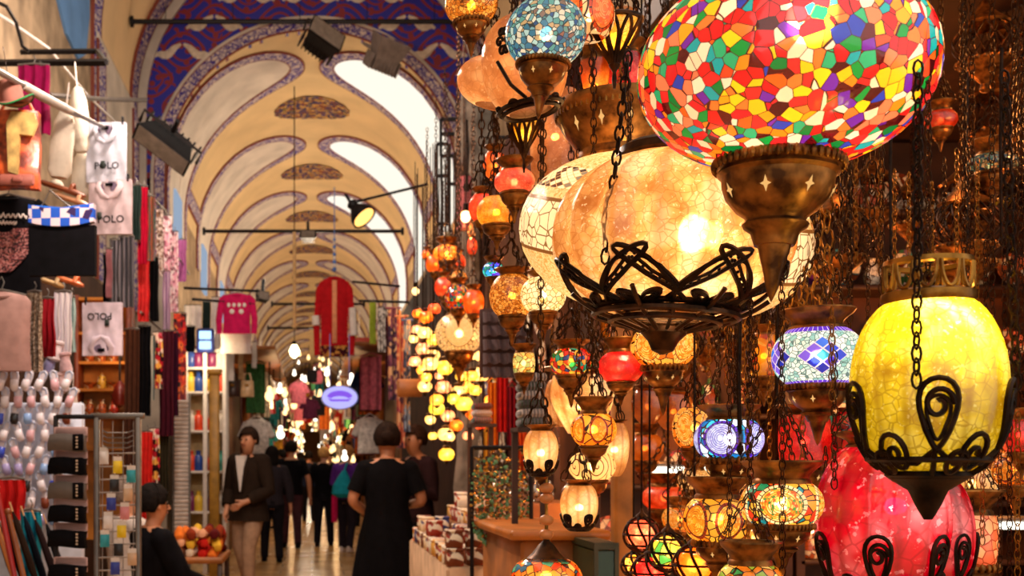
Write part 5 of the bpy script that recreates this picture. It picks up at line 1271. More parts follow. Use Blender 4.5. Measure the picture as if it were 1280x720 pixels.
def polo(label, px, py, d, w, h, m, flip=False, tagpos=(-.055, -.27)):
    c = at(px, py, d); w = w * d / F; h = h * d / F
    t = thing('hanging_polo_shirt', label, 'shirt', c, rot=(0, pi if flip else 0, rad(-6)))
    mb = MB(); mb.slab(lambda u, v: ((-w / 2 + w * u, -.012 - .012 * sin(pi * u) - .003 * sin(u * 19 + v * 7), -h / 2 + h * (v - (.0 if v < .95 else .0))), (0, -1, 0)), 16, 16, .03); mb.obj('folded_body', m, t)
    mb = MB()      # collar: two leaves round a dark opening
    for sg in (-1, 1):
        mb.tube([(0, -.055, h * .14), (sg * w * .16, -.058, h * .20), (sg * w * .27, -.05, h * .36), (sg * w * .22, -.03, h * .49)], [w * .03, w * .07, w * .075, w * .06], 10, flat=.35)
    mb.obj('collar', m, t)
    mb = MB(); mb.lathe([(.001, -.004), (w * .19, -.003), (w * .19, .003), (.001, .004)], 24, sx=1, sy=1); mb2 = MB(); mb2.M = Matrix.Translation((0, -.036, h * .37)) @ Matrix.Rotation(pi / 2, 4, 'X') @ Matrix.Diagonal((1, .62, 1, 1)); mb2.lathe([(.001, -.004), (w * .19, -.003), (w * .19, .003), (.001, .004)], 24); mb2.obj('neck_opening', clothm('shaded_inner_cloth', '#7a6a80'), t)
    mb = MB(); mb.box((0, -.045, h * .40), (w * .18, .006, h * .06), .002); mb.obj('neck_label', blackc, t, label='black neck label')
    part('lettering', text_mesh('POLO', w * .24, blackc, .001), t, (w * .04, -.046, -h * .24), (pi / 2, 0, 0), 'black POLO lettering')
    mb = MB(); mb.box((w * tagpos[0], -.048, h * tagpos[1] + h * .05), (w * .115, .006, h * .13), .003, rot=None); mb.obj('swing_tag', pm('dark_green_tag', '#1c2a26', .5), t, label='dark green tag')
    mb = MB()
    for sg in (-1, 1): mb.box((sg * w * .42, -.02, (-h / 2 if flip else h / 2) + (-.01 if flip else .01)), (.014, .02, .05), .003)
    mb.obj('clip', black_steel, t); return t
polo('pale blue-grey folded polo shirt, the upper of two hanging near the white pole', 134, 192, 6.9, 50, 74, clothm('pale_blue_pique', '#c3c6d6'))
polo('pinkish grey folded polo shirt hanging just below the pale blue-grey one', 139, 260, 6.9, 54, 68, clothm('pink_grey_pique', '#cbb8bf'), False, (-.23, -.22))
polo('pale lilac folded polo shirt hanging upside down lower on the left', 129, 412, 7.0, 50, 66, clothm('pale_lilac_pique', '#e0d2e2'), True, (-.15, -.16))
t, w_, h_ = tee('hanging_black_shirt', 'black T-shirt with a glittering rose heart and white script at the left edge', 10, 246, 5.6, 86, 124, blackc)
mb = MB(); mb.slab(lambda u, v: ((w_ * .40 * (u - .5) * 2 * (.08 + .92 * sin(pi * min(1, v * .62 + .02)) ** .8), -.058, -h_ * .78 + h_ * .44 * v - .02 * (1 if v > .9 and abs(u - .5) < .1 else 0)), (0, -1, 0)), 12, 12, .004)
s = NT('rose_glitter'); v_ = s.vor(s.obj(), 140, 'F1'); s.principled(s.ramp(s.sep(v_[1])[0], ['#2a1a20', '#8a4a52', '#c88a8a', '#3a2228', '#a8605c']), .3, .5); mb.obj('glitter_heart', s.m, t, label='rose glitter heart')
mb = MB()
for r in (0, 1): mb.tube([(w_ * (-.18 + .5 * q / 40) , -.064, -h_ * (.22 + .07 * r) + w_ * .028 * sin(q * (1.1 + .5 * r)) * (1.6 if q % 13 == 0 else 1)) for q in range(41 - 12 * r)], .0042, 4)
mb.obj('script', ivory, t, label='white handwritten script')
t = thing('hanging_boxer_pack', 'black boxer shorts with a blue and white checked waistband', 'shorts', at(80, 300, 5.25), rz=rad(-4))
s_ = 5.25 / F
mb = MB(); mb.slab(lambda u, v: ((-42 * s_ + 84 * s_ * u, -.02 - .010 * sin(pi * u), -46 * s_ + 62 * s_ * v), (0, -1, 0)), 12, 8, .04); mb.obj('shorts_body', blackc, t)
s = NT('blue_check_waistband'); x, y, z = s.sep(s.obj()); ck = s.n('TexChecker'); s.put(ck.inputs[0], s.comb(x, 0.5, z)); ck.inputs['Scale'].default_value = 22; ck.inputs[1].default_value = lin('#2a5ac8'); ck.inputs[2].default_value = lin('#e0d0dc')
nb_ = s.vor(s.comb(x, 0.5, z), 24, 'F1'); s.principled(s.mix(s.step(s.sep(nb_[1])[0], .22, .01), ck.outputs[0], lin('#3a2a5a')), .8)
mb = MB(); mb.slab(lambda u, v: ((-41 * s_ + 82 * s_ * u, -.03 - .010 * sin(pi * u), 14 * s_ + 22 * s_ * v + 6 * s_ * (abs(u - .5) * 2) ** 2), (0, -1, 0)), 16, 4, .045); mb.obj('waistband', s.m, t, label='blue and white checked waistband')
mb = MB(); mb.tube([(-40 * s_, -.03, 40 * s_), (0, -.034, 36 * s_), (40 * s_, -.03, 41 * s_)], .010, 6, flat=.6); mb.obj('band_edge', clothm('bright_blue_elastic', '#1c62c8'), t, label='bright blue elastic edge')
mb = MB(); mb.tube([(-30 * s_, 0, 40 * s_), (-18 * s_, 0, 62 * s_), (10 * s_, 0, 40 * s_)], .004, 5); mb.obj('hanger', grey_steel, t)
tee('hanging_taupe_shirt', 'plain taupe T-shirt hanging low at the left edge', 2, 366, 5.2, 76, 98, clothm('taupe_jersey', '#a5827c'), sleeve=0)
def cloth(name, label, px, y0, y1, d, w, m, amp=.02, nf=3, rz=0.0, cat='scarf', grp=None, fringe=None, taper=0.0, ph=0.0, sub=None):
    a = at(px, y0, d); L = (y1 - y0) * d / F; W = w * d / F
    t = thing(name, label, cat, a, rz, grp)
    mb = MB(); mb.slab(lambda u, v: (((u - .5) * W * (1 - taper * (1 - v)) + .15 * amp * sin(v * 9 + ph), amp * sin(u * nf * 2 * pi + ph + 1.2 * (1 - v)) * (.5 + .5 * (1 - v)), -L * (1 - v)), (0, -1, 0)), max(10, nf * 6), 8, .007)
    mb.obj('cloth', m, t)
    mb = MB(); mb.tube([(-W * .5, 0, .004), (0, 0, .012), (W * .5, 0, .004)], .006, 5); mb.tube([(0, 0, .01), (.01, 0, .035), (0, 0, .055)], .003, 5); mb.obj('hanger', grey_steel, t)
    if fringe:
        mb = MB()
        for k in range(14):
            x = (k / 13 - .5) * W * (1 - taper); mb.tube([(x, 0, -L), (x + .004, 0, -L - .03), (x, 0, -L - .055)], .003, 4)
        mb.obj('fringe', fringe, t)
    return t
lace = NT('cream_lace'); v_ = lace.vor(lace.obj(), 55, 'F1'); lace.principled(lace.ramp(v_[0], ['#f0e6da', '#c8b8a4', '#8a7868', '#efe4d8']), .8)
rose = NT('rose_print_cloth'); v_ = rose.vor(rose.obj(), 26, 'F1'); rose.principled(rose.ramp(rose.sep(v_[1])[0], ['#c82838', '#f0c060', '#3a1418', '#e86a80', '#a81c2c', '#f2e0d0', '#2a1018']), .8)
bead = NT('pink_bead_curtain_cloth'); v_ = bead.vor(bead.obj(), 40, 'F1'); bead.principled(bead.ramp(bead.sep(v_[1])[0], ['#f4dce0', '#e8a8c0', '#f8eef0', '#8a4a5a', '#f0c8d0']), .5)
multi = fabric('rainbow_striped_cloth', ['#1c3a2a', '#c81c30', '#e8a020', '#1c2a3a', '#d83a5a', '#0f5a4a'], (1, 1, 1), 'stripex', 55)
greyst = fabric('grey_black_striped_cloth', ['#1c1a22', '#5a565e', '#2a2830', '#787078'], (1, 1, 1), 'stripex', 60)
for lab, px, y0, y1, d, w, m, kw in [
    ('magenta purple cloth hanging behind the cowboy hat', 42, 82, 168, 5.9, 40, clothm('magenta_cloth', '#8a1048'), {}),
    ('lilac patterned cloth beside the magenta one', 50, 88, 130, 6.4, 18, fabric('lilac_print', ['#b8a0c8', '#e0d4e8', '#8a70a8'], (1, 1, 1), 'cell', 60), {}),
    ('cream lace strip hanging beside the taupe T-shirt', 43, 366, 465, 5.5, 18, lace.m, {}),
    ('deep red shirt sleeve of cloth hanging beside the cream lace', 59, 374, 446, 5.7, 18, clothm('deep_red_cloth', '#a01c28'), dict(taper=-.25)),
    ('white cloth with faint grey stripes beside the red one', 79, 366, 442, 6.0, 22, fabric('white_faint_stripe', ['#ece4e4', '#e4dce0', '#c8c0cc'], (1, 1, 1), 'stripex', 70), {}),
    ('thin teal-edged white cloth left of the upside-down polo shirt', 90, 372, 440, 6.4, 8, clothm('teal_white_cloth', '#a8c8c8'), {}),
    ('dark striped scarf right of the pinkish polo shirt', 143, 300, 400, 7.6, 12, greyst, {}),
    ('grey and black striped scarf in the upper tier', 158, 296, 384, 8.0, 20, greyst, {}),
    ('black narrow scarf at the start of the upper tier', 133, 318, 380, 7.4, 8, blackc, {}),
    ('pink-edged scarf at the start of the upper tier', 137, 312, 372, 7.3, 7, clothm('dusty_pink_cloth', '#b87a80'), {}),
    ('dark green scarf slanting beside the pinkish polo shirt', 170, 232, 300, 8.2, 14, clothm('bottle_green_cloth', '#2a3a36'), dict(taper=.3)),
    ('crimson scarf slanting behind the dark green one', 179, 234, 330, 8.6, 12, clothm('crimson_cloth', '#c8143c'), {}),
    ('rainbow striped long scarf of the upper tier', 185, 246, 326, 8.9, 18, multi, {}),
    ('bright red scarf hanging below the rainbow striped one', 180, 326, 402, 8.8, 14, clothm('bright_red_cloth', '#d83838'), {}),
    ('black scarf hanging beside the bright red one', 192, 322, 402, 9.2, 12, blackc, {}),
    ('white and brown beaded strand cloth', 200, 262, 345, 9.7, 9, fabric('white_brown_beads', ['#f0e0d8', '#a87a5a', '#fff0e8', '#5a3020'], (1, 1, 1), 'cell', 60), {}),
    ('pale pink beaded strand cloth', 209, 270, 380, 10.2, 11, bead.m, {}),
    ('rose pink beaded strand cloth farther along', 218, 290, 390, 11.0, 10, bead.m, {}),
    ('orchid pink scarf at the end of the upper tier', 227, 300, 352, 11.8, 12, clothm('orchid_cloth', '#c87ab8'), {}),
    ('mauve striped scarf at the end of the upper tier', 208, 340, 412, 9.8, 9, fabric('mauve_stripe', ['#a87aa8', '#5a3a5a', '#d0b0c8'], (1, 1, 1), 'stripex', 60), {}),
    ('black shawl of the lower tier beside the brown curtain', 181, 408, 520, 8.9, 16, blackc, {}),
    ('white and green slanting scarf of the lower tier', 190, 420, 500, 9.1, 8, fabric('white_green_stripe', ['#e0dcd0', '#3a6a5a', '#1a2a28'], (1, 1, 1), 'stripex', 40), dict(taper=.4)),
    ('rose and gold flowered scarf of the lower tier', 197, 416, 486, 9.3, 13, rose.m, {}),
    ('maroon shawl of the lower tier', 208, 414, 545, 9.7, 18, clothm('maroon_cloth', '#4a1424'), {}),
    ('dark plum shawl of the lower tier', 217, 416, 520, 10.1, 12, clothm('plum_cloth', '#3a0f28'), {}),
    ('red and orange flowered shawl of the lower tier', 225, 392, 500, 10.5, 16, fabric('flame_print', ['#c81c20', '#f08030', '#2a0a10', '#e04a28', '#7a1020'], (1, 1, 1), 'cell', 24), {}),
    ('scarlet cloth hanging low behind the wire rack', 184, 540, 690, 8.8, 14, clothm('scarlet_cloth', '#d82c24'), {}),
    ('red flowered cloth hanging low behind the wire rack', 193, 536, 660, 9.2, 12, rose.m, {}),
    ('dark olive cloth hanging low behind the wire rack', 205, 540, 640, 9.8, 12, clothm('olive_cloth', '#3a3424'), {}),
    ('brown velvet curtain left of the lower scarves', 165, 412, 700, 8.5, 18, clothm('brown_velvet', '#4a2a1c'), {})]:
    cloth('hanging_scarf', lab, px, y0, y1, d, w, m, ph=px * .3, **kw)
for k, (p, z, d0, d1) in enumerate([(-1.36, 3.42, 7.2, 12.4), (-1.33, 2.50, 8.7, 11.4), (-1.32, 3.02, 7.2, 9.6)]):
    bar('hanging_rail', f'{["upper", "lower", "middle"][k]} clothes rail above the scarves of the left stalls', 'rail', [(p, d0, z + .06), (p, d1, z + .06)], .010, grey_steel)
# leather goods and white bolsters
leather = NT('red_brown_leather'); n_ = leather.noise(leather.obj(), 14, 4); leather.principled(leather.ramp(n_[0], ['#2a0e0a', '#8a3018', '#d8602c', '#6a2414'], False, [.3, .45, .6, .75]), .3, 0, leather.bump(n_[0], .4, .01))
t = thing('hanging_leather_bag', 'orange-brown leather shoulder bag with tan flap under the cowboy hat', 'bag', at(22, 190, 5.3)); s_ = 5.3 / F
mb = MB(); mb.slab(lambda u, v: ((-32 * s_ + 60 * s_ * u, -.03 * sin(pi * u) - .01 * sin(v * 8), -48 * s_ + 96 * s_ * v), (0, -1, 0)), 12, 10, .05); mb.obj('bag_body', leather.m, t)
mb = MB(); mb.prism([(-6 * s_, -30 * s_), (6 * s_, -34 * s_), (8 * s_, 16 * s_), (24 * s_, 14 * s_), (30 * s_, 30 * s_), (26 * s_, 42 * s_), (-2 * s_, 44 * s_), (-8 * s_, 30 * s_)], -.085, -.06); mb.obj('flap', pm('tan_hide', '#b89a5a', .6, var=.3, scale=20), t, label='tan hide flap')
mb = MB(); mb.box((4 * s_, -.075, -40 * s_), (44 * s_, .02, 14 * s_), .008); mb.box((6 * s_, -.09, -40 * s_), (12 * s_, .02, 7 * s_), .004); mb.obj('strap_buckle', pm('pink_brown_leather', '#9a5a50', .35), t)
mb = MB(); mb.tube([(-24 * s_, 0, 46 * s_), (-10 * s_, 0, 70 * s_), (10 * s_, 0, 70 * s_), (22 * s_, 0, 46 * s_)], .008, 6); mb.obj('handle', leather.m, t)
fl = pm('white_quilted_cotton', '#d8d0c0', .9, var=.14, scale=9, bump=.4)
for lab, px, py, d, w, h, tl in [('long cream quilted bolster hanging left of the upper polo shirt', 78, 180, 6.3, 30, 88, 6), ('second white quilted bolster behind the cream one', 100, 150, 6.9, 24, 84, -5), ('white quilted bolster low behind the pinkish polo shirt', 102, 216, 7.0, 24, 58, 4), ('small white quilted cushion above the boxer shorts', 70, 233, 6.5, 20, 16, 0)]:
    c = at(px, py, d); r = w * d / F / 2; hh = h * d / F / 2
    t = thing('hanging_bolster', lab, 'cushion', c, rot=(0, rad(tl), 0))
    mb = MB(); mb.lathe([(.01, -hh), (r * .7, -hh * .96), (r, -hh * .8), (r * .95, -hh * .3), (r * 1.0, hh * .1), (r * .85, hh * .6), (r * .5, hh * .93), (.01, hh)], 18, flute=lambda a, v: 1 + .05 * sin(5 * a + 7 * v), sy=.7); mb.obj('cushion', fl, t)
    mb = MB(); mb.tube([(0, 0, hh), (0, 0, hh + .15)], .004, 5); mb.obj('loop', ivory, t)
for k, (px, py, w, m, lab) in enumerate([(78, 236, 60, '#8a4a2c', 'chestnut leather sandal above the boxer shorts'), (90, 250, 44, '#d8a07a', 'tan leather sandal above the boxer shorts'), (88, 352, 34, '#e07a48', 'orange leather slipper under the boxer shorts'), (66, 354, 30, '#c8a878', 'beige leather slipper under the boxer shorts')]):
    c = at(px, py, 6.3); L = w * 6.3 / F
    t = thing('hanging_sandal', lab, 'shoe', c, rot=(0, rad(18), 0)); m_ = pm('hide_' + m[1:], m, .35)
    mb = MB(); mb.M = Matrix.Rotation(pi / 2, 4, 'Y'); mb.loft([(0, 0, -L / 2, .008, .02), (0, 0, -L * .4, .016, .034), (0, 0, 0, .014, .028), (0, 0, L * .3, .018, .04), (0, 0, L / 2, .008, .02)], 14); mb.obj('sole', m_, t)
    mb = MB(); mb.tube([(L * .2, -.035, 0), (L * .2, -.03, .03), (L * .2, .0, .045), (L * .2, .03, .03), (L * .2, .035, 0)], .012, 8, flat=.5); mb.obj('strap', m_, t)
# ---- warm shop recess with shelves behind the scarves
t = thing('stall_cabinet', 'warm-lit wooden cabinet of trinkets below the upside-down polo shirt', 'cabinet', at(131, 470, 9.2)); s_ = 9.2 / F
warm = pm('honey_wood', '#c07a28', .5, var=.3, scale=6)
mb = MB(); mb.box((0, .12, -.35), (.42, .03, 2.0)); mb.obj('back_board', warm, t)
for x in (-.21, .21): mb = MB(); mb.box((x, 0, -.35), (.035, .24, 2.0), .005); mb.obj('side_board', pm('russet_wood', '#7a3418', .5, var=.3), t)
for z in (.62, .34, .10, -.12, -.34, -.6): mb = MB(); mb.box((0, 0, z), (.39, .22, .022)); mb.obj('shelf', warm, t)
c0 = at(131, 470, 9.2); k2 = 0
for z in (.351, .111, -.109, -.329):
    for x in (-.12, -.02, .08):
        kd = rnd.randrange(3); ci = rnd.choice((0, 1, 5, 7)); o = bpy.data.objects.new(KC[kd], pot_mesh(ci, kd)); COL.objects.link(o); o.location = c0 + Vector((x, -.02, z)); o.scale = (.9, .9, .9)
        tag(o, f'{cols_name[ci]} {KN[kd]} on the warm-lit trinket cabinet, {ordw(k2)} from its top left', KC[kd], 'trinkets in the warm cabinet'); k2 += 1
t = thing('hanging_lute', 'reddish brown lute hanging at the right side of the trinket cabinet', 'instrument', at(150, 484, 8.7)); s_ = 8.7 / F
mb = MB(); mb.loft([(0, 0, -26 * s_, .005, .01), (0, 0, -22 * s_, 8 * s_, .05), (0, 0, -10 * s_, 11 * s_, .07), (0, 0, 2 * s_, 6 * s_, .05), (0, 0, 8 * s_, 2 * s_, .02)], 18); mb.obj('sound_box', pm('red_varnish', '#7a2418', .25), t)
mb = MB(); mb.box((0, -.01, 20 * s_), (2.6 * s_, .02, 28 * s_), .004); mb.box((0, .01, 36 * s_), (5 * s_, .02, 6 * s_), .004); mb.obj('neck', darkwood, t)
point('cabinet_light', tuple(at(131, 440, 8.8)), 3.0, '#ffae50', .05)
# ---- wire rack with sock packs
t = thing('wire_rack', 'tall grey steel wire rack standing in front of the left stall', 'rack', (at(147, 700, 4.5).x, 4.5, 0))
x0, x1 = at(121, 0, 4.5).x - at(147, 0, 4.5).x, at(173, 0, 4.5).x - at(147, 0, 4.5).x; zt = at(0, 520, 4.5).z
for x in (x0, x1): mb = MB(); mb.box((x, 0, zt / 2), (.022, .03, zt), .003); mb.obj('post', grey_steel, t)
mb = MB(); mb.box(((x0 + x1) / 2, 0, zt), (x1 - x0 + .05, .03, .022), .003); mb.obj('top_bar', grey_steel, t)
mb = MB()
for k in range(26): z = .12 + k * .052; mb.tube([(x0, -.01, z), (x1, -.01, z + .004)], .0036, 5)
for k in range(4): x = x0 + (x1 - x0) * (k + .5) / 4; mb.tube([(x, .008, .1), (x, .008, zt - .02)], .0022, 5)
mb.obj('wire_grid', pm('bright_wire', '#a89c94', .35, .5), t)
xl = at(70, 0, 4.45).x - at(147, 0, 4.5).x
mb = MB(); mb.box(((xl + x0) / 2, -.05, zt - .005), (x0 - xl, .02, .018), .003); mb.box((xl, -.05, zt * .5), (.018, .02, zt), .003); mb.obj('side_arm', black_steel, t)
mb = MB()
for k in range(4): mb.tube([(x0 + .03, -.02, zt - .12 + k * .02), (x0 + .06, -.09, zt - .13 + k * .02), (x1 - .03, -.09, zt - .13 + k * .02), (x1 - .02, -.02, zt - .12 + k * .02)], .0025, 5)
mb.obj('wire_basket', grey_steel, t)
mb = MB(); mb.box(((x0 + x1) / 2, 0, .02), (x1 - x0 + .04, .4, .04), .006); mb.obj('base', black_steel, t)
sockg = clothm('mid_grey_knit', '#6a625e'); sockb = clothm('black_knit', '#0c0b10', .3); card = pm('pale_pink_card', '#d8b0ac', .7)
prev = None
for k, (y, m, nm) in enumerate([(553, sockg, 'grey'), (582, sockb, 'black'), (613, sockg, 'grey'), (642, sockb, 'black'), (673, sockb, 'black'), (716, sockb, 'black')]):
    c = at(87, y, 4.38); s_ = 4.38 / F
    t = thing('hanging_sock_pack', f'{nm} folded sock pair with dark label, {ORD[k]} from the top of the wire rack', 'socks', c, rz=rad(-8), group='sock pairs on the wire rack')
    mb = MB(); mb.slab(lambda u, v: ((-24 * s_ + 46 * s_ * u - 3 * s_ * (1 - v) * (1 - u), -.012 * sin(pi * u) - .014 * sin(pi * v), -11 * s_ + 21 * s_ * v + 1.2 * s_ * sin(u * 5)), (0, -1, 0)), 14, 8, .026); mb.obj('socks', m, t)
    mb = MB(); mb.box((15 * s_, -.036, -.0), (14 * s_, .006, 20.5 * s_), .002); mb.obj('paper_band', blackc, t, label='black paper band')
    mb = MB()
    for j in range(4): mb.box((14 * s_, -.040, (6 - 4 * j) * s_), (2.4 * s_, .003, 2.2 * s_))
    mb.obj('printed_marks', pm('cream_print', '#d8c0a8', .6), t)
    mb = MB(); mb.box((0, .012, 15 * s_), (40 * s_, .004, 9 * s_), .001); mb.box((0, .012, 10 * s_), (44 * s_, .004, 18 * s_), .001); mb.obj('backing_card', card, t)
# small packets and trinkets hooked on the wire grid
PK = [('white', '#e8e0dc'), ('yellow', '#e8c820'), ('teal', '#2a9aa8'), ('black', '#1c1a1e'), ('beige', '#c8a888'), ('blue', '#2a3a9a'), ('pink', '#d88a90')]
for k in range(13):
    pn, ph_ = PK[k % 7]; py = 566 + k * 11.5; px = 130 + (k * 17) % 38
    c = at(px, py, 4.42); t = thing('hanging_packet', f'{pn} trinket packet hooked on the wire rack, {ordw(k)} from its top', 'packet', c, rz=rnd.uniform(-.4, .4), group='trinket packets on the wire rack')
    mb = MB(); mb.slab(lambda u, v: ((-.018 + .036 * u, -.008 * sin(pi * u) * sin(pi * v), -.045 + .05 * v), (0, -1, 0)), 6, 6, .008); mb.obj('pouch', pm('packet_' + pn, ph_, .4), t)
    mb = MB(); mb.box((0, 0, .012), (.034, .004, .02)); mb.tube([(0, .03, .02), (0, .0, .02), (0, -.012, .028)], .0016, 5); mb.obj('header', ivory, t)
# ---- slipper board at the left edge
mb = MB(); c = at(40, 555, 5.35); mb.box((c.x, c.y + .05, .95), (.48, .03, 1.45), .01); mb.box((c.x - .2, c.y + .08, .5), (.04, .04, 1.0)); mb.box((c.x + .2, c.y + .08, .5), (.04, .04, 1.0)); tag(mb.obj('slipper_board', pm('pale_blue_board', '#ccd6ea', .6)), 'pale blue upright board covered with small slippers at the left edge', 'board')
SL = [('white', '#e8e4ee'), ('sky blue', '#8ab0e8'), ('royal blue', '#2a48c8'), ('pale pink', '#dcb0bc'), ('chestnut', '#7a3418'), ('black', '#14141c'), ('lavender', '#a8a0d8')]
def slip(kk):
    if ('sl', kk) in LINKS: return LINKS['sl', kk]
    mb = MB(); mb.loft([(0, 0, -.052, .006, .006), (0, 0, -.044, .017, .009), (0, 0, -.015, .016, .010), (0, 0, .02, .021, .011), (0, 0, .042, .018, .010), (0, 0, .052, .006, .006)], 14)
    a = mb.mesh('sole', pm('slip_sole', '#d8d0d8', .6)); mb = MB(); mb.loft([(0, -.010, -.050, .012, .006), (0, -.016, -.036, .020, .014), (0, -.018, -.014, .019, .014), (0, -.016, .002, .018, .006)], 14)
    b2 = mb.mesh('upper', pm('slipper_' + SL[kk][0].replace(' ', '_'), SL[kk][1], .3, coat=.3)); mb = MB(); mb.tube([(-.014, -.010, .012), (-.016, -.012, .035), (0, -.013, .047), (.016, -.012, .035), (.014, -.010, .012)], .003, 5)
    LINKS['sl', kk] = (a, b2, mb.mesh('lining', pm('slip_lining', '#b8c8e8', .6))); return LINKS['sl', kk]
cnt = {}
for r in range(9):
    for q_ in range(6):
        kk = rnd.choice((0, 0, 1, 1, 2, 3, 4, 5, 6, 0)) if r > 1 else rnd.choice((0, 3, 0))
        px = 2 + q_ * 16.5 + (r % 2) * 5; py = 476 + r * 21
        if px > 78 and py > 520: continue
        t = thing('hanging_slipper', f'small {SL[kk][0]} slipper on the pale blue board at the left edge', 'slipper', at(px, py, 5.3), rot=(rad(-8), rad(rnd.uniform(-22, 22)), rnd.uniform(-.2, .2)), group=f'{SL[kk][0]} slippers on the board')
        for nm, me in zip(('sole', 'upper', 'lining'), slip(kk)): part(nm, me, t)
# knit booties hung by the polo
for k, (px, py, h, nm) in enumerate([(82, 455, '#c8a4a8', 'dusty pink'), (76, 480, '#dcc0c4', 'pale pink'), (90, 500, '#e8dcd4', 'cream'), (70, 440, '#e4d8e0', 'white'), (62, 456, '#8a88b8', 'lavender'), (88, 530, '#e8e0dc', 'ivory')]):
    c = at(px, py, 5.9); t = thing('hanging_plush_bootie', f'{nm} knitted plush bootie hanging right of the slipper board', 'bootie', c, rot=(0, rad(-10 + 7 * k), 0))
    m_ = pm('plush_' + nm.replace(' ', '_'), h, .95, var=.2, scale=30, bump=.5, sheen=.5)
    mb = MB(); mb.loft([(0, 0, -.05, .02, .02), (0, -.01, -.04, .035, .04), (0, -.01, -.01, .032, .036), (0, 0, .02, .026, .026), (0, 0, .05, .03, .03)], 16, fold=.05); mb.obj('bootie', m_, t)
    mb = MB(); mb.tube([(.03 * cos(a), .03 * sin(a), .05) for a in [2 * pi * i / 16 for i in range(16)]], .010, 6, closed=True); mb.tube([(0, 0, .05), (0, 0, .13)], .002, 4); mb.obj('cuff', m_, t)
# leaning folded umbrellas / fans at bottom left
for k in range(6):
    px = 22 + k * 13; c = at(px, 735 + (k % 2) * 8, 4.55 + .07 * (k % 2)); tip = at(px - 34 + k * 1.0, 630 + k * 5, 4.72 + .07 * (k % 2))
    hx = ['#0c0b12', '#160c16', '#241408', '#0a0e1c', '#1c0a0a'][k % 5]
    t = thing('folded_umbrella', f'dark folded umbrella in the bottom left bundle, {ORD[k]} from its open end', 'umbrella', (c.x, c.y, c.z), group='folded umbrellas at the bottom left')
    dv = tip - c; ax = dv.normalized()
    mb = MB(); mb.tube([ax * .0, ax * .02, ax * dv.length * .3, ax * dv.length * .85, ax * dv.length], [.004, .012, .017, .014, .004], 8); mb.obj('canopy', pm('umbrella_' + hx[1:], hx, .9), t)
    mb = MB(); mb.tube([ax * dv.length, ax * (dv.length + .05)], .004, 6); mb.tube([ax * -.0, ax * -.25], .005, 6); mb.obj('shaft', pm('gold_tip', '#d8a878', .3, .6), t)
cloth('hanging_teal_scarf', 'teal blue scarf draped behind the folded umbrellas', 38, 640, 725, 4.9, 26, clothm('teal_cloth', '#1c8aa8'), ph=1)
cloth('hanging_red_scarf', 'bright red cloth under the slipper board at the left edge', 14, 600, 650, 5.0, 34, clothm('signal_red_cloth', '#c82020'), ph=2)
for k, (a, c, h) in enumerate([((-4, 610), (22, 740), '#a01c1c'), ((-6, 650), (30, 760), '#c87a38'), ((10, 640), (34, 740), '#8a4a20')]):
    mb = MB(); p, q_ = at(a[0], a[1], 4.5), at(c[0], c[1], 4.4); mb.tube([p, (p + q_) / 2, q_], [.010, .012, .010], 8); mb.sphere(p, .016, 10, 6)
    tag(mb.obj('walking_stick', pm('stick_' + h[1:], h, .35)), ['red', 'honey-coloured', 'brown'][k] + ' lacquered walking stick leaning at the bottom left', 'stick')
mb = MB(); mb.box((-1.42, 4.75, .35), (.5, .5, .7), .02); tag(mb.obj('floor_crate', darkwood), 'dark wooden crate on the floor under the slipper board', 'crate')
# ================================================================== fittings over the street
# crossbars
for k, (x0, x1, py, d, r) in enumerate([(165, 585, 27, 15.4, .035), (255, 503, 289, 18.6, .030), (340, 455, 380, 22.5, .028), (335, 430, 410, 27, .03)]):
    a, c = at(x0, py, d), at(x1, py, d); mb = MB(); mb.tube([a, c], r, 8)
    for q in (a, c): mb.M = Matrix.Translation(q) @ Matrix.Rotation(pi / 2, 4, 'Y'); mb.lathe([(r * 2.2, -.02), (r * 2.2, .02)], 12); mb.M = None
    if k == 0:
        for j in range(5): q = a.lerp(c, .1 + .2 * j); mb.tube([q, q + Vector((0, 0, .25))], .006, 5)
    tag(mb.obj('hanging_tie_bar', black_steel), f'{ORD[k]} black iron bar spanning the street under the vault, counted from the near end', 'bar')
for k, (xa, ya, xb, yb, d) in enumerate([(230, 360, 325, 364, 15), (240, 374, 318, 380, 13.5), (446, 252, 535, 230, 14.5), (440, 352, 500, 358, 17), (448, 376, 520, 378, 15), (230, 440, 290, 446, 14.5)]):
    bar('hanging_rail', f'thin dark rail out over the street, {ORD[k]} of those below the arches', 'rail', [at(xa, ya, d), at(xb, yb, d)], .018, black_steel)
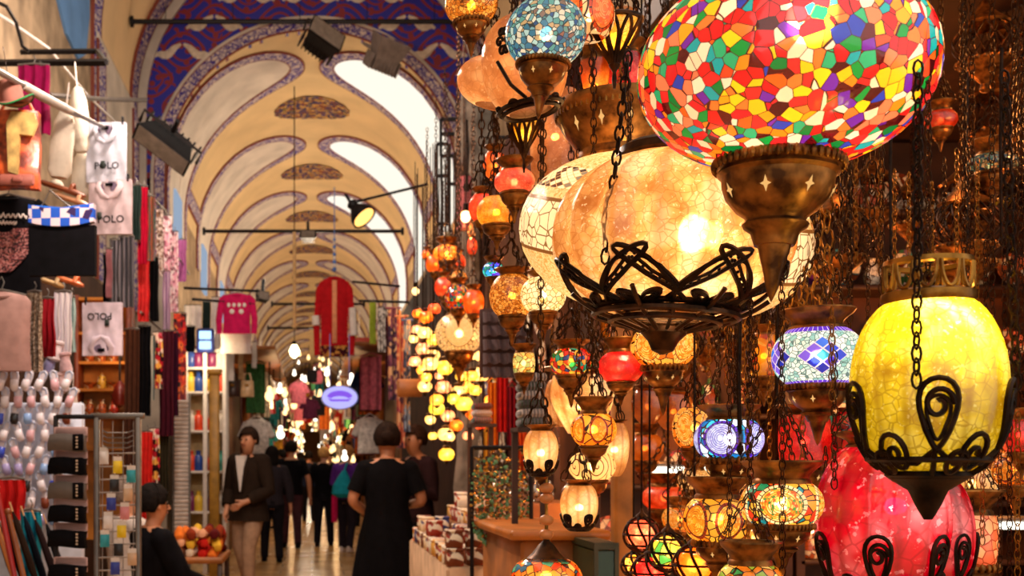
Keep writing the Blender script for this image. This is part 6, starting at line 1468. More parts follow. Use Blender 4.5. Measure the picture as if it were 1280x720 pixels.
def floodlight(label, px, py, d, w, h, dep, rot, body, yoke=True, lit=None):
    c = at(px, py, d); s_ = d / F; w *= s_; h *= s_; dep *= s_
    t = thing('hanging_floodlight', label, 'floodlight', c, rot=tuple(rad(q) for q in rot))
    mb = MB()   # tapered housing: rear small, front wide
    sec = [(.55, .5), (.62, .55), (.95, .98), (1, 1)]; ys = [dep * .5, dep * .42, -dep * .40, -dep * .5]; vs = []; fs = []
    for (fx, fz), y in zip(sec, ys): vs += [(-w / 2 * fx, y, -h / 2 * fz), (w / 2 * fx, y, -h / 2 * fz), (w / 2 * fx, y, h / 2 * fz), (-w / 2 * fx, y, h / 2 * fz)]
    for k in range(3):
        for i in range(4): j = (i + 1) % 4; fs.append((k * 4 + i, k * 4 + j, k * 4 + 4 + j, k * 4 + 4 + i))
    fs += [(3, 2, 1, 0)]; mb.add(vs, fs); mb.obj('housing', body, t, smooth=False)
    mb = MB(); mb.box((0, -dep * .49, 0), (w * .93, dep * .02, h * .93)); mb.obj('front_glass', lit or pm('grey_lamp_glass', '#8a8078', .1), t)
    mb = MB()
    for k in range(9): mb.box((-w * .45 + w * .9 * k / 8, dep * .3, 0), (w * .03, dep * .45, h * .72))
    mb.obj('cooling_fins', body, t)
    if yoke:
        mb = MB(); mb.tube([(-w * .54, 0, 0), (-w * .54, 0, h * .75), (w * .54, 0, h * .75), (w * .54, 0, 0)], .018, 4); mb.tube([(0, 0, h * .75), (0, 0, h * .75 + .18)], .025, 8); mb.obj('yoke', body, t)
    return t
floodlight('long black floodlight with ribbed end jutting from the left wall', 210, 178, 11.5, 80, 30, 34, (64, 36, 8), black_steel)
floodlight('black floodlight tilted down, left of two on the near crossbar', 401, 52, 15.2, 48, 34, 32, (-30, 28, 20), black_steel)
floodlight('grey box floodlight hanging from the near crossbar', 482, 68, 15.0, 42, 40, 40, (-58, 12, 24), pm('warm_grey_enamel', '#8a7c74', .5))
floodlight('small dark floodlight on the second crossbar', 385, 297, 18.4, 18, 11, 16, (-20, 0, 0), black_steel)
floodlight('dark floodlight on a rail left of the pale cord', 328, 372, 15, 14, 12, 12, (-20, 10, 20), pm('blue_black_enamel', '#1c2838', .4))
t = thing('hanging_spot_lamp', 'dark cone spot lamp with a warm lit mouth hanging at right', 'lamp', at(448, 264, 14.4), rot=(rad(-20), rad(-38), 0)); s_ = 14.4 / F
mb = MB(); mb.lathe([(17 * s_, -13 * s_), (16 * s_, -6 * s_), (10 * s_, 3 * s_), (6 * s_, 8 * s_), (7 * s_, 14 * s_), (3 * s_, 18 * s_)], 24, capb=False); mb.obj('shade', black_steel, t)
mb = MB(); mb.lathe([(.001, -10 * s_), (14 * s_, -11 * s_), (14.5 * s_, -12 * s_), (.001, -12.4 * s_)], 20); mb.obj('lamp_face', emit('warm_spot_lamp', '#ffb860', 2.2), t)
mb = MB(); mb.tube([(0, 0, 17 * s_), (2 * s_, 0, 30 * s_)], .02, 6); mb.obj('arm', black_steel, t)
# pale cord with the bare bulb
t = thing('hanging_pendant_bulb', 'bare bright bulb on a long pale cord over the middle of the street', 'bulb', at(368, 438, 15.5)); s_ = 15.5 / F
mb = MB(); mb.tube([(0, 0, 28 * s_), (0, 0, 148 * s_)], .024, 8); mb.obj('cord_sleeve', pm('pale_wood_cord', '#d8b078', .6), t)
mb = MB(); mb.tube([(0, 0, 8 * s_), (0, 0, 30 * s_)], .006, 6); mb.lathe([(.03, 6 * s_), (.035, 9 * s_), (.02, 12 * s_)], 10); mb.obj('lamp_holder', black_steel, t)
mb = MB(); mb.lathe([(.002, -10 * s_), (.05, -7 * s_), (.075, -1 * s_), (.05, 4 * s_), (.03, 7 * s_)], 16); mb.obj('bulb', emit('bare_bulb_light', '#ffe8a8', 9), t)
mb = MB(); mb.tube([(0, 0, 148 * s_), (0, 0, 330 * s_)], .008, 5); mb.obj('upper_cord', iron, t)
# the red robe on its rope
dr = clothm('red_robe_cloth', '#b81820'); t, w_, h_ = tee('hanging_red_robe', 'long red robe with white sleeves edges hanging over the street', 418, 346, 15.0, 36, 98, dr, sleeve=1, long_=True, cat='robe')
mb = MB(); mb.box((0, -.05, -h_ * .45), (w_ * .16, .012, h_ * .8), .004); mb.obj('front_band', clothm('pale_orange_silk', '#e89a70'), t, label='pale orange front band')
mb = MB(); mb.loft([(0, 0, -h_ * 1.02, w_ * .5, .05), (0, 0, -h_ * .88, w_ * .48, .05)], 24, fold=.05); mb.obj('hem', fabric('gold_maroon_hem', ['#5a1018', '#c88a40', '#3a0a14'], (1, 1, 1), 'cell', 30), t, label='gold and maroon hem')
mb = MB(); mb.tube([(-w_ * .66, -.02, -h_ * .5), (-w_ * .64, -.02, -h_ * .62)], .05, 8); mb.obj('cuff', ivory, t, label='white cuff'); mb = MB(); mb.tube([(w_ * .62, -.02, -h_ * .4), (w_ * .66, -.02, -h_ * .75)], .05, 8); mb.obj('cuff', ivory, t, label='white cuff')
mb = MB()
for k in range(9): mb.sphere((0, 0, .10 + .05 * k), .03 - .0012 * k, 8, 6, mi=k % 2)
mb.tube([(0, 0, .08), (0, 0, 1.2)], .007, 5); mb.obj('rope', [pm('blue_rope', '#5a88d8', .6), ivory], t, label='blue and white rope')
# pink sweatshirt
pk = clothm('hot_pink_fleece', '#c81c5a'); t, w_, h_ = tee('hanging_pink_sweatshirt', 'hot pink sweatshirt with white lettering hanging by the left stalls', 296, 367, 13.5, 36, 50, pk, long_=True)
mb = MB()
for j in range(4): mb.sphere((w_ * (-.27 + .18 * j), -.05, -h_ * .30), w_ * .075, 10, 6, sc_=(.8, .2, 1))
for j in (-1, 1): mb.sphere((w_ * .16 * j, -.05, -h_ * .46), w_ * .085, 10, 6, sc_=(1, .2, 1))
mb.obj('print_pattern', ivory, t, label='row of white printed shapes over two white dots')
t, w_, h_ = tee('hanging_white_shirt', 'white long shirt hanging just under the pink sweatshirt', 295, 412, 13.9, 40, 30, ivory, sleeve=0)
for lab, px, y0, y1, d, w, m in [('white bundle of cloth left of the pink sweatshirt', 241, 382, 410, 14.2, 22, ivory), ('dark green scarf left of the pink sweatshirt', 258, 376, 440, 14.8, 10, clothm('bottle_green_cloth', '#2a3a36')), ('white slanting scarf left of the pink sweatshirt', 270, 372, 438, 14.4, 12, ivory), ('black wrap hanging low left of the pink sweatshirt', 237, 408, 440, 13.6, 14, blackc),
                              ('cream tassel scarf under the white long shirt', 289, 442, 476, 14.2, 7, ivory), ('beige tassel scarf under the white long shirt', 301, 442, 474, 14.4, 6, clothm('beige_cloth', '#c8a880')), ('white slip of cloth right of the white long shirt', 318, 428, 460, 14.6, 6, ivory),
                              ('yellow green scarf hanging right of the red robe', 466, 378, 430, 13.5, 8, clothm('lime_cloth', '#a8b840')), ('grey print scarf right of the yellow green one', 478, 385, 440, 13.0, 12, fabric('grey_print', ['#8a8078', '#3a3230', '#d8d0c8'], (1, 1, 1), 'cell', 30)), ('maroon scarf at the street end of the right stalls', 487, 396, 470, 12.4, 10, clothm('maroon_cloth', '#4a1424'))]:
    cloth('hanging_scarf', lab, px, y0, y1, d, w, m, ph=px)
# glowing signs
t = thing('hanging_oval_sign', 'glowing lilac oval sign hanging over the right of the street', 'sign', at(424.5, 497, 12.5)); s_ = 12.5 / F
mb = MB(); mb.M = Matrix.Rotation(pi / 2, 4, 'X') @ Matrix.Diagonal((1, .64, 1, 1)); mb.lathe([(.001, -.03), (21 * s_, -.03), (22 * s_, -.02), (22 * s_, .03), (20 * s_, .035), (.001, .035)], 40); mb.obj('light_panel', emit('lilac_light_panel', '#b8b4ff', 1.0), t)
mb = MB()
mb.tube([((14 * cos(a)) * s_, -.045, (7 * sin(a) - 1) * s_) for a in [pi * (.05 + .9 * i / 16) for i in range(17)]], .022, 6, flat=.4)
mb.tube([((12 * cos(a)) * s_, -.045, (4 * sin(a) - 1) * s_) for a in [pi * (.02 + .96 * i / 16) for i in range(17)]], .014, 6, flat=.4)
mb.prism([(-15 * s_, -1 * s_), (-11 * s_, -5 * s_), (11 * s_, -5 * s_), (15 * s_, -1 * s_), (10 * s_, -2.4 * s_), (-10 * s_, -2.4 * s_)], -.055, -.035); mb.obj('emblem', emit('violet_neon', '#8a5ae8', .9), t, label='violet lips-like emblem')
mb = MB(); mb.M = Matrix.Rotation(pi / 2, 4, 'X') @ Matrix.Diagonal((1, .64, 1, 1)); mb.lathe([(22 * s_, -.04), (23.4 * s_, -.04), (23.4 * s_, .04), (22 * s_, .04)], 40, capb=False, capt=False); mb.M = None
for x in (-12, 12): mb.tube([(x * s_, 0, 12 * s_), (x * s_, 0, 80 * s_)], .006, 5)
mb.obj('frame', pm('lilac_frame', '#6a78c8', .4), t)
t = thing('hanging_light_box', 'small glowing blue light box sign on the left by the green scarf', 'sign', at(257, 426, 14.0)); s_ = 14 / F
mb = MB(); mb.box((0, 0, 0), (22 * s_, .12, 30 * s_), .02); mb.obj('case', pm('dark_blue_case', '#1c2a6a', .4), t)
for k, z in enumerate((6.5, -6)): mb = MB(); mb.box((0, -.065, z * s_), (15 * s_, .02, 10 * s_), .01); mb.obj('light_panel', emit('pale_blue_panel', '#a8d0ff', 1.8), t)
for k, (px, py, w, h, d, c1, lab) in enumerate([(331, 465, 24, 20, 30, '#d83424', 'red square sign board far down the left side'), (440, 428, 44, 12, 26, '#8a2418', 'dark red name board far down over the street'), (345, 497, 16, 32, 28, '#141218', 'black upright sign board far down on the left')]):
    c = at(px, py, d); s_ = d / F; t = thing('hanging_sign_board', lab, 'sign', c)
    mb = MB(); mb.box((0, 0, 0), (w * s_, .08, h * s_), .02); mb.obj('board', pm('sign_' + c1[1:], c1, .4), t)
    mb = MB(); mb.box((0, -.045, 0), (w * s_ * .9, .01, .02)); mb.box((-.2 * w * s_, 0, h * s_ * .5 + .3), (.02, .02, .6)); mb.box((.2 * w * s_, 0, h * s_ * .5 + .3), (.02, .02, .6)); mb.obj('fixing', ivory, t)
# ---- left shop front around 12 to 16 m
t = thing('louvre_panel', 'white slatted shutter panel standing by the dark scarves', 'shutter', (at(227, 0, 11.2).x, 11.2, 0)); s_ = 11.2 / F
mb = MB(); z1 = at(0, 492, 11.2).z; mb.box((0, .02, z1 / 2), (20 * s_, .02, z1)); mb.obj('back_board', ivory, t)
mb = MB()
for k in range(46): mb.box((0, -.005, .06 + k * (z1 - .1) / 46), (19 * s_, .02, (z1 - .1) / 46 * .6), rot=Matrix.Rotation(.4, 3, 'X'))
mb.obj('slats', pm('white_slat', '#d8ccc4', .5), t)
for x in (-10, 10): mb = MB(); mb.box((x * s_, 0, z1 / 2), (.02, .05, z1)); mb.obj('stile', grey_steel, t)
mb = MB(); c = at(268, 0, 12.6); z1 = at(0, 462, 12.6).z; mb.box((c.x, c.y, z1 / 2), (.11, .11, z1), .01); mb.box((c.x, c.y, z1 - .03), (.15, .15, .06), .01); tag(mb.obj('stall_post', pm('ochre_wood', '#a87a28', .5, var=.2)), 'ochre wooden post at the corner of a left stall', 'post')
t = thing('display_cabinet', 'white lit display cabinet behind the ochre post', 'cabinet', (at(258, 0, 14.2).x, 14.2, 0)); s_ = 14.2 / F; z1 = at(0, 436, 14.2).z
for x in (-24, 0, 24): mb = MB(); mb.box((x * s_, 0, z1 / 2), (.05, .4, z1), .006); mb.obj('upright', ivory, t)
for y in (440, 462, 492, 540, 590, 640): mb = MB(); z = at(0, y, 14.2).z; mb.box((0, 0, z), (48 * s_, .38, .03), .004); mb.obj('shelf', ivory, t)
mb = MB(); mb.box((0, .2, z1 / 2), (48 * s_, .02, z1)); mb.obj('back_panel', pm('cream_panel', '#e8c890', .6), t)
point('cabinet_light', (at(258, 0, 14.2).x, 13.7, z1 - .1), 14, '#ffe0b0', .08)
DOLL = ['#e04a28', '#2a9a8a', '#e8c040', '#d8d0c8', '#7a2a5a', '#2a4a9a']; DN = ['red', 'green', 'yellow', 'white', 'purple', 'blue']
kc = 0
for y in (462, 492, 540, 590, 640):
    for x in (-18, -9, 9, 18):
        k = rnd.randrange(6)
        if ('tin', k) not in LINKS:
            mb = MB(); mb.lathe([(.06, 0), (.065, .01), (.065, .14), (.05, .18), (.03, .20), (.03, .24), (.036, .25), (.001, .26)], 14); LINKS['tin', k] = mb.mesh('bottle', pm('tin_' + DN[k], DOLL[k], .3))
        o = bpy.data.objects.new('jar', LINKS['tin', k]); COL.objects.link(o); o.location = (at(258, 0, 14.2).x + x * s_, 14.1, at(0, y, 14.2).z + .016)
        tag(o, f'{DN[k]} lidded jar in the white display cabinet, {ordw(kc)} counted from its top shelf', 'jar', 'jars in the white cabinet'); kc += 1
for k, (px, py, w, h, hx, nm) in enumerate([(291, 486, 18, 20, '#3a2420', 'dark brown'), (309, 486, 17, 20, '#d8b488', 'cream')]):
    d = 14.6; s_ = d / F; t = thing('hanging_handbag', f'{nm} boxy handbag hanging under the tassel scarves', 'handbag', at(px, py, d))
    mb = MB(); mb.loft([(0, 0, -h / 2 * s_, w / 2 * s_, .07), (0, 0, -h * .3 * s_, w * .52 * s_, .09), (0, 0, h * .3 * s_, w * .48 * s_, .06), (0, 0, h / 2 * s_, w * .46 * s_, .04)], 4 * 5); m_ = pm('hide_' + hx[1:], hx, .35); mb.obj('bag_body', m_, t)
    mb = MB(); mb.tube([(-w * .3 * s_, 0, h / 2 * s_), (-w * .2 * s_, 0, h * .95 * s_), (w * .2 * s_, 0, h * .95 * s_), (w * .3 * s_, 0, h / 2 * s_)], .012, 6); mb.obj('handle', m_, t)
    mb = MB(); mb.box((0, -.08, h * .2 * s_), (.05, .02, .03), .004); mb.obj('clasp', brass, t)
# heaped baskets of coloured cloth in front of the seated man
t = thing('cloth_trolley', 'low trolley table heaped with orange and red cloth beside the seated man', 'table', (at(252, 0, 9.2).x, 9.2, 0))
mb = MB(); mb.box((0, 0, .62), (.42, .8, .05), .01); mb.obj('table_top', medwood, t)
for x in (-.18, .18):
    for y in (-.36, .36): mb = MB(); mb.box((x, y, .3), (.04, .04, .6), .004); mb.obj('leg', darkwood, t)
c0 = Vector((at(252, 0, 9.2).x, 9.2, .645))
RC = [('orange', '#e87a2c'), ('red', '#c8241c'), ('rust', '#8a3418'), ('peach', '#f0b088'), ('yellow', '#e8b83a'), ('maroon', '#5a1418'), ('cream', '#e8d8c0')]
cnt = {}
for k in range(36):
    cn, hx = RC[rnd.randrange(7)]; lv = k // 12; j = k % 12
    if ('rc', cn) not in LINKS:
        mb = MB(); mb.M = Matrix.Rotation(pi / 2, 4, 'X'); mb.lathe([(.01, -.10), (.032, -.095), (.04, -.03), (.038, .06), (.03, .095), (.008, .10)], 14, flute=lambda a, v: 1 + .07 * sin(4 * a + 5 * v)); LINKS['rc', cn] = mb.mesh('rolled_cloth', clothm('roll_' + cn, hx))
    o = bpy.data.objects.new('rolled_cloth', LINKS['rc', cn]); COL.objects.link(o)
    o.location = c0 + Vector((-.15 + (j % 4) * .095 + rnd.uniform(-.01, .01), -.26 + (j // 4) * .24, .035 + lv * .07)); o.rotation_euler = (rnd.uniform(-.2, .5), 0, rnd.uniform(-.3, .3))
    tag(o, f'rolled {cn} cloth in the heap on the trolley table', 'cloth', f'rolled {cn} cloths on the trolley')
# ================================================================== people
def skinned(name, verts, edges, radii, root, m, parent, sub=1):
    me = bpy.data.meshes.new(name); me.from_pydata([tuple(v) for v in verts], edges, [])
    o = bpy.data.objects.new(name, me); COL.objects.link(o)
    mo = o.modifiers.new('skin', 'SKIN'); mo.use_smooth_shade = True
    sv = me.skin_vertices[0].data
    for i, r in enumerate(radii): sv[i].radius = (r, r) if not isinstance(r, tuple) else r
    for i in range(len(radii)): sv[i].use_root = (i == root)
    o.modifiers.new('sub', 'SUBSURF').levels = sub; o.modifiers['sub'].render_levels = sub
    dg = bpy.context.evaluated_depsgraph_get(); dg.update()
    nm = bpy.data.meshes.new_from_object(o.evaluated_get(dg)); bpy.data.objects.remove(o); bpy.data.meshes.remove(me)
    nm.name = name; nm.materials.clear(); nm.materials.append(m); nm.polygons.foreach_set('use_smooth', [True] * len(nm.polygons))
    return part(name, nm, parent)
skins = [pm('tan_skin', '#c98a66', .5, var=.08, scale=8), pm('fair_skin', '#dba483', .5, var=.08, scale=8), pm('olive_skin', '#b87a54', .5, var=.08, scale=8)]
eyem = pm('dark_eye', '#1a1210', .2); lipm = pm('lip_tone', '#a05848', .5)
def person(label, loc, rz, H, arms, legs, clothes, skin=0, hair='#1c130e', hair_kind='short', head=(0, 0), lean=(0, 0), sit=0.0, group=None):
    """forward is local +y. arms: (left, right), each elbow and wrist; legs: (left, right), each knee, ankle"""
    t = thing('person', label, 'person', loc, rz, group)
    sk = skins[skin]; lx, ly = lean
    hipz = .52 * H if not sit else sit
    up = lambda f: hipz + (f - .52) * H            # torso heights ride on the hips
    L = lambda f: Vector((lx, ly, 0)) * (f - .52) / .4
    V_ = []; E = []; Rr = []
    def add(p, r, link=None):
        V_.append(Vector(p)); Rr.append(r * H)
        if link is not None: E.append((link, len(V_) - 1))
        return len(V_) - 1
    pel = add((0, 0, up(.53)), .078); sp = add(L(.62) + Vector((0, 0, up(.62))), .066, pel); ch = add(L(.73) + Vector((0, 0, up(.73))), .078, sp)
    ub = add(L(.80) + Vector((0, -.004 * H, up(.80))), .060, ch); nk = add(L(.845) + Vector((0, 0, up(.845))), .032, ub)
    hd = L(.88) + Vector((head[0] * .02, .008 * H + head[1] * .02, 0))
    n2 = add(hd + Vector((0, 0, up(.868))), .034, nk); jaw = add(hd + Vector((0, .012 * H, up(.888))), .042, n2); mid = add(hd + Vector((0, .004 * H, up(.925))), .054, jaw); top = add(hd + Vector((0, -.004 * H, up(.960))), .046, mid); add(hd + Vector((0, -.006 * H, up(.985))), .018, top)
    hands = []
    for sg, (el, wr) in zip((-1, 1), arms):
        sh = add(L(.80) + Vector((sg * .108 * H, 0, up(.800))), .036, ub)
        el = Vector((el[0], el[1], up(el[2] / H) if el[2] > .2 else el[2])) if False else Vector(el); wr = Vector(wr)
        e = add(el, .026, sh); m_ = add(el.lerp(wr, .45), .024, e); w = add(wr, .0165, m_)
        d = (wr - el).normalized(); side = d.cross(Vector((sg, .2, 0))).normalized()
        if side.length < .5: side = Vector((0, 1, 0))
        nrm = d.cross(side).normalized()
        pa = add(wr + d * .028 * H, .017, w); kn = add(wr + d * .052 * H, .016, pa)
        for j, (o_, ln) in enumerate(((-.018, .040), (-.006, .047), (.006, .044), (.017, .034))):
            b0 = add(wr + d * .060 * H + side * o_ * H, .0062, kn); b1 = add(wr + d * (.060 + ln * .5) * H + side * o_ * H + nrm * .006 * H, .0056, b0); add(wr + d * (.060 + ln * .92) * H + side * o_ * H * .95 + nrm * .018 * H, .0048, b1)
        th = add(wr + d * .030 * H + side * .022 * H + nrm * .004 * H, .0075, pa); add(wr + d * .055 * H + side * .034 * H + nrm * .012 * H, .0056, th)
        hands.append((el, wr))
    for sg, (kn, an) in zip((-1, 1), legs):
        hp = add((sg * .052 * H, 0, up(.50)), .056, pel); k = add(kn, .036, hp); c = add(Vector(kn).lerp(Vector(an), .35) + Vector((0, -.006 * H, 0)), .034, k); a = add(an, .022, c)
        add(Vector(an) + Vector((sg * .008 * H, .055 * H, -.022 * H)), .020, a)
    skinned('body', V_, E, Rr, 0, sk, t)
    hc = hd + Vector((0, 0, up(.93)))
    # face: nose, eyes, mouth, ears
    mb = MB(); q = H / 1.72
    for s_ in (-1, 1): mb.sphere(hc + Vector((s_ * .030, .083, .004)) * q, .010 * q, 8, 6)
    mb.obj('eyes', eyem, t)
    mb = MB(); mb.tube([hc + Vector(p) * q for p in ((0, .088, .012), (0, .102, -.012), (0, .112, -.030), (0, .092, -.036))], [.006 * q, .010 * q, .014 * q, .008 * q], 8)
    for s_ in (-1, 1): mb.sphere(hc + Vector((s_ * .090, 0, -.006)) * q, .022 * q, 8, 6, sc_=(.4, .8, 1.4))
    mb.obj('nose_and_ears', sk, t)
    mb = MB(); mb.tube([hc + Vector(p) * q for p in ((-.024, .086, -.056), (0, .096, -.055), (.024, .086, -.056))], .006 * q, 6); mb.obj('mouth', lipm, t)
    # hair: a cap over the back and top of the skull
    hm = pm('hair_' + hair[1:], hair, .8, var=.35, scale=40, bump=.4)
    mb = MB()
    def hf(u, v):
        a = 2 * pi * u; b_ = pi * .5 - v * (pi * .5 + (.55 if sin(a) < -.1 else (-.35 if sin(a) > .5 else .12)))
        r = .104 * (1 + .03 * sin(9 * a + 5 * v))
        return hc + Vector((r * cos(a) * cos(b_) * .90, r * sin(a) * cos(b_) * 1.0 - .012, r * sin(b_) * 1.12 + .016)) * q
    mb.grid(hf, 28, 10); hb = mb.obj('hair', hm, t); md = hb.modifiers.new('thick', 'SOLIDIFY'); md.thickness = .012 * q; md.offset = -1
    if hair_kind == 'bun': mb = MB(); mb.sphere(hc + Vector((0, -.12, .02)) * q, .05 * q, 14, 10, sc_=(1, .8, 1)); mb.obj('hair_bun', hm, t)
    if hair_kind == 'long': mb = MB(); mb.loft([(hc.x, hc.y - .05 * q, hc.z - .24 * q, .07 * q, .03 * q), (hc.x, hc.y - .06 * q, hc.z - .12 * q, .10 * q, .05 * q), (hc.x, hc.y - .04 * q, hc.z, .105 * q, .085 * q), (hc.x, hc.y - .03 * q, hc.z + .05 * q, .08 * q, .07 * q)], 18, fold=.05); mb.obj('hair_length', hm, t)
    # clothing
    def torso(mb, z0, z1, grow=1.0, flare=1.0):
        secs = []
        for f, rx, ry in ((.44, .118, .088), (.50, .110, .084), (.56, .100, .076), (.62, .092, .070), (.70, .104, .076), (.76, .112, .076), (.805, .110, .064), (.826, .080, .054), (.842, .042, .042)):
            if z0 <= f <= z1:
                p = L(f); g = grow * (1 + (flare - 1) * max(0, (.62 - f) / .2)); secs.append((p.x, p.y - (.004 * H if f > .7 else 0), up(f), rx * H * g, ry * H * g))
        mb.loft(secs, 26, fold=.03, nf=5)
    def sleeve(mb, i, frac, r0=.047, r1=.034):
        sg = (-1, 1)[i]; el, wr = hands[i]; sh = L(.80) + Vector((sg * .098 * H, 0, up(.795)))
        if frac <= .5: pts = [sh, sh.lerp(el, .5), sh.lerp(el, frac * 2)]; rr = [r0 * H, r0 * .96 * H, (r0 * .96) * H]
        else: pts = [sh, sh.lerp(el, .5), el, el.lerp(wr, .5), el.lerp(wr, (frac - .5) * 2)]; rr = [r0 * H, r0 * .95 * H, r0 * .84 * H, r1 * 1.05 * H, r1 * .9 * H]
        mb.sphere(sh, r0 * 1.02 * H, 12, 8); mb.tube(pts, rr, 12); mb.tube([sh, L(.80) + Vector((sg * .03 * H, -.004 * H, up(.806)))], [r0 * 1.0 * H, .042 * H], 12)
    for c in clothes:
        k = c[0]; m = c[1]
        if k == 'tee': mb = MB(); torso(mb, .46 if not sit else .50, .835, 1.04); [sleeve(mb, i, .34) for i in (0, 1)]; mb.obj('shirt', m, t)
        elif k == 'shirt': mb = MB(); torso(mb, .46 if not sit else .50, .845, 1.0); [sleeve(mb, i, .93) for i in (0, 1)]; mb.obj('shirt', m, t)
        elif k == 'jacket':
            mb = MB(); torso(mb, .43 if not sit else .50, .835, 1.13, 1.06); [sleeve(mb, i, .92, .054, .040) for i in (0, 1)]; mb.obj('jacket', m, t)
            mb = MB(); mb.prism([(-.010 * H, up(.62)), (.010 * H, up(.62)), (.034 * H, up(.835)), (-.034 * H, up(.835))], .092 * H + ly * .6, .070 * H + ly * .6); mb.obj('shirt_front', c[2], t, label='white shirt front')
            mb = MB()
            for s_ in (-1, 1): mb.tube([(s_ * .012 * H, .093 * H + ly * .5, up(.62)), (s_ * .040 * H, .090 * H + ly * .7, up(.76)), (s_ * .036 * H, .055 * H + ly * .8, up(.84))], [.008 * H, .016 * H, .012 * H], 8, flat=.4)
            mb.obj('lapel', m, t)
        elif k == 'trousers':
            mb = MB(); mb.loft([(0, 0, up(.465), .098 * H, .078 * H), (0, 0, up(.51), .104 * H, .082 * H), (0, 0, up(.56), .098 * H, .074 * H)], 22)
            for i, (kn, an) in enumerate(legs):
                sg = (-1, 1)[i]; kn = Vector(kn); an = Vector(an); hp = Vector((sg * .052 * H, 0, up(.505)))
                mb.sphere(hp, .058 * H, 14, 8); mb.tube([hp, hp.lerp(kn, .5), kn, kn.lerp(an, .5), an + Vector((0, 0, -.010 * H))], [.060 * H, .056 * H, .043 * H, .038 * H, .034 * H], 14)
            mb.obj('trousers', m, t)
        elif k == 'dress':
            mb = MB(); mb.loft([(0, 0, .02, .19 * H, .15 * H), (0, 0, .25 * H, .165 * H, .125 * H), (0, 0, .42 * H, .135 * H, .105 * H), (0, 0, .50 * H, .122 * H, .095 * H), (0, 0, .56 * H, .108 * H, .084 * H), (0, 0, .63 * H, .094 * H, .072 * H), (0, 0, .71 * H, .104 * H, .078 * H), (0, 0, .77 * H, .112 * H, .074 * H), (0, 0, .808 * H, .108 * H, .062 * H), (0, 0, .826 * H, .082 * H, .056 * H), (0, 0, .846 * H, .044 * H, .044 * H)], 36, fold=.07, nf=8)
            [sleeve(mb, i, .36, .044) for i in (0, 1)]; mb.obj('dress', m, t)
        elif k == 'shoes':
            for i, (kn, an) in enumerate(legs):
                mb = MB(); a = Vector(an); mb.loft([(a.x, a.y + .026 * H, a.z - .045 * H, .026 * H, .078 * H), (a.x, a.y + .026 * H, a.z - .030 * H, .026 * H, .078 * H), (a.x, a.y + .016 * H, a.z - .012 * H, .025 * H, .062 * H), (a.x, a.y, a.z + .012 * H, .024 * H, .028 * H)], 16)
                mb.obj('shoe', m, t)
    return t, hands, up
def leg2(H, s=.0, w=.055):      # s: stride, the left foot forward
    return (((-w * H, .02 * H + s * .35, .285 * H), (-w * 1.1 * H, s * .5, .045 * H)), ((w * H, .03 * H - s * .05, .285 * H), (w * 1.1 * H, -s * .5, .045 * H + max(0, s) * .05)))
def down(H, f=.0, out=.15): return (((-out * H, -.02 * H, .635 * H), (-(out + .01) * H, .03 * H + f, .50 * H)), ((out * H, -.02 * H, .635 * H), ((out + .01) * H, .03 * H - f, .50 * H)))
H = 1.72
def gx(px, d): return (px - VX) * d / F
t, hands, up = person('man in an open dark brown jacket and beige trousers walking nearer, hand at his waist', (gx(311, 12.0), 12.0, 0), pi - .55, 1.76,
    (((-.27, .02, 1.10), (-.10, .20, .98)), ((.27, -.04, 1.10), (.22, .10, .90))), leg2(1.76, .30), [('trousers', clothm('beige_twill', '#a8866c')), ('jacket', clothm('dark_brown_tweed', '#2a1e16'), ivory), ('shoes', clothm('brown_shoe', '#2a1810'))], 0, '#2e1e14', head=(-1, 1))
person('man in a black T-shirt and plum trousers walking away down the middle', (gx(364, 18.4), 18.4, 0), .05, 1.75, down(1.75, .05, .165), leg2(1.75, .34), [('trousers', clothm('plum_trousers', '#4a2c34')), ('tee', blackc), ('shoes', clothm('dark_shoe', '#1a1414'))], 0, '#1a120e')
person('fair-haired woman in black top and black trousers walking away', (gx(405, 18.9), 18.9, 0), -.12, 1.66, down(1.66, .08, .145), leg2(1.66, -.30), [('trousers', clothm('black_trousers', '#16141a')), ('shirt', blackc), ('shoes', clothm('dark_shoe', '#1a1414'))], 1, '#c89a5c')
t, hands, up = person('fair-haired woman in a purple top with a turquoise bag on her back', (gx(432, 17.6), 17.6, 0), -.4, 1.66, (((-.24, .08, 1.10), (-.14, .24, 1.22)), ((.24, .06, 1.08), (.14, .24, 1.16))), leg2(1.66, .22), [('trousers', clothm('charcoal_trousers', '#241e26')), ('shirt', clothm('purple_jersey', '#5a2a8a')), ('shoes', clothm('white_shoe', '#d8c8c0'))], 1, '#b07a44', lean=(0, .08))
bagt = thing('backpack', 'turquoise drawstring bag on the back of the woman in purple', 'bag', (gx(428, 17.4), 17.38, 0))
mb = MB(); mb.loft([(0, 0, .86, .10, .06), (0, -.02, .92, .17, .10), (0, -.01, 1.05, .15, .09), (.02, 0, 1.2, .08, .06), (.03, 0, 1.28, .03, .03)], 20, fold=.04); mb.obj('bag_body', clothm('turquoise_nylon', '#1c94a8'), bagt)
mb = MB(); mb.tube([(.03, 0, 1.27), (.06, .05, 1.36), (.08, .12, 1.40)], .014, 6); mb.obj('strap', clothm('turquoise_nylon', '#1c94a8'), bagt)
sc2 = thing('hanging_pink_scarf', 'magenta pink scarf hanging from the turquoise bag', 'scarf', (gx(418, 17.4), 17.36, .88)); mb = MB(); mb.slab(lambda u, v: ((-.045 + .09 * u, .02 * sin(u * 8), -.40 * (1 - v)), (0, -1, 0)), 8, 8, .02); mb.obj('cloth', clothm('hot_pink_fleece', '#c81c5a'), sc2); mb = MB(); mb.tube([(-.04, 0, 0), (0, .0, .03), (.04, 0, 0)], .01, 6); mb.obj('knot', clothm('hot_pink_fleece', '#c81c5a'), sc2)
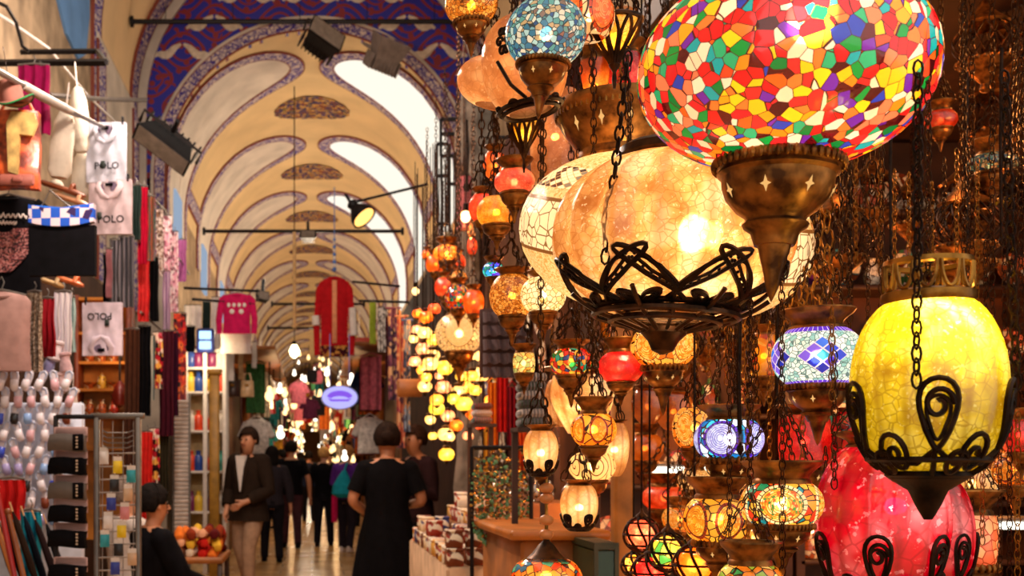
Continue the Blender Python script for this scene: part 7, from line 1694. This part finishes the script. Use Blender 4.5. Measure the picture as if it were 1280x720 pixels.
person('woman in a long black short-sleeved dress seen from behind, elbows bent', (gx(484, 8.4), 8.4, 0), -.06, 1.68, (((-.265, -.03, 1.10), (-.14, .16, 1.00)), ((.265, -.03, 1.10), (.15, .17, 1.06))), leg2(1.68, .04), [('dress', clothm('black_crepe', '#08070b', .25)), ('shoes', blackc)], 0, '#24160f', 'bun')
person('man in dark clothes at the right, facing left, one hand raised', (gx(522, 10.2), 10.2, 0), 2.1, 1.72, (((-.26, .02, 1.10), (-.16, .22, 1.22)), ((.25, .04, 1.08), (.16, .24, 1.10))), leg2(1.72, .08), [('trousers', clothm('black_trousers', '#16141a')), ('shirt', clothm('dark_maroon_shirt', '#2a1618')), ('shoes', blackc)], 2, '#3a2418', head=(0, 1))
person('dark-haired woman in black half hidden behind the man in the brown jacket', (gx(340, 15.8), 15.8, 0), .1, 1.62, down(1.62, .06), leg2(1.62, .28), [('trousers', clothm('black_trousers', '#16141a')), ('shirt', clothm('dark_grey_top', '#2c262c')), ('shoes', blackc)], 0, '#140e0c', 'long')
def seat_leg(H, sit): return (((-.09, .40, sit + .02), (-.10, .42, .08)), ((.09, .40, sit + .02), (.10, .44, .08)))
for lab, px, d, rz, cl, hr, sk_, st in [('dark-haired man in black seated low by the trolley, turned to the street', 190, 7.3, -1.0, blackc, '#16100e', 0, .42), ('grey-haired man in a white shirt seated behind the wire rack', 158, 8.0, -.9, clothm('white_shirt_cloth', '#dcd0c8'), '#8a7a70', 1, .46)]:
    x = gx(px, d)
    person(lab, (x, d, 0), rz, 1.70, (((-.25, .10, st + .24), (-.10, .34, st + .16)), ((.25, .10, st + .24), (.10, .34, st + .16))), seat_leg(1.7, st), [('trousers', clothm('charcoal_trousers', '#241e26')), ('shirt', cl), ('shoes', blackc)], sk_, hr, sit=st)
    s2 = thing('stool', 'low wooden stool under the ' + lab.split(' seated')[0], 'stool', (x, d, 0))
    mb = MB(); mb.lathe([(.15, st - .17), (.16, st - .16), (.16, st - .135), (.15, st - .13)], 20); mb.obj('seat', medwood, s2)
    for k in range(4): a = pi / 4 + k * pi / 2; mb = MB(); mb.tube([(.11 * cos(a), .11 * sin(a), st - .165), (.14 * cos(a), .14 * sin(a), 0)], .016, 8); mb.obj('leg', darkwood, s2)
for lab, px, d, rz, m, hr, sk_, st in [('person in dark blue far down the street, left of centre', 386, 27, .1, clothm('navy_cloth', '#1c2238'), '#1a120e', 0, .2), ('person in grey far down the street beside another in dark blue', 376, 30, .0, clothm('dark_grey_top', '#2c262c'), '#2a1a10', 1, -.2), ('person in a rust top far down the street at the right', 441, 25, pi, clothm('rust_cloth', '#6a3424'), '#1a120e', 2, .2), ('person in cream coming nearer far down the street', 412, 34, pi, clothm('cream_cloth', '#c8b49a'), '#3a2418', 1, .2), ('person in dark green by the far left stalls', 352, 24, 1.2, clothm('bottle_green_cloth', '#2a3a36'), '#140e0c', 0, .1)]:
    person(lab, (gx(px, d), d, 0), rz, 1.68, down(1.68, .06), leg2(1.68, st), [('trousers', clothm('black_trousers', '#16141a')), ('shirt', m), ('shoes', blackc)], sk_, hr)
# ================================================================== stalls farther down the street
rnd = random.Random(21)
CC = [('red', '#b8281c'), ('cream', '#e0ccb0'), ('teal', '#2a7a80'), ('black', '#1a161a'), ('ochre', '#c08a30'), ('rose', '#c8687a'), ('navy', '#22305a'), ('white', '#e4dcd8'), ('green', '#3a6a40'), ('plum', '#5a2440'), ('orange', '#d8702c'), ('brown', '#5a3420')]
def dist_mesh(kind, k):
    key = ('far', kind, k)
    if key in LINKS: return LINKS[key]
    m = clothm('far_cloth_' + CC[k][0], CC[k][1], .25); mb = MB()
    if kind == 0: mb.slab(lambda u, v: ((-.16 + .32 * u, .03 * sin(u * 15), -.8 * (1 - v)), (0, -1, 0)), 12, 4, .02); mb.tube([(-.17, 0, .01), (0, 0, .06), (.17, 0, .01)], .01, 5)
    elif kind == 1: mb.loft([(0, 0, -.55, .20, .05), (0, 0, -.2, .19, .06), (0, 0, -.03, .17, .05), (0, 0, 0, .08, .03)], 16, fold=.06); [mb.tube([(s_ * .15, 0, -.06), (s_ * .26, 0, -.28)], [.06, .05], 8, flat=.5) for s_ in (-1, 1)]; mb.tube([(-.12, 0, -.01), (0, 0, .06), (.12, 0, -.01)], .008, 5)
    else: mb.loft([(0, 0, -.34, .15, .06), (0, 0, -.2, .17, .08), (0, 0, 0, .14, .05)], 14); mb.tube([(-.1, 0, 0), (-.07, 0, .16), (.07, 0, .16), (.1, 0, 0)], .012, 5)
    LINKS[key] = mb.mesh(('hanging_runner', 'hanging_blouse', 'hanging_bag')[kind], m); return LINKS[key]
names = ('hanging_runner', 'hanging_blouse', 'hanging_bag'); words_ = ('cloth runner', 'blouse', 'shoulder bag'); cats = ('cloth', 'blouse', 'bag')
bulbm = emit('far_bulb_light', '#ffcf8a', 2.6); bulbw = emit('far_white_bulb_light', '#fff0d8', 3.2)
mb = MB(); mb.sphere((0, 0, 0), .06, 10, 8, sc_=(1, 1, 1.2)); mb.lathe([(.03, .05), (.03, .11), (.01, .13)], 8); mb.tube([(0, 0, .12), (0, 0, .45)], .01, 4, mi=1); BW = mb.mesh('hanging_far_bulb', [bulbm, iron])
mb = MB(); mb.sphere((0, 0, 0), .055, 10, 8); mb.lathe([(.03, .05), (.03, .11), (.01, .13)], 8); mb.tube([(0, 0, .12), (0, 0, .45)], .01, 4, mi=1); BC = mb.mesh('hanging_far_bulb', [bulbw, iron])
stall = 0
for side in (-1, 1):
    for k in range(9):
        y0 = 17.2 + k * 6.2 if side < 0 else 16.6 + k * 6.2; y1 = y0 + 5.6; xf = 1.36 * side
        sn = ('left' if side < 0 else 'right')
        t = thing('market_stall', f'{ORD[k]} roofed stall along the {sn} side of the street beyond the arch', 'stall', (xf, (y0 + y1) / 2, 0))
        dm = pm(('stall_brown', 'stall_maroon', 'stall_umber')[k % 3], ('#4a2c1c', '#4a1c1c', '#5a4028')[k % 3], .7, var=.3)
        mb = MB(); mb.box((side * .34, 0, 1.55), (.5, 5.6, 3.1), .02); mb.obj('stall_front', dm, t)
        mb = MB(); mb.box((-side * .1, 0, 3.16), (1.4, 5.7, .06), .01); mb.obj('awning_board', medwood, t)
        mb = MB(); mb.box((side * .06, 0, .45), (.24, 5.2, .9), .02); mb.obj('counter', pm('counter_wood', '#7a4a28', .5, var=.3), t)
        for yy in (-2.75, 2.75): mb = MB(); mb.box((0, yy, 1.55), (.10, .10, 3.1), .006); mb.obj('stall_post', medwood, t)
        n = 9 if k < 4 else 6
        for j in range(n):
            for lv, zz in ((0, 3.0), (1, 2.2)):
                if rnd.random() < .2: continue
                kd = rnd.choice((0, 0, 1, 1, 2)); ck = rnd.randrange(12); zt = zz - (0 if kd == 0 else rnd.uniform(.06, .12) + (.12 if kd == 2 else 0))
                o = bpy.data.objects.new(names[kd], dist_mesh(kd, ck)); COL.objects.link(o)
                o.location = (xf - side * (.42 + .06 * rnd.random()), y0 + .35 + j * (4.8 / n) + lv * .2, zt); o.rotation_euler = (0, 0, rnd.uniform(-.5, .5))
                tag(o, f'{CC[ck][0]} {words_[kd]} on the {ORD[k]} stall of the {sn} side beyond the arch, {("upper", "lower")[lv]} row', cats[kd], f'{CC[ck][0]} {words_[kd]}s of the {ORD[k]} {sn} stall, {("upper", "lower")[lv]} row')
        for j in range(7 if k < 6 else 4):
            o = bpy.data.objects.new('hanging_far_bulb', BW if rnd.random() < .6 else BC); COL.objects.link(o)
            o.location = (xf - side * rnd.uniform(.55, .95), y0 + .3 + j * .8 + rnd.uniform(-.2, .2), rnd.choice((1.5, 1.9, 2.4, 2.7, 2.9)) + rnd.uniform(-.1, .1)); q = rnd.uniform(.6, 1.25); o.scale = (q, q, q)
            tag(o, f'glowing bulb hanging at the {ORD[k]} stall of the {sn} side beyond the arch', 'bulb', f'bulbs of the {ORD[k]} {sn} stall')
        point('stall_light', (xf - side * .7, (y0 + y1) / 2, 2.3), 20, '#ffc888', .1)

# lamps and banners strung across the far end of the street
for k in range(70):
    d = rnd.uniform(30, 74); px = rnd.uniform(345, 468); py = rnd.uniform(440, 540)
    o = bpy.data.objects.new('hanging_far_bulb', BW if rnd.random() < .55 else BC); COL.objects.link(o); o.location = (rnd.uniform(-.85, .95), d, 1.38 + (HY - py) * d / F); q = rnd.uniform(.8, 1.7); o.scale = (q, q, q)
    tag(o, 'small glowing bulb strung across the far end of the street', 'bulb', 'bulbs strung across the far street')
for k in range(34):
    d = rnd.uniform(28, 60); px = rnd.uniform(340, 475); py = rnd.uniform(445, 530); kd = rnd.choice((0, 1, 2)); ck = rnd.randrange(12)
    o = bpy.data.objects.new(names[kd], dist_mesh(kd, ck)); COL.objects.link(o); o.location = (rnd.uniform(-.62, .66), d, 1.9 + (HY - py) * d / F * .7); o.rotation_euler = (0, 0, rnd.uniform(-.4, .4))
    tag(o, f'{CC[ck][0]} {words_[kd]} strung over the middle of the far street', cats[kd], f'{CC[ck][0]} {words_[kd]}s over the far street')
for k in range(12):
    y = D0 + 2 + k * BAY
    point('vault_fill', (0, y, 4.4), (105, 105, 95, 75, 60, 50)[min(k, 5)], '#ffe9c8', .2)  # fill lights added under the vault, with no fixture
# fill lamps added above the frame to brighten the left stalls
for k, (x, d, z) in enumerate([(-.75, 4.6, 3.45), (-.75, 6.6, 4.3), (-.8, 9.0, 5.35)]):
    t = thing('hanging_fill_lamp', f'added fill lamp over the left stalls, {ORD[k]} from the near end', 'lamp', (x, d, z))
    mb = MB(); mb.lathe([(.09, -.05), (.085, -.02), (.04, .03), (.03, .08), (.01, .10)], 20, capb=False); mb.tube([(0, 0, .1), (0, 0, 1.2)], .004, 5); mb.obj('shade', black_steel, t)
    mb = MB(); mb.sphere((0, 0, -.02), .03, 12, 8); mb.obj('bulb', emit('white_fill_bulb', '#fff0dc', 8), t)
    point('glow', (0, -.02, -.10), (105, 180, 190)[k], '#ffe4d0', .08, t)
